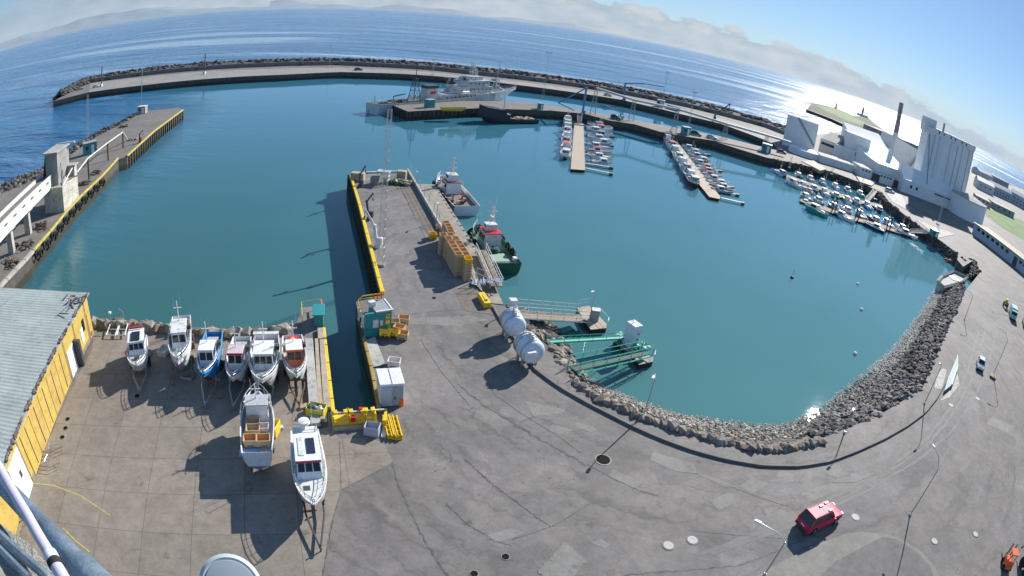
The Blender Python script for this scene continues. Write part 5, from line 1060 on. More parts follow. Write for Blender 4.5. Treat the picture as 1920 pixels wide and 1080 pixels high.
# stairs/gangway behind the tubs
def gang(name, label, A, B, w, m, rm, nr=2, h=1.1, truss=True, deck=None, dw=1.0):
    o = thing(name, label, 'gangway', A, ang(A, B)); L = math.hypot(B.x-A.x, B.y-A.y); dz = B.z-A.z
    def P(x, y, z): return (x, y, z+dz*x/L)
    u = w*dw; b = MB(); [b.tube([P(L*i/7, -w/2, .04), P(L*i/7, w/2, .04)], .05, m, 4) for i in range(8)]; b.add([P(0, -u/2, 0), P(L, -u/2, 0), P(L, u/2, 0), P(0, u/2, 0), P(0, -u/2, .12), P(L, -u/2, .12), P(L, u/2, .12), P(0, u/2, .12)], [(3, 2, 1, 0), (4, 5, 6, 7), (0, 1, 5, 4), (2, 3, 7, 6), (1, 2, 6, 5), (3, 0, 4, 7)], deck or WOOD); b.build('deck', o)
    for s in (-1, 1):
        b = MB(); 
        for k in range(1, nr+1): b.tube([P(0, s*w/2, .1+h*k/nr), P(L, s*w/2, .1+h*k/nr)], .045, rm, 5)
        b.tube([P(0, s*w/2, .02), P(L, s*w/2, .02)], .09, m, 5); n = max(3, int(L/2)); 
        for i in range(n+1): b.tube([P(L*i/n, s*w/2, .1), P(L*i/n, s*w/2, .1+h)], .04, rm, 4)
        b.build('railing', o)
    return o
gang('gangway', 'white railed gangway leading down to the green tug', at(901, 470, GZ+.1), at(931, 538, GZ+.1), 1.5, STEEL, OFFW, 2, 1.1)
q = thing('access_stair', 'galvanised stair cage beside the tub block', 'stairs', at(905, 535)); b = MB()
for i in range(4): b.tube([(i*1.0-1, -.8, 0), (i*1.0-1, -.8, 2.0-.3*i)], .05, STEEL, 5); b.tube([(i*1.0-1, .8, 0), (i*1.0-1, .8, 2.0-.3*i)], .05, STEEL, 5); b.box((i*1.0-1, 0, .3+.25*i), (.9, 1.5, .05), STEEL)
b.build('frame', q); b = MB(); [b.tube([(-1, s*.8, 2.0), (2, s*.8, 1.1)], .05, OFFW, 5) for s in (-1, 1)]; b.build('handrail', q)
# ---- white tanks
TK = paint('tank_white', (.62, .68, .76), .35, .25, scale=.6)
def tank(label, c0, c1, r, zc):
    A, B = at(*c0, zc), at(*c1, zc); L = math.hypot(B.x-A.x, B.y-A.y); o = thing('storage_tank', label, 'tank', (A.x, A.y, GZ), ang(A, B)); zz = zc-GZ
    b = MB(); pr = []; n = 6
    for i in range(n): a = math.pi/2*i/n; pr.append((max(.05, r*math.sin(a)), -.5*r*math.cos(a)+0))
    pr += [(r, 0), (r, L*.5), (r, L)] + [(max(.05, r*math.cos(math.pi/2*i/n)), L+.5*r*math.sin(math.pi/2*i/n)) for i in range(1, n+1)]
    b.lathe((0, 0, zz), pr, TK, 28, axis='x'); b.build('vessel', o, smooth=True)
    for x in (.08, .3, .95): q = MB(); q.lathe((L*x, 0, zz), [(r+.05, -.08), (r+.05, .08)], STEEL, 28, axis='x', caps=False); q.build('band', o)
    for x in (.2, .8):
        for s in (-1, 1): q = MB(); q.box((L*x, s*r*.6, (zz-r*.5)/2), (.25, .25, zz-r*.5), STEEL); q.build('leg', o)
    q = MB(); [q.tube([(L*(.35+.12*i), 0, zz+r*.9), (L*(.35+.12*i), 0, zz+r+.35+.1*(i % 2))], .12, OFFW, 8) for i in range(5)]; q.tube([(L*.3, .2, zz+r+.3), (L*.95, .2, zz+r+.35)], .05, STEEL, 5); q.build('valve_row', o)
    q = MB(); q.tube([(0, -.3, zz+r), (-.5, -.3, zz+r*.5), (-.5, -.3, 0)], .05, STEEL, 5); q.tube([(0, .3, zz+r), (-.5, .3, zz+r*.5), (-.5, .3, 0)], .05, STEEL, 5); [q.box((-.5, 0, .3+.3*i), (.05, .6, .05), STEEL) for i in range(6)]; q.build('ladder', o)
    return o, L
o, L = tank('white steel tank lying on legs beyond its twin, near the grey gangway', (957, 596), (966, 612), 1.25, GZ+1.9); o2_, L2_ = tank('white steel tank with a control cabinet, nearer of the twin tanks', (984, 642), (999, 660), 1.32, GZ+1.9)
q = MB(); q.box((L2_+.75, -.6, 1.9), (.6, 1.0, 1.2), WHITE); q.build('control_cabinet', o2_, bevel=.03); q = MB(); q.box((L*.1, 0, 4.0), (.8, .8, .7), OFFW); q.tube([(L*.1-.4, 0, 3.9), (L*.1-.8, 0, 3.4)], .1, OFFW, 8); q.build('manhole', o)
# ---- pontoons and gangways of the near harbour
def pontoon(name, label, pts, z, m, side, skirt=.7, group=None):
    P = P2(pts, z); o = thing(name, label, 'pontoon', P[0], 0, group); b = MB(); b.prism([(p.x-P[0].x, p.y-P[0].y) for p in P], -skirt, 0, m, side); b.build('deck', o); return o, P
pA, PA = pontoon('landing_pontoon', 'small planked landing pontoon with white rails at the grey gangway', [(1082, 577), (1104, 573), (1139, 609), (1137, 615), (1108, 618), (1096, 603)], .8, PLY, DWOOD, 1.0)
l_ = [p-PA[0] for p in PA]; rail(pA, [l_[0], l_[1]], 1.1, OFFW); rail(pA, [l_[1].lerp(l_[2], .45), l_[2], l_[3]], 1.1, OFFW); b = MB(); c = at(1114, 600, .8)-PA[0]; b.box((c.x, c.y, .75), (1.0, .8, 1.5), GREYP); b.box((c.x, c.y, 1.55), (1.15, .95, .12), OFFW); b.build('cabinet', pA)
gang('gangway', 'long grey gangway with white rails from the tanks to the planked pontoon', at(972, 590, GZ), at(1094, 598, 1.0), 2.2, STEEL, OFFW, 3, 1.5)
GRN = paint('mint_green', (.05, .42, .30), .5, .25)
gang('gangway', 'narrow mint green truss beam reaching to the white machinery hut', at(1027, 641, 2.4), at(1182, 632, 1.3), .7, GRN, GRN, 1, .4, deck=GRN)
gang('gangway', 'mint green railed gangway from the shore to the dark float', at(1075, 694, GZ), at(1212, 663, 1.2), 1.7, GRN, GRN, 2, 1.3, deck=mat('grating', (.03, .06, .055), .8), dw=.45)
pB, PB_ = pontoon('landing_pontoon', 'dark green float carrying the white machinery hut', [(1150, 641), (1168, 636), (1226, 670), (1224, 678), (1198, 684), (1188, 668)], .7, mat('float_deck', (.30, .33, .30), .8, dirt=.4), DWOOD, 1.0)
A, B = at(1182, 655, .8), at(1197, 651, .8); mh, L = frame('machine_hut', 'white machinery cabinet with round blue ports on the float', 'cabinet', A, B); mh.location.z = .8; h = 3.0; b = MB(); b.box((L/2, .9, h/2), (L, 1.7, h), CW); b.build('body', mh, bevel=.04)
for z in (1.2, 2.0): b = MB(); b.lathe((L*.6, -.02, z), [(.22, 0), (.22, .02)], DGREY, 12); q = b.build('port', mh); q.rotation_euler = (0, 0, 0)
b = MB(); [b.box((L*x, .9, h+.04), (L*.42, 1.6, .08), WHITE) for x in (.25, .75)]; b.build('roof', mh); b = MB(); b.tube([(L*.3, 1, h), (L*.1, 1, h+1.6)], .05, OFFW, 5); b.build('pole', mh)
for px, py, lab in ((1172, 636, 'heap of green rope and net beside the machinery hut'), (1200, 655, 'heap of pale green net where the green gangway lands')):
    nh = MB(); rn = random.Random(px); [rock(nh, (rn.uniform(-1.1, 1.1), rn.uniform(-.7, .7), .2+.4*rn.random()), .42, rn.choice([NET, GRN, paint('pale_mint', (.3, .55, .42), .7, .2)]), rn, .6) for _ in range(18)]; o = nh.build('net_heap'); o.location = at(px, py, .8); tag(o, lab, 'net')
rl = thing('railing', 'low white railing around the outer end of the dark float', 'railing', PB_[2]); q = [p-PB_[2] for p in (PB_[1].lerp(PB_[2], .4), PB_[2], PB_[3])]; rail(rl, q, 1.0, OFFW)
for i, (px, py) in enumerate([(1485, 521), (1608, 533), (1615, 581), (1603, 664)]):
    q = thing('mooring_buoy', ['dark stake buoy floating in the open middle of the bay', 'white buoy farther from the shore on the right of the bay', 'white buoy in the right of the bay below its twin', 'tiny pale buoy low in the right of the bay'][i], 'buoy', at(px, py, 0)); b = MB(); b.lathe((0, 0, 0), [(.1, -.3), (.35, -.1), (.4, .1), (.25, .35), (.05, .42)], DGREY if i == 0 else WHITE, 12); b.build('float', q, smooth=True)
    b = MB(); b.tube([(0, 0, .3), (0, 0, 1.9 if i == 0 else .7)], .04, DGREY, 5); b.build('stake', q)
# ================================================================ VESSELS AFLOAT
def afloat(name, label, stern, bow, zg, B, D, draft, hull, stripe, deck, cat='ship', **k):
    A, F = at(*stern, zg), at(*bow, zg*1.1); L = math.hypot(F.x-A.x, F.y-A.y); c = (A+F)/2
    o = thing(name, label, cat, (c.x, c.y, zg-D), ang(A, F)); rows = hull_parts(L, B, D, hull, stripe, k.pop('bottom', DGREY), deck, o, **k); return o, L, rows
# harbour tug
TG = paint('tug_green', (.02, .10, .06), .4, .3); TGL = paint('tug_deck_green', (.08, .20, .13), .6, .4)
o, L, rw = afloat('tug_boat', 'green harbour tug with a red-topped wheelhouse moored at the plank apron', (951, 494), (896, 424), 1.9, 5.2, 3.1, 1.2, TG, TGL, TGL, bul=.7, sw=.9, rub=BLACK)
zd = 3.1-.7; wheelhouse(o, -L*.04, L*.20, 2.9, zd, 2.6, OFFW, RED, .25); wheelhouse(o, L*.05, L*.15, 1.9, zd+2.7, .9, OFFW, OFFW, .2, name='upper_wheelhouse')
b = MB(); lattice(b, .8, 2.6, OFFW, z0=zd+4.0, seg=.8, r=.05, c=(L*.08, 0)); b.box((L*.08, 0, zd+5.8), (.1, 1.8, .1), OFFW); b.box((L*.08, 0, zd+4.9), (1.2, .3, .2), WHITE); b.tube([(L*.06, .5, zd+5), (L*.06, .5, zd+8)], .03, OFFW, 4); b.tube([(L*.1, -.5, zd+5), (L*.1, -.5, zd+8.2)], .03, OFFW, 4); b.build('mast', o)
b = MB(); b.lathe((-L*.10, 0, zd), [(.9, 0), (1.0, .3), (.7, .7), (.2, .8)], NET, 14); b.box((-L*.10, .9, zd+.5), (.6, .5, .8), OFFW); b.build('winch', o); b = MB(); b.box((-L*.26, 0, zd+.04), (L*.20, 2.6, .08), paint('deck_plate_pale', (.28, .42, .32), .7, .5)); b.box((-L*.10, 0, zd+.03), (L*.14, 3.6, .06), DGREY); b.build('deck_plate', o)
for i, (x, y) in enumerate(((.32, 2.0), (.38, 1.4), (.18, -2.5), (-.05, -2.6), (-.2, -2.6), (.05, 2.6))): b = tyre_mesh(); q = b.build('tyre', o, smooth=True); q.location = (L*x, y*.98, zd+.5); q.rotation_euler.z = 0 if abs(y) > 2.5 else 1.2
b = MB(); b.box((-L*.38, -1.9, zd+.6), (.8, .6, .5), WHITE); b.build('locker', o); b = MB(); b.tube([(-L*.46, -2.2, zd+.5), (-L*.48, 0, zd+.55), (-L*.46, 2.2, zd+.5)], .12, DGREY, 6); b.build('towing_rail', o); bowrail(o, L, 5.2, 3.1, rw, .9, OFFW, 8)
# white harbour craft
o, L, rw = afloat('pilot_boat', 'white workboat with a maroon cabin roof moored beyond the green tug', (876, 386), (827, 330), 2.0, 5.6, 3.0, 1.1, WHITE, paint('hull_blue', (.10, .22, .45), .4, .2), mat('rust_deck', (.22, .16, .12), .8, dirt=.4), bul=.8, sw=.92)
zd = 2.2; wheelhouse(o, -L*.02, L*.22, 3.2, zd, 2.4, WHITE, paint('maroon_roof', (.25, .06, .07), .5, .3), .3); wheelhouse(o, L*.03, L*.15, 2.2, zd+2.5, 1.2, WHITE, OFFW, .2, name='upper_wheelhouse')
b = MB(); lattice(b, .7, 3.6, OFFW, z0=zd+3.7, seg=.8, r=.05, c=(L*.08, 0)); [b.box((L*.08, 0, zd+z), (.12, w, .12), OFFW) for z, w in ((5.0, 2.0), (6.0, 1.4), (7.0, .8))]; b.tube([(L*.12, 0, zd+3.7), (L*.2, 0, zd+2.5)], .2, PLY, 6); b.build('mast', o)
b = MB(); rn = random.Random(2); [b.box((L*(.27+.16*rn.random()), rn.uniform(-1.5, 1.5), zd+.4), (.8, .6, .8), rn.choice([GREEN, GREYP, DGREY])) for _ in range(9)]; b.build('gear_box', o); b = MB(); [b.box((-L*(.12+.2*rn.random()), rn.uniform(-2, 2), zd+.3), (.6, .5, .6), rn.choice([OFFW, GREYP, DGREY, RUST])) for _ in range(9)]; b.build('gear_box', o)
for i in range(6): q = tyre_mesh().build('tyre', o, smooth=True); q.location = (-L*.3+L*.12*i, 2.85 if i < 4 else 2.5, zd+.3)
bowrail(o, L, 5.6, 3, rw, .8, OFFW, 7)
# patrol ship behind the inner quay head
SW = paint('ship_white', (.56, .58, .58), .5, .6, scale=.15)
A, F = at(698, 200, 2.6), at(966, 172, 5); L = math.hypot(F.x-A.x, F.y-A.y); c = (A+F)/2; Bs, Ds = 10.5, 6.4
ship = thing('patrol_ship', 'long white patrol ship with a funnel behind the inner quay head', 'ship', (c.x, c.y, -2.6), ang(A, F)); rws = hull_parts(L, Bs, Ds, SW, SW, DGREY, mat('ship_deck_green', (.16, .20, .17), .7, dirt=.4), ship, sw=.7, sheer=.5, full=1.9, bul=.9, n=21)
zd = Ds-.9
def deck(x0, x1, w, z, h, nm='deckhouse', m=SW, rows_=1):
    b = MB(); b.box((L*(x0+x1)/2, 0, z+h/2), (L*(x1-x0), w, h), m); b.box((L*(x0+x1)/2, 0, z+h+.06), (L*(x1-x0)+.5, w+.5, .12), LGREY); d = b.build(nm, ship); n = max(2, int(L*(x1-x0)/2.2))
    for i in range(n):
        q = MB(); xx = L*(x0+(x1-x0)*(i+.5)/n)
        for s in (-1, 1): q.box((xx, s*(w/2+.02), z+h*.62), (.7, .04, .6), GLASS)
        q.build('window', d)
    return d
deck(-.10, .27, 8.0, zd, 2.6); deck(.0, .24, 7.4, zd+2.7, 2.5); deck(.06, .22, 7.0, zd+5.3, 2.4, 'bridge'); b = MB(); b.box((L*.221, 0, zd+6.9), (.1, 6.4, .9), GLASS); b.build('window', ship)
deck(.08, .17, 4.6, zd+7.8, 1.5, 'bridge_top')
b = MB(); b.box((-L*.16, 0, zd+2.6), (L*.075, 4.2, 5.2), SW, taper=.12); fu = b.build('funnel', ship); b = MB(); b.box((-L*.16, 0, zd+5.7), (L*.07, 3.8, 1.1), DGREY); b.build('funnel_cap', fu); b = MB(); [b.box((-L*.16, s*2.02, zd+3.6), (L*.035, .1, 1.0), RED) for s in (-1, 1)]; b.build('emblem', fu)
b = MB(); lattice(b, 3.4, 9.0, DGREY, z0=zd, seg=2.0, r=.14, taper=.35, c=(-L*.255, 0)); b.tube([(-L*.255, 0, zd+9), (-L*.255, 0, zd+15)], .14, DGREY, 5); b.build('lattice_mast', ship)
b = MB(); lattice(b, 2.0, 5.5, SW, z0=zd+9.2, seg=1.3, r=.1, taper=.5, c=(L*.13, 0)); [b.box((L*.13, 0, zd+z), (.3, w, .2), SW) for z, w in ((11, 4), (13, 3))]; b.box((L*.13, 0, zd+15), (3.0, .3, .5), WHITE); b.build('radar_mast', ship)
b = MB(); lattice(b, 2.6, 8.0, SW, z0=zd+.5, seg=1.6, r=.13, taper=.5, c=(L*.33, 0)); b.tube([(L*.33, 0, zd+8), (L*.335, 0, zd+15.5)], .12, SW, 5); b.tube([(L*.33, 0, zd+5.5), (L*.42, 0, zd+2.2)], .12, SW, 5); b.build('foremast', ship)
b = MB(); b.box((L*.39, 0, zd+1.0), (2.2, 2.2, 1.8), SW); b.tube([(L*.39, 0, zd+1.6), (L*.45, 0, zd+2.3)], .12, DGREY, 6); b.build('deck_gun', ship)
b = MB(); b.tube([(-L*.37, 1, zd), (-L*.37, 1, zd+2.6), (-L*.30, 1, zd+3.2)], .22, DGREY, 6); b.build('deck_crane', ship); b = MB(); rn = random.Random(5); [b.box((-L*(.24+.2*rn.random()), rn.uniform(-3, 3), zd+.5), (1.4, .9, 1.0), rn.choice([DGREY, GREYP, SW, RUST])) for _ in range(14)]; b.build('gear_box', ship)
for s in (-1, 1):
    b = MB(); b.box((L*.03, s*4.3, zd+3.4), (5.5, 1.6, 1.3), LGREY if s > 0 else OFFW, taper=.3); b.build('lifeboat', ship, bevel=.2)
b = MB(); lattice(b, .6, 3.2, SW, z0=zd+8, seg=1, r=.07, c=(L*.19, 1.8)); b.build('signal_mast', ship); b = MB(); b.tube([(-L*.485, 0, zd), (-L*.49, 0, zd+3.5)], .08, DGREY, 5); b.build('flagstaff', ship); rail(ship, [(r[0], r[1]*.97, r[2]) for r in rws[12:]]+[(r[0], -r[1]*.97, r[2]) for r in reversed(rws[12:])], .9, SW)
rn = random.Random(21)
b = MB(); [b.box((L*rn.uniform(-.08, .26), rn.uniform(-3.4, 3.4), zd+rn.choice([3.1, 5.7, 8.2])), (.8+rn.random()*1.4, .6+rn.random(), .8+rn.random()*.9), rn.choice([SW, GREYP, DGREY, LGREY, RUST, OFFW])) for _ in range(34)]; b.build('gear_box', ship)
b = MB(); [b.tube([(L*x, s*3.2, zd+2.6), (L*x, s*3.2, zd+5.5+2*rn.random())], .09, SW, 5) for x in (-.05, .0, .07, .12, .2, .25) for s in (-1, 1)]; b.build('post', ship)
for z_, x0_, x1_, w_ in ((2.8, -.10, .27, 4.0), (5.4, 0, .24, 3.7), (7.9, .06, .22, 3.5)): rail(ship, [(L*x0_, -w_, zd+z_), (L*(x0_+x1_)/2, -w_, zd+z_), (L*x1_, -w_, zd+z_), (L*x1_, w_, zd+z_), (L*(x0_+x1_)/2, w_, zd+z_), (L*x0_, w_, zd+z_)], 1.0, SW)
# black trawler in front of the quay
A, F = at(1002, 222, 1.5), at(896, 213, 3.0); Lt = math.hypot(F.x-A.x, F.y-A.y); c = (A+F)/2
tr_ = thing('trawler', 'black hulled fishing ship with a high dark bow alongside the inner quay', 'ship', (c.x, c.y, -1.8), ang(A, F)); BH = mat('black_hull', (.022, .025, .035), .45, var=.3)
hull_parts(Lt, 7.2, 3.3, BH, BH, REDBOT, mat('warm_deck', (.30, .20, .12), .8, dirt=.4), tr_, sw=.85, sheer=.55, bul=.9, n=17, rub=BH)
b = MB(); v = [(Lt*.02, 3.5, 3.2), (Lt*.40, 2.6, 3.8), (Lt*.495, .1, 4.7), (Lt*.40, -2.6, 3.8), (Lt*.02, -3.5, 3.2)]; u_ = [(x-(0 if i in (1, 2, 3) else -3), y, z+3.6) for i, (x, y, z) in enumerate(v)]
b.add(v+u_, [(i, i+1, 6+i, 5+i) for i in range(4)]+[(5, 6, 7, 8, 9)], BH); b.build('forecastle', tr_)
wheelhouse(tr_, -Lt*.02, Lt*.06, 3.5, 2.6, 2.2, paint('blue_grey_house', (.15, .19, .25), .5, .3), GREYP, .4); b = MB(); b.tube([(Lt*.06, 0, 3), (Lt*.08, 0, 13.5)], .22, WHITE, 8); b.box((Lt*.07, 0, 10.8), (.2, 2.4, .2), WHITE); b.build('mast', tr_)
b = MB(); rn = random.Random(12); [b.box((-Lt*(.04+.4*rn.random()), rn.uniform(-2.6, 2.6), 3.0), (1.2, .8, 1.0), rn.choice([PLY, ORANGE, WHITE, TUBO, OFFW, WOOD])) for _ in range(26)]; b.build('gear_box', tr_)
# yellow boat on the quay head
A, F = at(828, 203, GZ+1), at(876, 204, GZ+1.0); Ly = math.hypot(F.x-A.x, F.y-A.y); c = (A+F)/2; yb = thing('rowing_boat', 'yellow open boat standing on the deck of the inner quay head', 'boat', (c.x, c.y, GZ), ang(A, F)); hull_parts(Ly, 2.8, 1.3, TUBY, TUBY, mat('olive', (.16, .14, .03), .7), WOOD, yb, bul=.6)
# ---- marina craft
MBP = []
def marina_proto(i, hull, stripe, cab, trim, L=9.5, sail=False, open_=False):
    o = thing('motor_boat', 'x', 'boat', (0, 0, 0)); B = L*.32; D = 1.7; rows = hull_parts(L, B, D, hull, stripe, REDBOT if i % 2 else DGREY, LGREY if i % 3 else PLY, o, bul=.4, n=9)
    if not open_:
        xa = (-.10, .02, -.25)[i % 3]; w = wheelhouse(o, L*xa, L*(xa+.30), B*.62, 1.3, 1.5, cab, trim, .4)
        for ch in [c for c in w.children if c.name.startswith('window')]: pass
    b = MB()
    if sail: b.tube([(L*.08, 0, 1.4), (L*.08, 0, 12.5)], .07, OFFW, 5); b.tube([(L*.08, 0, 2.6), (-L*.38, 0, 2.7)], .13, paint('sail_cover', (.5, .55, .62), .7, .1), 6); [b.tube([(L*.08, 0, 12.3), (x, y, 1.7)], .012, STEEL, 3) for x, y in ((L*.48, 0), (-L*.48, 0), (0, B*.45), (0, -B*.45))]
    else: b.tube([(-L*.02, 0, 2.8), (-L*.02, 0, 4.9)], .05, OFFW, 5); b.box((-L*.02, 0, 4.1), (.1, 1.0, .06), OFFW); b.tube([(-L*.04, .4, 2.8), (-L*.06, .4, 5.6)], .02, OFFW, 3)
    b.build('mast', o); b = MB(); rn = random.Random(i*3+1)
    for _ in range(4): b.box((-L*(.20+.24*rn.random()), rn.uniform(-B*.30, B*.30), 1.5), (.8+.4*rn.random(), .7, .4+.4*rn.random()), rn.choice([OFFW, DGREY, ORANGE, GREYP, WHITE, TUBB, BLUE]))
    b.build('deck_box', o); pts = [(r[0]-.05, r[1]*.9, r[2]) for r in rows[5:]]; rail(o, pts+[(p[0], -p[1], p[2]) for p in reversed(pts)], .6, OFFW, 'bow_rail'); return o
GH = paint('sea_green_hull', (.05, .42, .30), .4, .2); LB = paint('light_blue_hull', (.25, .50, .62), .4, .2); DB = paint('navy_hull', (.02, .04, .12), .4, .2); BR = paint('brown_hull', (.20, .13, .07), .5, .3)
KINDS_ = [(WHITE, WHITE, WHITE, WHITE, 'white', 0, 0), (WHITE, BLUE, WHITE, WHITE, 'blue-edged white', 0, 0), (WHITE, RED, WHITE, RED, 'red-topped white', 0, 0), (GH, GH, WHITE, WHITE, 'sea green', 0, 0), (LB, WHITE, WHITE, WHITE, 'light blue', 0, 0),
          (DB, WHITE, WHITE, OFFW, 'navy', 0, 0), (WHITE, WHITE, OFFW, ORANGE, 'orange-roofed white', 0, 0), (BR, OFFW, WHITE, WHITE, 'brown', 0, 0), (WHITE, DB, WHITE, WHITE, 'navy-striped white sailing', 1, 0), (OFFW, OFFW, GREYP, GREYP, 'grey-cabined', 0, 0), (REDBOT, WHITE, OFFW, WHITE, 'dark red', 0, 0)]
protos = [marina_proto(i, k[0], k[1], k[2], k[3], sail=k[5], open_=k[6]) for i, k in enumerate(KINDS_)]; usedp = set()
def moor(kind, pos, rz, label, group, s=1.0):
    nm = 'sailing_boat' if KINDS_[kind][5] else 'motor_boat'
    if kind in usedp: o = dup(protos[kind], pos, rz, label, group)
    else: usedp.add(kind); o = protos[kind]; o.location = pos; o.rotation_euler = (0, 0, rz); o['label'] = label; o['group'] = group
    o.scale = (s*1.12, s*1.2, s*1.2); o.name = nm; return o
ORD = ['outermost', 'second', 'third', 'fourth', 'fifth', 'sixth', 'seventh', 'eighth', 'ninth', 'tenth', 'eleventh', 'twelfth', 'thirteenth', 'fourteenth']
DR = -.55
# first marina pontoon
m1, Pm = pontoon('marina_pontoon', 'brown planked marina pontoon nearest the middle of the basin', [(1070, 317), (1097, 319), (1094, 232), (1077, 231)], .7, PLY, DWOOD, .8, 'marina pontoons')
def finger(P, Q, w, label, group='finger floats of the marina'):
    o, L = frame('finger_pontoon', label, 'pontoon', P, Q, group); o.location.z = .45; b = MB(); b.box((L/2, 0, 0), (L, w, .25), LGREY); b.build('walkway', o); b = MB(); b.box((L*.93, 0, -.05), (L*.13, w*1.5, .5), DGREY); b.build('float', o); return o
for i, (a, c) in enumerate([((1097, 315), (1150, 326)), ((1097, 306), (1150, 314)), ((1097, 288), (1148, 294)), ((1096, 268), (1150, 273)), ((1096, 250), (1152, 256))]): finger(at(*a, .5), at(*c, .5), .9, ['outermost white finger float of the first marina pontoon', 'second white finger float of the first marina pontoon', 'middle finger float of the first marina pontoon', 'fourth finger float of the first marina pontoon', 'inner finger float of the first marina pontoon'][i])
kk = [1, 0, 2, 1, 4, 0, 9, 4, 6, 0]
for i, y in enumerate([300, 291, 281, 273, 265, 258, 251, 245, 240, 235]):
    A, B = at(1101, y-1, .9), at(1147, y+5, .9); c = (A+B)/2; moor(kk[i], Vector((c.x, c.y, DR)), ang(A, B)+(math.pi if i % 2 else 0), f'{KINDS_[kk[i]][4]} boat, {ORD[i]} berthed right of the first marina pontoon', 'boats right of the first marina pontoon', .92*min(1.15, (B-A).length/9.6))
kk = [0, 6, 9, 0, 5, 10, 3, 0]
for i, y in enumerate([292, 279, 268, 259, 249, 241, 234, 227]):
    c = at(1060+i*.6, y, .5); moor(kk[i], Vector((c.x, c.y, DR)), ang(at(1062, 290, 0), at(1068, 250, 0))+(0 if i % 2 else math.pi), f'{KINDS_[kk[i]][4]} boat, {ORD[i]} on the left side of the first marina pontoon', 'boats left of the first marina pontoon', .9)
# second pontoon
m2, _ = pontoon('marina_pontoon', 'long narrow planked marina pontoon running to the middle right of the basin', [(1261, 262), (1270, 266), (1306, 312), (1351, 369), (1349, 373), (1330, 369), (1312, 347), (1289, 310)], .7, PLY, DWOOD, .8, 'marina pontoons')
finger(at(1352, 371, .5), at(1396, 381, .5), .9, 'outermost white finger float of the long narrow pontoon'); finger(at(1340, 357, .5), at(1386, 365, .5), .9, 'second white finger float of the long narrow pontoon')
for i in range(3): a = lerp_poly([Vector((1334, 345, 0)), Vector((1290, 284, 0))], i/2); finger(at(a.x-6, a.y, .5), at(a.x+42, a.y+6, .5), .9, ['third float of the long narrow pontoon, between moored boats', 'fourth float of the long narrow pontoon, between moored boats', 'fifth float of the long narrow pontoon, between moored boats'][i])
kk = [5, 8, 7, 0, 2, 9, 6, 4, 10, 0, 3, 1]
for i in range(12):
    f = i/11; a = Vector((1338-f*56, 353-f*78, 0)); A, B = at(a.x-2, a.y-1, .9), at(a.x+38-f*6, a.y+6, .9); c = (A+B)/2; moor(kk[i], Vector((c.x, c.y, DR)), ang(A, B)+(math.pi if i % 2 else 0), f'{KINDS_[kk[i]][4]} boat, {ORD[i]} berthed right of the long narrow pontoon', 'boats right of the long narrow pontoon', min(1.1, (B-A).length/9.8))
kk = [10, 5, 9, 3, 0, 10, 6, 1]
for i in range(8):
    f = i/7; c = at(1299-f*47, 343-f*78, .5); moor(kk[i], Vector((c.x, c.y, DR)), ang(at(1299, 343, 0), at(1262, 285, 0))+(0 if i % 2 else math.pi), f'{KINDS_[kk[i]][4]} boat, {ORD[i]} on the left side of the long narrow pontoon', 'boats left of the long narrow pontoon', 1.0)
# third marina: outer line and inner line
m3, _ = pontoon('marina_pontoon', 'dark walkway pontoon linking the outer boats of the third marina', [(1500, 377), (1502, 372), (1560, 392), (1610, 409), (1665, 424), (1722, 444), (1720, 448), (1662, 430), (1606, 414), (1556, 398)], .6, WOOD, DWOOD, .8, 'marina pontoons')
m4, _ = pontoon('marina_pontoon', 'inner walkway pontoon of the third marina, nearer the factory', [(1470, 330), (1472, 326), (1540, 350), (1600, 372), (1655, 384), (1653, 389), (1598, 378), (1538, 356)], .6, WOOD, DWOOD, .8, 'marina pontoons')
kk = [3, 1, 5, 0, 9]; sp = [(1509, 383, 1548, 402), (1566, 397, 1600, 413), (1620, 416, 1657, 432), (1680, 430, 1716, 444), (1500, 372, 1524, 379)]
for i, (x0, y0, x1, y1) in enumerate(sp):
    A, B = at(x0, y0, .9), at(x1, y1, .9); c = (A+B)/2; moor(kk[i], Vector((c.x, c.y, DR)), ang(B, A), f'{KINDS_[kk[i]][4]} boat on the outer third marina line, {["second from its open end", "in its middle", "fourth along it", "next to the shore gangway", "at its open end"][i]}', 'boats on the outer line of the third marina', (B-A).length/9.5)
kk = [1, 0, 2, 9, 0, 6, 4, 0, 3, 1, 0, 9, 6, 0]
inn_ = [(1453, 318, 1473, 329), (1476, 337, 1500, 350), (1504, 350, 1526, 360)]
for i, (x0, y0, x1, y1) in enumerate(inn_):
    A, B = at(x0, y0, .9), at(x1, y1, .9); c = (A+B)/2; moor(kk[i], Vector((c.x, c.y, DR)), ang(B, A)+(math.pi if i % 3 == 0 else 0), f'{KINDS_[kk[i]][4]} boat, {ORD[i]} from the left in the inner third marina cluster', 'boats of the third marina inner cluster', min(1.2, (B-A).length/9.0))
for i in range(8):
    f = i/7; x, y = 1514+f*180, 376+f*58; A, B = at(x+4, y-1, .9), at(x-10, y-13, .9); c = (A+B)/2; kx = [3, 8, 5, 6, 7, 10, 1, 9][i]; moor(kx, Vector((c.x, c.y, DR)), ang(A, B)+(math.pi if i % 2 else 0), f'{KINDS_[kx][4]} boat, {ORD[i]} on the factory side of the outer third marina line', 'boats on the factory side of the outer line', .76)
for i in range(9):
    f = i/8; x, y = 1482+f*160, 334+f*49; A, B = at(x, y+3, .9), at(x+10, y+13, .9); c = (A+B)/2; kx = [9, 7, 5, 1, 3, 2, 8, 4, 10][i]; moor(kx, Vector((c.x, c.y, DR)), ang(A, B)+(math.pi if i % 2 else 0), f'{KINDS_[kx][4]} boat, {ORD[i]} on the basin side of the inner third marina line', 'boats on the basin side of the inner line', .76)
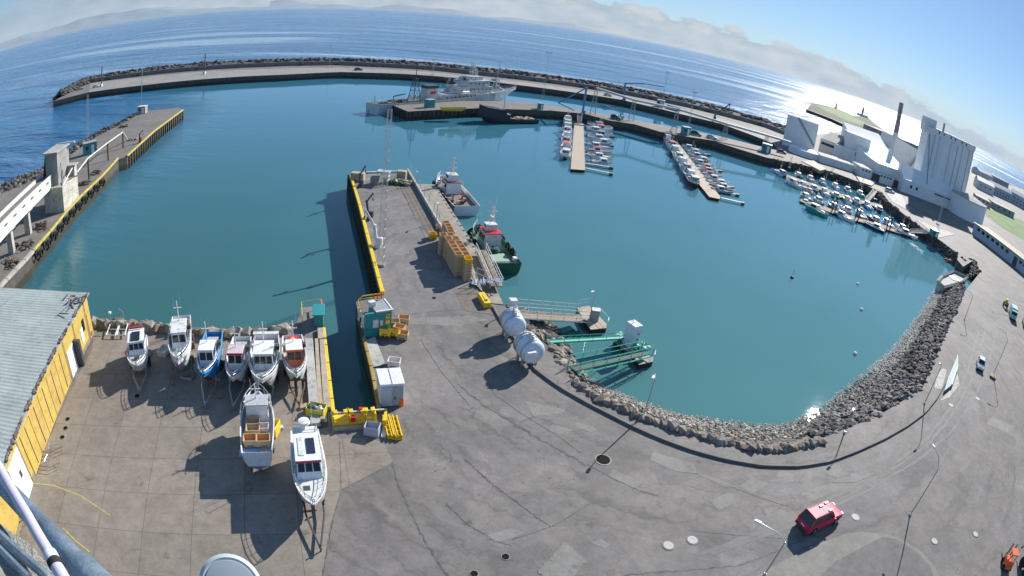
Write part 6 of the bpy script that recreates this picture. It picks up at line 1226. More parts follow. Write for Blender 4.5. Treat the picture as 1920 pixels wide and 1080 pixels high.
for i in range(7):
    f = i/6; x, y = 1500+f*140, 334+f*42; A, B = at(x, y-3, .9), at(x-7, y-11, .9); c = (A+B)/2; kx = [5, 6, 4, 0, 9, 3, 7][i]; moor(kx, Vector((c.x, c.y, DR)), ang(A, B), f'{KINDS_[kx][4]} boat, {ORD[i]} on the factory side of the inner third marina line', 'boats on the factory side of the inner line', .70)
gang('gangway', 'thin shore gangway of the third marina by the teal kiosk', at(1744, 437, GZ), at(1706, 436, .9), 1.4, STEEL, OFFW, 2, 1.0)
gang('gangway', 'gangway from the inner quay down to the first marina pontoon', at(1087, 217, GZ), at(1086, 231, .9), 1.6, STEEL, OFFW, 2, 1.0); gang('gangway', 'gangway from the inner quay down to the long narrow pontoon', at(1256, 250, GZ), at(1264, 263, .9), 1.6, DGREY, DGREY, 2, 1.0)
gang('gangway', 'pale gangway from the factory bank to the inner marina line', at(1641, 358, GZ), at(1625, 377, .9), 1.6, STEEL, OFFW, 2, 1.0)
hut('quay_hut', 'teal kiosk at the shore end of the third marina gangway', (1748, 443), (1758, 446), 431, 2.4, TEAL, OFFW)
for i, (px, py) in enumerate([(1559, 399), (1565, 400), (1603, 412), (1609, 413), (1662, 430), (1668, 431)]):
    q = MB(); q.tube([(0, 0, -4), (0, 0, 4.2)], .22, DGREY, 7); o = q.build('mooring_pile'); o.location = at(px, py, 0); tag(o, 'dark mooring pile rising beside the outer line of the third marina', 'pile', 'mooring piles of the third marina')
for i, (px, py) in enumerate([(1072, 322), (1094, 322), (1332, 374), (1352, 376)]): pass

# ================================================================ FACTORY
def prism_b(name, label, pts, tops, m=FACT, roof=None, cat='building', grp=None):
    """a block over a surveyed footprint; tops: heights above ground of each corner"""
    P = [p if hasattr(p, 'x') else at(*p) for p in pts]; o = thing(name, label, cat, P[0], 0, grp); n = len(P); v = [(p.x-P[0].x, p.y-P[0].y, -.2) for p in P]+[(p.x-P[0].x, p.y-P[0].y, h) for p, h in zip(P, tops)]
    ar = sum(P[i].x*P[(i+1) % n].y-P[(i+1) % n].x*P[i].y for i in range(n)); fs = [(i, (i+1) % n, n+(i+1) % n, n+i) for i in range(n)]
    if ar < 0: fs = [f[::-1] for f in fs]
    b = MB(); b.add(v, fs, m); b.build('wall', o); top = v[n:]; b = MB(); f = tuple(range(n)); b.add([(x, y, z+.02) for x, y, z in top], [f if ar > 0 else f[::-1]], roof or CONCL); b.build('roof', o); return o, P
def back(A, B, d):
    """two more corners d metres behind the line A-B seen from the camera"""
    A, B = Vector(A), Vector(B); nrm = Vector((-(B-A).y, (B-A).x, 0)).normalized()
    if nrm.dot(A) < 0: nrm = -nrm
    return [B+nrm*d, A+nrm*d], nrm
def wins(o, P0, A, B, z, n, w, h, f0=.1, f1=.9, nm='window', m=None):
    A, B = Vector(A), Vector(B); nrm = Vector((-(B-A).y, (B-A).x, 0)).normalized()
    if nrm.dot(A) > 0: nrm = -nrm
    a = ang(A, B)
    for i in range(n): c = A.lerp(B, f0+(f1-f0)*(i+.5)/n)-P0+nrm*.04; b = MB(); b.box((c.x, c.y, z), (w, .1, h), m or GLASS, rz=a); b.build(nm, o)
# block 1: slanted silo house
A, B = at(1466, 271), at(1524, 289); (C1, D1), nn = back(A, B, 20); hA, hB = zup(A, 1477, 214)-GZ, zup(B, 1535, 234)-GZ
o, P = prism_b('raw_meal_house', 'tall blank pale blue-white block at the left end of the factory', [A, B, C1, D1], [hA, hB, hB, hA*.97])
b = MB(); a1_ = A+(B-A)*.33-A; b.tube([(a1_.x-nn.x*.5, a1_.y-nn.y*.5, hA), ((B-A).x*.98-nn.x*.5, (B-A).y*.98-nn.y*.5, 4)], .5, GREYP, 5); b.build('inclined_conveyor', o)
c = at(1510, 291); q = thing('storage_tank', 'low round white tank at the foot of the left factory block', 'tank', c); b = MB(); b.lathe((0, 0, 0), [(8.5, -1), (8.5, 2.6), (8.3, 2.7), (.2, 3.4)], FACT, 36); b.build('body', q, smooth=True)
A, B = at(1533, 286), at(1562, 297); (C1, D1), nn = back(A, B, 14); h = zup(A, 1534, 257)-GZ; o, P = prism_b('workshop', 'cream workshop with a row of square windows between two factory blocks', [A, B, C1, D1], [h, h, h*1.5, h*1.5], OFFW); wins(o, P[0], A, B, h*.72, 5, 1.6, 1.3)
A, B = at(1560, 297), at(1622, 318); (C1, D1), nn = back(A, B, 22); h = zup(A, 1561, 268)-GZ; o, P = prism_b('mill_building', 'pale blue-lit mill building with a raised block and two small windows', [A, B, C1, D1], [h, h*1.05, h*1.05, h]); wins(o, P[0], A, B, h*.78, 2, 1.6, 2.2, .62, .78)
A2, B2 = A.lerp(B, .30)+nn*1, B+nn*1; (C2, D2), _ = back(A2, B2, 20); h2_ = zup(A2, 1586, 246)-GZ; prism_b('mill_tower', 'upper block rising from the pale mill building', [A2, B2, C2, D2], [h2_, h2_*.98, h2_*.98, h2_])
# low garage rows along the harbour
for i, (a, c, ty, lab, nw, dr) in enumerate([((1536, 304), (1598, 323), 291, 'low blue-white shed with a long blank wall along the factory road', 0, 0), ((1610, 330), (1632, 337), 312, 'low white garage with three dark windows under its eaves', 3, 1), ((1645, 341), (1672, 350), 323, 'low white garage with four small dark windows next to the silos', 4, 1)]):
    A, B = at(*a), at(*c); (C1, D1), nn = back(A, B, 12); h = zup(A, a[0]+2, ty)-GZ; o, P = prism_b('garage', lab, [A, B, C1, D1], [h]*4, FACT)
    if nw: wins(o, P[0], A, B, h*.76, nw, .9, .8, .08, .92); wins(o, P[0], B, B+(B-A).normalized()*5, h*.4, 1, 4.0, h*.8, .1, .9, 'door', DGREY)
A, B = at(1634, 330), at(1645, 340); 
# pitched store with the white ridge and the swept roof to the chimney
A, B = at(1616, 318), at(1650, 328); (C1, D1), nn = back(A, B, 22); h = 7; mid = (C1+D1)/2; z1 = zup((A+B)/2+nn*11, 1628, 286)-GZ
o = thing('clinker_store', 'white pitched clinker store with a sharp ridge below the chimney', 'building', A); b = MB(); rA, rB = (A+D1)/2-A, (B+C1)/2-A; pts = [Vector((0, 0, 0)), B-A, C1-A, D1-A]
b.add([(p.x, p.y, z) for z in (0, 5) for p in pts]+[(rA.x, rA.y, z1), (rB.x, rB.y, z1)], [(0, 1, 5, 4), (1, 2, 6, 5), (2, 3, 7, 6), (3, 0, 4, 7)], FACT); b.build('wall', o); b = MB(); b.add([(pts[0].x, pts[0].y, 5), (pts[1].x, pts[1].y, 5), (pts[2].x, pts[2].y, 5), (pts[3].x, pts[3].y, 5), (rA.x, rA.y, z1), (rB.x, rB.y, z1)], [(0, 1, 5, 4), (2, 3, 4, 5), (1, 2, 5), (3, 0, 4)], OFFW); b.build('roof', o)
# swept hall: high at the back, sweeping down to the front
A, B = at(1640, 338), at(1712, 362); (C1, D1), nn = back(A, B, 55); o = thing('kiln_hall', 'pale hall whose roof sweeps down from the tower to the garages', 'building', A); b = MB(); n = 10; L_, R_ = [], []
za, zb_ = 8, zup(A+nn*40, 1665, 262)-GZ
for i in range(n+1): f = i/n; z = za+(zb_-za)*(f**2.2); L_.append(((nn*55*f).x, (nn*55*f).y, z)); R_.append(((B-A+nn*55*f).x, (B-A+nn*55*f).y, z))
b.strip(L_, R_, FACT); b.build('roof', o, smooth=True); b = MB(); b.strip([(x, y, -.2) for x, y, z in L_], L_, FACT); b.strip([(x, y, -.2) for x, y, z in R_], R_, FACT); b.add([(0, 0, -.2), ((B-A).x, (B-A).y, -.2), ((B-A).x, (B-A).y, za), (0, 0, za)], [(0, 1, 2, 3)], FACT); b.build('wall', o)
A, B = at(1667, 322), at(1712, 337); (C1, D1), nn = back(A, B, 18); h = zup(A, 1677, 256)-GZ; h_2 = zup(B, 1713, 278)-GZ; o, P = prism_b('kiln_tower', 'pale angular tower block directly right of the tall chimney', [A, B, C1, D1], [h, h_2, h_2*.9, h])
b = MB(); p0 = B-P[0]; b.tube([(p0.x, p0.y, h_2*.85), (p0.x-12, p0.y-6, 3)], .6, GREYP, 5); b.build('inclined_conveyor', o)
A, B = at(1640, 312), at(1664, 320); (C1, D1), nn = back(A, B, 14); h = zup(A, 1641, 268)-GZ; prism_b('filter_house', 'low pale flat-roofed block immediately left of the chimney base', [A, B, C1, D1], [h]*4)
# chimney
c = at(1665, 318); z = zup(c, 1681, 189)-GZ; zc = zup(c, 1672, 246)-GZ
q = thing('factory_chimney', 'tall slim factory chimney, dark above and white below', 'chimney', c); b = MB(); b.lathe((0, 0, 0), [(2.0, 0), (1.75, zc)], FACT, 20, caps=False); b.build('lower_shaft', q, smooth=True); b = MB(); b.lathe((0, 0, 0), [(1.65, zc), (1.3, z), (1.0, z)], mat('chimney_dark', (.20, .18, .18), .8, var=.3, scale=.3), 20); b.build('upper_shaft', q, smooth=True)
b = MB(); [b.lathe((0, 0, 0), [(1.85-.12*i, zc+(z-zc)*.3*i), (1.85-.12*i, zc+(z-zc)*.3*i+.4)], GREYP, 20, caps=False) for i in range(4)]; b.build('ring', q)
# silos: four shafts under one head house
A, B = at(1716, 363), at(1801, 396); hA = zup(A, 1738, 237)-GZ; hB = zup(B, 1831, 275)-GZ; H_ = (hA+hB)/2; r = (B-A).length/8
sl_, L = frame('silo_block', 'row of four joined white silos under a long head house', 'silo', A, B); nn_s = 1 if loc_in(sl_, (A+B)/2+Vector((A.x, A.y, 0))).y > 0 else -1
SIL = mat('silo_wall', (.76, .79, .80), .75, var=.08, scale=.05, dirt=.08)
Dp = 2*r+2
for i in range(4):      # each bay bulges gently outwards between the ribs
    b = MB(); F, G = [], []
    for k in range(9): x = r*2*(i+k/8); y = -.9*math.sin(math.pi*k/8); F.append((x, nn_s*y, 0)); G.append((x, nn_s*y, H_*.93))
    b.strip(F, G, SIL); F2, G2 = [], []
    for k in range(9): x = r*2*(i+k/8); y = Dp+.9*math.sin(math.pi*k/8); F2.append((x, nn_s*y, 0)); G2.append((x, nn_s*y, H_*.93))
    b.strip(F2, G2, SIL); b.strip([F[0], F2[0]], [G[0], G2[0]], SIL); b.strip([F[-1], F2[-1]], [G[-1], G2[-1]], SIL); b.build('silo', sl_, smooth=True)
RIBM = paint('rib_pale', (.78, .80, .80), .5, .05)
for i in range(3): b = MB(); b.box((r*(2*i+2), nn_s*-.7, H_*.52), (.7, 1.6, H_*.80), RIBM); b.build('rib', sl_)
b = MB(); b.box((L/2, nn_s*Dp/2, H_*.965), (L+.8, Dp+1.2, H_*.07), FACT); hh = b.build('head_house', sl_)
b = MB(); b.box((L/2, nn_s*Dp/2, H_*1.0+.12), (L+1.2, Dp+1.6, .25), GREYP); b.build('roof', hh)
for i in range(3):
    for s in (0, 1): b = MB(); b.box((r*(2*i+1.6+s*.8), nn_s*-.62, H_*.972), (.7, .15, 1.2), GLASS); b.build('window', hh)
b = MB(); b.box((1.0, nn_s*Dp*.4, H_*1.0+1.6), (6.0, Dp*.7, 4.6), FACT); b.box((-1.3, nn_s*Dp*.4, H_*1.0-.5), (2.2, Dp*.6, 5.0), FACT); b.build('elevator_head', sl_)
x0 = -13.0; b = MB(); b.add([(x0, nn_s*-10, -.2), (L+1, nn_s*-10, -.2), (L+1, 0, -.2), (x0, 0, -.2), (x0, nn_s*-10, 6), (L+1, nn_s*-10, 6), (L+1, nn_s*-.2, 9), (x0, nn_s*-.2, 12)], [(0, 1, 5, 4), (1, 2, 6, 5), (3, 0, 4, 7), (4, 5, 6, 7), (2, 3, 7, 6)], SIL); b.build('loading_hall', sl_)
b = MB(); b.box((L*.55, nn_s*-10.25, 4.6), (L*.7, .5, .5), DGREY); b.build('canopy', sl_)
for i in range(2): b = MB(); b.box((x0+5+i*3.4, nn_s*(-10.1), 3.6), (1.0, .2, 1.4), GLASS); b.build('window', sl_)
b = MB(); b.tube([(L*.34, nn_s*r, H_), (L*.34, nn_s*r, H_+4.5)], .6, GREYP, 8); b.build('vent_stack', sl_); b = MB(); b.lathe((L*.70, nn_s*(-1.4), H_*.25), [(1.0, 0), (1.0, .5), (.3, .9)], WHITE, 12); b.build('filter_dome', sl_)
PIP = paint('pipe_grey', (.30, .33, .36), .6, .3)
for x_, z0_, z1_ in ((L*.12, 9.5, H_*.92), (L*.62, 10, H_*.9), (L*.88, 8, H_*.93)): b = MB(); b.tube([(x_, nn_s*-1.05, z0_), (x_, nn_s*-1.05, z1_)], .16, PIP, 6); b.build('downpipe', sl_)
b = MB(); [b.tube([(L-.9+s*.35, nn_s*-.9, 8), (L-.9+s*.35, nn_s*-.9, H_*.95)], .06, PIP, 4) for s in (-1, 1)]; [b.box((L-.9, nn_s*-.9, 8+i*1.2), (.7, .06, .08), PIP) for i in range(20)]; b.build('ladder', sl_)
b = MB(); b.tube([(L*.02, nn_s*.5, H_*.93), (L*.02, nn_s*-9.5, 7.5)], .35, PIP, 6); b.build('feed_pipe', sl_)
rail(sl_, [(0, nn_s*-.3, H_+.2), (L/2, nn_s*-.3, H_+.2), (L, nn_s*-.3, H_+.2), (L, nn_s*Dp, H_+.2)], 1.2, STEEL)
# big round tank
e0, e1 = at(1777, 398), at(1838, 424); c = (e0+e1)/2; r = (e1-e0).length/2; c = c+Vector((c.x, c.y, 0)).normalized()*r*.9; h = zup(c-Vector((c.x, c.y, 0)).normalized()*r, 1806, 385)-GZ; h = max(9, min(14, h))
q = thing('storage_tank', 'big round pale tank with a conical roof right of the silos', 'tank', (c.x, c.y, GZ)); b = MB(); b.lathe((0, 0, 0), [(r, -.3), (r, h)], SIL, 48, caps=False); b.build('shell', q, smooth=True); b = MB(); b.lathe((0, 0, 0), [(r+.2, h), (r+.2, h+.3), (.5, h+2.2)], CONCL, 48); b.build('roof', q)
b = MB(); [b.tube([((r+.1)*math.cos(i*.1309), (r+.1)*math.sin(i*.1309), h+.3), ((r+.1)*math.cos(i*.1309), (r+.1)*math.sin(i*.1309), h+1.3)], .05, STEEL, 4) for i in range(48)]; b.tube([((r+.1)*math.cos(i*.1309), (r+.1)*math.sin(i*.1309), h+1.3) for i in range(49)], .05, STEEL, 4); b.build('railing', q)
# long low house with pale yellow-green edged roof
A, B = at(1822, 438), at(1925, 520); (C1, D1), nn = back(A, B, 10); h = zup(A, 1828, 418)-GZ; o, P = prism_b('long_shed', 'long low blue-walled shed with a pale roof and green eaves on the right', [A, B, C1, D1], [h]*4, paint('pale_blue_wall', (.42, .52, .62), .6, .2), PLY)
wins(o, P[0], A, B, h*.68, 7, 2.0, 1.2, .05, .66); wins(o, P[0], A, B, h*.4, 1, 2.6, h*.75, .74, .80, 'door', DGREY); wins(o, P[0], A, B, h*.66, 2, 1.8, 1.1, .82, .96)
b = MB(); c0, c1 = Vector((0, 0, h)), B-A+Vector((0, 0, h)); cc = (c0+c1)/2-nn*.3; b.box((cc.x, cc.y, h+.12), ((B-A).length+.6, .9, .25), paint('eaves_green', (.50, .62, .30), .5, .1), rz=ang(A, B)); b.build('eaves', o)
# town and works behind
TW = [((1830, 352), (1862, 368), 336, 18, 'cream gabled store just right of the silos', OFFW), ((1857, 362), (1896, 380), 346, 14, 'blue-grey apartment row with many small windows', paint('town_blue', (.42, .50, .55), .6, .2)), ((1893, 378), (1935, 402), 358, 14, 'blue-grey house block at the right edge of the picture', MATS['town_blue']),
      ((1835, 330), (1860, 341), 321, 16, 'low pale store behind the cream gabled one', OFFW), ((1862, 340), (1890, 354), 330, 16, 'low grey roofed warehouse near the sea on the right', CONCL), ((1828, 378), (1856, 392), 366, 14, 'flat roofed grey depot below the cream store', CONCL), ((1862, 392), (1900, 410), 380, 10, 'long flat grey shed along the grass field', GREYP),
      ((1618, 240), (1660, 258), 232, 26, 'low flat works hall behind the mill, towards the sea', CONCL), ((1690, 268), (1725, 282), 262, 22, 'low flat hall behind the kiln tower', CONCL), ((1712, 300), (1740, 312), 288, 14, 'cream works office seen between tower and silos', OFFW)]
for i, (a, c, ty, dep, lab, m_) in enumerate(TW):
    A, B = at(*a), at(*c); (C1, D1), nn = back(A, B, dep); h = min(14, max(4, zup(A, a[0]+2, ty)-GZ)); o, P = prism_b('house_block' if i in (1, 2) else 'warehouse', lab, [A, B, C1, D1], [h]*4, m_, CONCL); wins(o, P[0], A, B, h*.6, 6 if i in (1, 2) else 3, 1.4, 1.2)
    if i in (1, 2): wins(o, P[0], A, B, h*.3, 6, 1.4, 1.2)
    if i < 4: 
        b = MB(); v = [p-P[0] for p in (A, B, C1, D1)]; m0, m1_ = (v[0]+v[3])/2, (v[1]+v[2])/2; b.add([(p.x, p.y, h+.05) for p in v]+[(m0.x, m0.y, h+3), (m1_.x, m1_.y, h+3)], [(0, 1, 5, 4), (2, 3, 4, 5), (1, 2, 5), (3, 0, 4)], LGREY); b.build('roof', o)
# grass fields, lighthouses, bank
GR = mat('grass', (.10, .19, .03), .9, var=.45, scale=.08, detail=9); s_ = sheet('grass_field', [(1846, 392), (1870, 396), (1960, 432), (1960, 470), (1920, 450), (1880, 428), (1850, 405)], GR, .05); s_['kind'] = 'structure'
s_ = sheet('grass_field', [(1528, 196), (1565, 204), (1600, 219), (1640, 240), (1620, 236), (1590, 227), (1548, 208)], GR, .06)
for (bx, by), (tx, ty), r_, lab in (((1616, 218), (1617, 199), 2.4, 'stout lighthouse standing on the point beyond the factory'), ((1567, 203), (1567, 192), 1.8, 'smaller old lighthouse at the end of the point')):
    c = at(bx, by); h = zup(c, tx, ty)-GZ; q = thing('lighthouse', lab, 'lighthouse', c); b = MB(); b.lathe((0, 0, 0), [(r_*1.5, 0), (r_*1.05, h*.15), (r_, h*.8)], paint('lighthouse_grey', (.32, .30, .28), .8, .2), 16); b.build('tower', q, smooth=True); b = MB(); b.lathe((0, 0, 0), [(r_*1.3, h*.8), (r_*1.3, h*.82), (r_*.7, h*.82), (r_*.7, h*.95), (.1, h)], DGREY, 14); b.build('lantern', q)
    if r_ > 2: b = MB(); b.prism([(-11, -9), (9, -10), (10, 6), (-9, 8)], 0, 5, OFFW, FACT); b.build('annex', q)
# ramp platforms by the third marina and the outfall block
for pts, lab, m_, z in (([(1658, 355), (1690, 366), (1707, 398), (1672, 378)], 'bare concrete slab yard above the third marina', CONCL, .12), ([(1718, 412), (1748, 424), (1792, 440), (1760, 446)], 'pale triangular concrete slab by the teal kiosk', CONCL, .10), ([(1605, 332), (1642, 342), (1634, 350), (1612, 343)], 'small concrete landing slab below the garages', PLY, .5), ([(1503, 303), (1525, 302), (1550, 318), (1538, 321)], 'pale slipway slab left of the third marina', PLY, .3)):
    P = P2(pts); o = thing('concrete_slab', lab, 'slab', P[0]); b = MB(); b.prism([(p.x-P[0].x, p.y-P[0].y) for p in P], -1, z, m_); b.build('slab', o)
q = thing('outfall_block', 'pale concrete outfall chamber jutting into the bay by the ramp', 'concrete block', at(1763, 538)); P0 = at(1763, 538); pts = [at(1757, 532, 1.6), at(1765, 522, 1.6), at(1787, 512, 1.6), at(1812, 524, 1.6), at(1800, 534, 1.6), at(1768, 543, 1.6)]; b = MB(); b.prism([(p.x-P0.x, p.y-P0.y) for p in pts], -5, -1.4, CONCL); b.build('base', q)
b = MB(); pp_ = [p-P0 for p in pts]; b.tube([(p.x, p.y, -1.0) for p in pp_]+[(pp_[0].x, pp_[0].y, -1.0)], .45, CONCL, 4); b.build('rim', q); b = MB(); c = at(1789, 522, 1.85)-P0; b.box((c.x, c.y, -1.33), (4.0, 3.6, .1), DGREY); b.build('pit', q)
# ================================================================ CARS
def car(label, p, rz, col, L=4.7, W=1.85, H=1.75, kind='suv', name='parked_car', cat='car', group=None):
    o = thing(name, label, cat, p, rz, group); b = MB(); n = 10
    prof = [(-.5, .38, .50), (-.495, .95, .52), (-.47, 1.05, .52), (.14, 1.06, .52), (.24, 1.0, .52), (.46, .88, .50), (.5, .62, .48), (.5, .35, .48)]
    # lower body as a lofted shell
    def sec(x, zt, k): w = W/2*k*2*.96; return [(L*x, -w, .28), (L*x, -w*1.02, zt*.6), (L*x, -w*.95, zt), (L*x, w*.95, zt), (L*x, w*1.02, zt*.6), (L*x, w, .28)]
    xs_ = [(-.5, .9, .47), (-.47, 1.04, .49), (-.2, 1.07, .5), (.12, 1.08, .5), (.25, 1.04, .5), (.42, .95, .49), (.48, .82, .46), (.5, .6, .44)]
    S_ = [sec(*q) for q in xs_]; m = len(S_[0]); vs = [v for q in S_ for v in q]; fs = [(i*m+j, i*m+j+1, (i+1)*m+j+1, (i+1)*m+j)[::-1] for i in range(len(S_)-1) for j in range(m-1)]+[tuple(range(m)), tuple((len(S_)-1)*m+k for k in range(m))[::-1]]
    b.add(vs, [f[::-1] for f in fs], col); bd = b.build('body', o, smooth=True)
    x0, x1, x2, x3 = (-.49, -.42, .06, .20) if kind == 'suv' else (-.46, -.30, .02, .20)
    z0, z1 = 1.04, H; b = MB(); w0, w1 = W*.46, W*.38
    v = [(L*x0, -w0, z0), (L*x3, -w0, z0), (L*x3, w0, z0), (L*x0, w0, z0), (L*x1, -w1, z1), (L*x2, -w1, z1), (L*x2, w1, z1), (L*x1, w1, z1)]
    b.add(v, [(0, 1, 5, 4), (1, 2, 6, 5), (2, 3, 7, 6), (3, 0, 4, 7)], GLASS); b.build('window_glass', o)
    b = MB(); b.add([(L*x1-.03, -w1-.03, z1), (L*x2+.03, -w1-.03, z1), (L*x2+.03, w1+.03, z1), (L*x1-.03, w1+.03, z1), (L*x1+.02, -w1+.06, z1+.07), (L*x2-.1, -w1+.06, z1+.07), (L*x2-.1, w1-.06, z1+.07), (L*x1+.02, w1-.06, z1+.07)], [(0, 1, 5, 4), (1, 2, 6, 5), (2, 3, 7, 6), (3, 0, 4, 7), (4, 5, 6, 7)], col)
    for s in (-1, 1):
        for xa, xb in ((x0, x1), (x3, x2), (-.16, -.17)): b.tube([(L*xa, s*w0, z0), (L*xb, s*w1, z1)], .045, col, 4)
    b.build('roof', o)
    if kind == 'suv': b = MB(); [b.tube([(L*x1+.2, s*(w1-.1), z1+.13), (L*x2-.3, s*(w1-.1), z1+.13)], .025, STEEL, 4) for s in (-1, 1)]; b.box((L*-.12, 0, z1+.075), (.03, W*.66, .01), DGREY); b.build('roof_rack', o)
    for s in (-1, 1):
        for x in (-.31, .31):
            w = MB(); w.lathe((0, 0, 0), [(.2, -.12), (.35, -.12), (.37, 0), (.35, .12), (.2, .12)], BLACK, 18); wo_ = w.build('wheel', o, smooth=True); wo_.rotation_euler = (R(90), 0, 0); wo_.location = (L*x, s*(W/2-.08), .37); q = MB(); q.lathe((0, 0, 0), [(.21, -.13), (.21, .13)], STEEL, 12); q.build('rim', wo_)
        q = MB(); q.box((L*.485, s*W*.34, .78), (.12, .35, .16), WHITE); q.build('headlight', o); q = MB(); q.box((-L*.495, s*W*.40, .92), (.08, .2, .3), RED); q.build('tail_light', o); q = MB(); q.box((L*.16, s*(W/2+.1), 1.08), (.14, .2, .14), col); q.build('wing_mirror', o)
    q = MB(); q.box((-L*.507, 0, .75), (.02, .5, .12), WHITE); q.build('number_plate', o); q = MB(); q.box((-L*.50, 0, .42), (.14, W*.9, .2), DGREY); q.box((L*.50, 0, .42), (.12, W*.85, .22), DGREY); q.build('bumper', o)
    return o
A, B = at(1516, 993), at(1577, 957); Lc = min(5.3, (B-A).length); REDC = mat('red_car_paint', (.66, .03, .09), .5, var=.06, spec=.35)
A2, B2 = at(1512, 968, GZ+1.0), at(1566, 944, GZ+1.0); c = at(1541, 966, GZ+.9)
car('red estate car with pale luggage on its roof driving through the junction', Vector((c.x, c.y, GZ+.01)), ang(A2, B2), REDC, L=5.0, W=2.0, H=1.85, name='car')
cr_ = bpy.data.objects['car']; 
b = MB(); [b.box((x, y, 1.95), (.45, .22, .12), OFFW) for x, y in ((.3, .45), (-.5, .35), (.1, -.5))]; q = b.build('roof_luggage', cr_)
SIL_ = mat('silver_car_paint', (.45, .47, .48), .3, .2, var=.08); DKC = mat('dark_car_paint', (.03, .035, .04), .3, var=.2)
p0 = at(1836, 690); car('small white fronted dark car driving towards the camera on the bay road', p0, ang(at(1836, 690), at(1834, 740)), WHITE, L=3.6, W=1.7, H=1.6, name='car')
for lab, px, py, tx, ty, m_, kd in (('dark pickup parked by the slim crane on the inner quay', 1155, 224, 1175, 229, DKC, 'suv'), ('dark estate parked beside the teal cabin on the inner quay', 1305, 254, 1325, 259, DKC, 'suv'), ('grey saloon parked further along towards the factory on the inner quay', 1334, 260, 1354, 265, SIL_, 'sedan'),
                                    ('black car driving alone on the breakwater road', 672, 132, 692, 132.6, DKC, 'sedan'), ('silver car on the breakwater between the two blue cranes', 1140, 180, 1160, 184, SIL_, 'sedan'), ('white car parked at the very end of the breakwater', 180, 164, 200, 161, WHITE, 'sedan'), ('grey car at the tip of the breakwater left of the white one', 150, 168, 165, 165, SIL_, 'sedan'),
                                    ('dark car parked at the factory corner of the inner quay', 1465, 287, 1485, 293, DKC, 'sedan'), ('white van parked on the road below the silos', 1668, 361, 1688, 368, WHITE, 'suv')):
    car(lab, at(px, py), ang(at(px, py), at(tx, ty)), m_, L=4.6 if kd == 'suv' else 4.4, H=1.8 if kd == 'suv' else 1.45, kind=kd)
def truck(label, p, rz, m_, L=7.0, W=2.3, H=2.8):
    o = thing('truck', label, 'truck', p, rz); b = MB(); b.box((L*.36, 0, 1.35), (L*.26, W, 1.9), m_, taper=.08); b.build('cab', o, bevel=.08); b = MB(); b.box((L*.49, 0, 1.75), (.06, W*.86, .7), GLASS, tilt=-.1); b.build('windscreen', o)
    b = MB(); b.box((-L*.14, 0, 1.6), (L*.7, W, 2.0), m_); b.build('cargo_box', o, bevel=.06); b = MB(); b.box((0, 0, .55), (L*.95, W*.6, .3), DGREY); b.build('chassis', o); b = MB(); b.box((-L*.14, 0, 2.64), (L*.5, W*.5, .06), OFFW); b.build('roof_panel', o)
    for s in (-1, 1):
        for x in (-.33, .34): w = MB(); w.lathe((0, 0, 0), [(.25, -.15), (.48, -.15), (.48, .15), (.25, .15)], BLACK, 16); q = w.build('wheel', o, smooth=True); q.rotation_euler = (R(90), 0, 0); q.location = (L*x, s*(W/2-.1), .48)
    return o
AQ = paint('aqua_paint', (.30, .58, .58), .35, .15)
a = ang(at(1893, 572), at(1898, 612)); truck('aqua and white box truck parked at the right by the loader', at(1897, 595), a, AQ, 5.6, 2.1, 2.5); truck('pale green truck cut by the right edge next to the aqua one', at(1922, 612), a, paint('mint_truck', (.45, .68, .50), .4, .1), 5.6, 2.1)
q = thing('tractor', 'small dark tractor in front of the aqua truck', 'tractor', at(1884, 577), a); b = MB(); b.box((.3, 0, .9), (1.6, .8, .7), DGREY); b.box((-.6, 0, 1.5), (.9, .9, 1.3), TUBY); b.build('body', q, bevel=.04)
for s in (-1, 1): w = MB(); w.lathe((0, 0, 0), [(.3, -.2), (.7, -.2), (.7, .2), (.3, .2)], BLACK, 16); x_ = w.build('wheel', q, smooth=True); x_.rotation_euler = (R(90), 0, 0); x_.location = (-.6, s*.7, .7)
# orange forklift and green machine, bottom right
q = thing('forklift', 'orange forklift by the bottom right edge of the picture', 'forklift', at(1884, 1062), R(65)); b = MB(); b.box((0, 0, .6), (1.8, 1.2, .7), ORANGE); b.box((-.5, 0, 1.0), (.8, 1.1, .5), ORANGE); b.build('body', q, bevel=.06)
b = MB(); [b.tube([(x, y, .9), (x, y, 2.0)], .05, DGREY, 5) for x in (-.4, .6) for y in (-.5, .5)]; b.box((.1, 0, 2.05), (1.2, 1.15, .1), ORANGE); b.build('cab_frame', q); b = MB(); [b.box((1.05, y, 1.2), (.12, .12, 2.3), DGREY) for y in (-.35, .35)]; [b.box((1.6, y, .12), (1.1, .12, .06), DGREY) for y in (-.35, .35)]; b.build('mast', q)
for s in (-1, 1):
    for x in (-.6, .6): w = MB(); w.lathe((0, 0, 0), [(.15, -.12), (.32, -.12), (.32, .12), (.15, .12)], BLACK, 14); x_ = w.build('wheel', q, smooth=True); x_.rotation_euler = (R(90), 0, 0); x_.location = (x, s*.6, .32)
q = thing('loader', 'dark green loader with a mint bonnet cut by the bottom right corner', 'loader', at(1925, 1072), R(80)); b = MB(); b.box((0, 0, 1.1), (2.8, 1.8, 1.0), mat('olive_green', (.05, .08, .05), .6)); b.box((.9, 0, 1.8), (1.0, 1.4, .9), AQ); b.tube([(1.5, .8, 1.3), (2.6, .8, 1.9), (3.2, .8, .8)], .12, DGREY, 6); b.tube([(1.5, -.8, 1.3), (2.6, -.8, 1.9), (3.2, -.8, .8)], .12, OFFW, 6); b.build('body', q, bevel=.05)
for s in (-1, 1):
    for x in (-.9, 1.0): w = MB(); w.lathe((0, 0, 0), [(.3, -.25), (.65, -.25), (.65, .25), (.3, .25)], BLACK, 16); x_ = w.build('wheel', q, smooth=True); x_.rotation_euler = (R(90), 0, 0); x_.location = (x, s*1.05, .65)
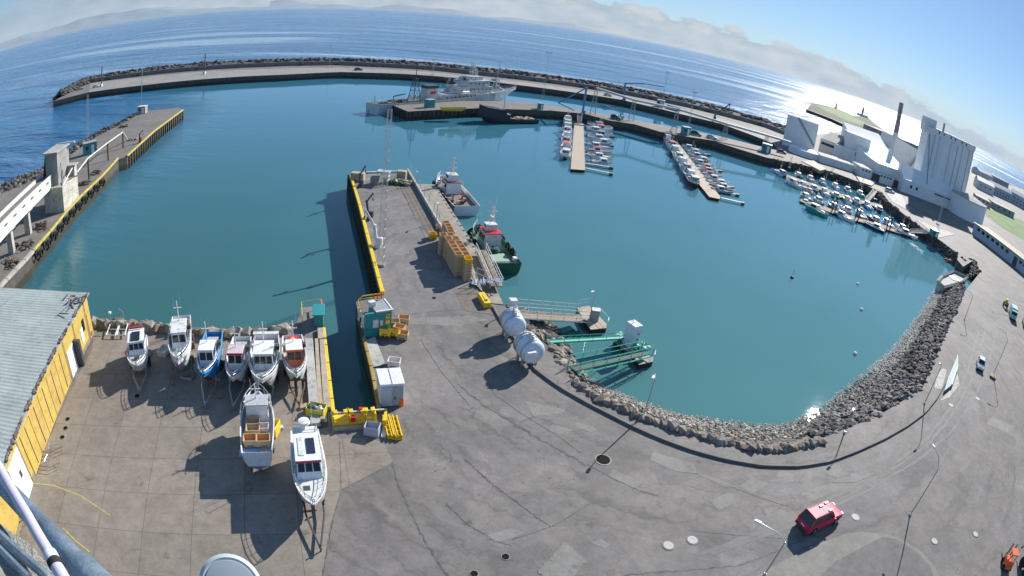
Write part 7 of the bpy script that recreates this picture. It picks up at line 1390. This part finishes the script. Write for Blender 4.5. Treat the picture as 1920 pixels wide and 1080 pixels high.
# pallet and the roadside wall
q = thing('pallet', 'yellow painted pallet standing by the foot of a lamp on the right verge', 'pallet', at(1861, 708), R(35)); b = MB(); [b.box((0, -.55+.22*i, .35), (1.5, .14, .08), paint('pallet_yellow', (.38, .33, .12), .7, .4)) for i in range(6)]; [b.box((x, 0, .18), (.12, 1.3, .3), WOOD) for x in (-.6, 0, .6)]; b.build('boards', q)
P = P2([(1793, 672), (1793, 694), (1782, 727), (1768, 738), (1776, 712)]); q = thing('ramp_wall', 'leaning teal-grey retaining slab with a white top edge between road and rocks', 'wall', P[0]); b = MB(); b.prism([(p.x-P[0].x, p.y-P[0].y) for p in P], 0, .5, paint('slab_teal', (.12, .24, .25), .6, .3), CONC); b.tube([(p.x-P[0].x, p.y-P[0].y, .55) for p in P[:3]], .12, WHITE, 6); b.build('slab', q)
sheet('pale_patch', [(1768, 690), (1775, 695), (1766, 730), (1752, 728), (1756, 704)], mat('pale_ground', (.42, .40, .36), .8, var=.5, scale=1.5), .02); sheet('pale_patch', [(1795, 700), (1799, 722), (1780, 745), (1762, 752), (1784, 728)], MATS['pale_ground'], .02)  # two pale patches on the ground beside the slab
# kerb wall round the bay
kw = [(923, 575), (940, 604), (962, 632), (985, 668), (1004, 695), (1050, 729), (1100, 757), (1150, 783), (1200, 808), (1250, 829), (1300, 847), (1360, 863), (1430, 875), (1500, 876), (1555, 867), (1610, 846), (1660, 823), (1700, 800), (1733, 776), (1756, 748), (1772, 718)]
P = P2(kw); P = [lerp_poly(P, i/60) for i in range(61)]; b = MB(); lo = []
for i, p in enumerate(P): d = (P[min(60, i+1)]-P[max(0, i-1)]).normalized(); nrm = Vector((-d.y, d.x, 0)); lo.append((p-nrm*.11, p+nrm*.11))
KM = mat('kerb_wall', (.17, .16, .155), .85, var=.3, scale=.6); zt = GZ+.24
for k0, k1, z0, z1 in ((0, 0, GZ-.05, zt), (0, 1, zt, zt), (1, 1, zt, GZ-.05)): b.strip([Vector((q[k0].x, q[k0].y, z0)) for q in lo], [Vector((q[k1].x, q[k1].y, z1)) for q in lo], KM)
tag(b.build('kerb_wall'), 'long low dark kerb wall curving round the bay between road and shore', 'kerb')
# manholes and drain covers
MHM = paint('manhole_pale', (.42, .42, .40), .7, .2); MHD = mat('manhole_iron', (.015, .014, .013), .9, var=.3, spec=.1)
MH = [((1253, 1023), 1, 'pale round manhole left of its darker neighbour at the bottom'), ((1298, 1013), 1, 'pale round manhole right of the pair at the bottom'), ((1604, 970), 1, 'pale round manhole to the right of the red car'), ((1524, 1031), 1, 'pale manhole in the gutter under the red car shadow'), ((1590, 1049), 1, 'pale manhole set in the brick paving corner'), ((1579, 1079), 1, 'pale manhole at the very bottom of the paving corner'), ((1829, 1002), 1, 'pale manhole alone on the right hand asphalt'), ((1131, 862), 0, 'square dark drain pit near the first lamp shadow'),
      ((889, 1076), 0, 'dark iron cover at the bottom edge'), ((948, 1044), 0, 'small dark iron cover near the bottom edge'), ((257, 743), 0, 'round iron cover in the boat yard above the ring shadow'), ((127, 786), 0, 'iron cover nearest the yellow doors, top of three'), ((123, 803), 0, 'iron cover nearest the yellow doors, middle of three'), ((117, 820), 0, 'iron cover nearest the yellow doors, bottom of three'), ((814, 559), 0, 'dark gully cover on the central pier'),
      ((1783, 760), 1, 'pale cover where the road bends by the ramp'), ((1752, 1015), 1, 'pale spot cover right of the long lamp pole') , ((1833, 748), 1, 'pale cover on the road right of the small car')]
for (px, py), pale, lab in MH:
    q = thing('manhole_cover', lab, 'manhole', at(px, py)); s = .42 if pale else (.62 if px == 1131 else .27); b = MB(); b.lathe((0, 0, 0), [(s*1.25, .0), (s*1.25, .03), (s, .03)], DGREY if pale else CONC, 20); b.build('ring', q); b = MB(); b.lathe((0, 0, 0), [(s, .0), (s, .05), (s*.4, .055), (s*.35, .045)], MHM if pale else MHD, 20); b.build('lid', q)
# painted lines in the yard
def line(pts, w, m, lab): 
    P = [lerp_poly(P2(pts), i/24) for i in range(25)]; b = MB(); A, B = [], []
    for i, p in enumerate(P): d = (P[min(24, i+1)]-P[max(0, i-1)]).normalized(); nrm = Vector((-d.y, d.x, 0)); A.append(p+nrm*w/2+Vector((0, 0, .012))); B.append(p-nrm*w/2+Vector((0, 0, .012)))
    b.strip(A, B, m); struct(b.build('painted_line'))
YL = mat('worn_yellow_line', (.50, .42, .12), .8, var=.4, scale=3); line([(62, 906), (100, 910), (150, 929), (185, 952), (207, 967)], .12, YL, ''); line([(118, 990), (140, 1012), (168, 1035)], .12, YL, '')
# ================================================================ FOREGROUND: the camera's own perch
GAL = mat('galvanised_tube', (.25, .31, .36), .42, .55, var=.45, scale=9, bump=.25, bscale=60); 
def near(px, py, d):
    v = at(px, py, HC-1)-Vector((0, 0, HC)) if False else None
    x = (px - 960)*36/1920; y = (540 - py)*36/1920; r = math.hypot(x, y)+1e-9; th = r*(K1 + r*(K2 + r*(K3 + r*K4)))
    return Vector((0, 0, HC)) + (CAMROT @ Vector((math.sin(th)*x/r, math.sin(th)*y/r, -math.cos(th))))*d
rg = thing('guard_rail', 'thick galvanised rail tube crossing the bottom left corner', 'railing', near(100, 1000, 1.3)); o0 = rg.location.copy()
b = MB(); b.tube([near(-60, 860, 1.9)-o0, near(10, 915, 1.75)-o0, near(95, 1000, 1.5)-o0, near(165, 1080, 1.3)-o0, near(230, 1160, 1.2)-o0], .034, GAL, 20); b.build('tube', rg, smooth=True)
b = MB(); b.tube([near(155, 1068, 1.27)-o0, near(205, 1120, 1.15)-o0], .042, GAL, 20); b.build('sleeve', rg, smooth=True)
cb = thing('conduit', 'thin pale lilac conduit pipe in front of the galvanised rail', 'conduit', near(50, 960, 1.1)); o0 = cb.location.copy(); LC = paint('conduit_grey', (.50, .48, .56), .35, .1, scale=6)
b = MB(); b.tube([near(-50, 800, 1.3)-o0, near(0, 880, 1.2)-o0, near(50, 965, 1.1)-o0, near(95, 1042, 1.05)-o0], .0135, LC, 16); b.build('pipe', cb, smooth=True); b = MB(); b.tube([near(93, 1038, 1.045)-o0, near(101, 1052, 1.035)-o0], .0165, OFFW, 16); b.tube([near(101, 1052, 1.035)-o0, near(106, 1062, 1.03)-o0], .0175, BLACK, 16); b.tube([near(106, 1062, 1.03)-o0, near(125, 1095, 1.0)-o0], .015, LC, 16); b.build('coupling', cb, smooth=True)
ps = thing('parapet_ledge', 'speckled concrete ledge with steel angles in the bottom left corner', 'ledge', near(20, 1050, 1.5)); o0 = ps.location.copy(); SPK = mat('speckled_concrete', (.27, .27, .25), .9, var=.6, scale=60, bump=.5, bscale=120)
v = [near(-90, 940, 1.9), near(0, 982, 1.8), near(60, 1022, 1.7), near(110, 1085, 1.6), near(110, 1150, 1.5), near(-90, 1150, 1.5)]; b = MB(); n = len(v); vv = [p-o0 for p in v]; b.add(vv+[p-Vector((0, 0, .25)) for p in vv], [tuple(range(n))[::-1]]+[(i, n+i, n+(i+1) % n, (i+1) % n)[::-1] for i in range(n)], SPK); b.build('slab', ps)
b = MB(); b.tube([near(-70, 955, 1.5)-o0, near(0, 1004, 1.45)-o0, near(85, 1078, 1.35)-o0, near(130, 1130, 1.3)-o0], .016, GAL, 8); b.build('angle_bar', ps); b = MB(); b.tube([near(-70, 985, 1.4)-o0, near(0, 1030, 1.38)-o0, near(55, 1085, 1.3)-o0], .012, GAL, 8); b.build('angle_bar', ps)
lp = thing('camera_housing', 'round white-rimmed grey dome cap peeking in at the bottom edge', 'dome', near(433, 1098, 1.15)); a_ = near(433, 1098, 1.15); dv = (a_-Vector((0, 0, HC))).normalized(); lp.rotation_euler = dv.to_track_quat('-Z', 'Y').to_euler()
b = MB(); b.lathe((0, 0, 0), [(.058, -.03), (.0625, -.01), (.0625, .0), (.055, .008), (.051, .006)], paint('housing_rim', (.45, .50, .52), .35, .1), 40); b.build('rim', lp, smooth=True); b = MB(); b.lathe((0, 0, 0), [(.051, .004), (.049, .010), (.03, .0125), (.002, .013)], paint('housing_face', (.34, .39, .42), .4, .05), 40); b.build('cap', lp, smooth=True)
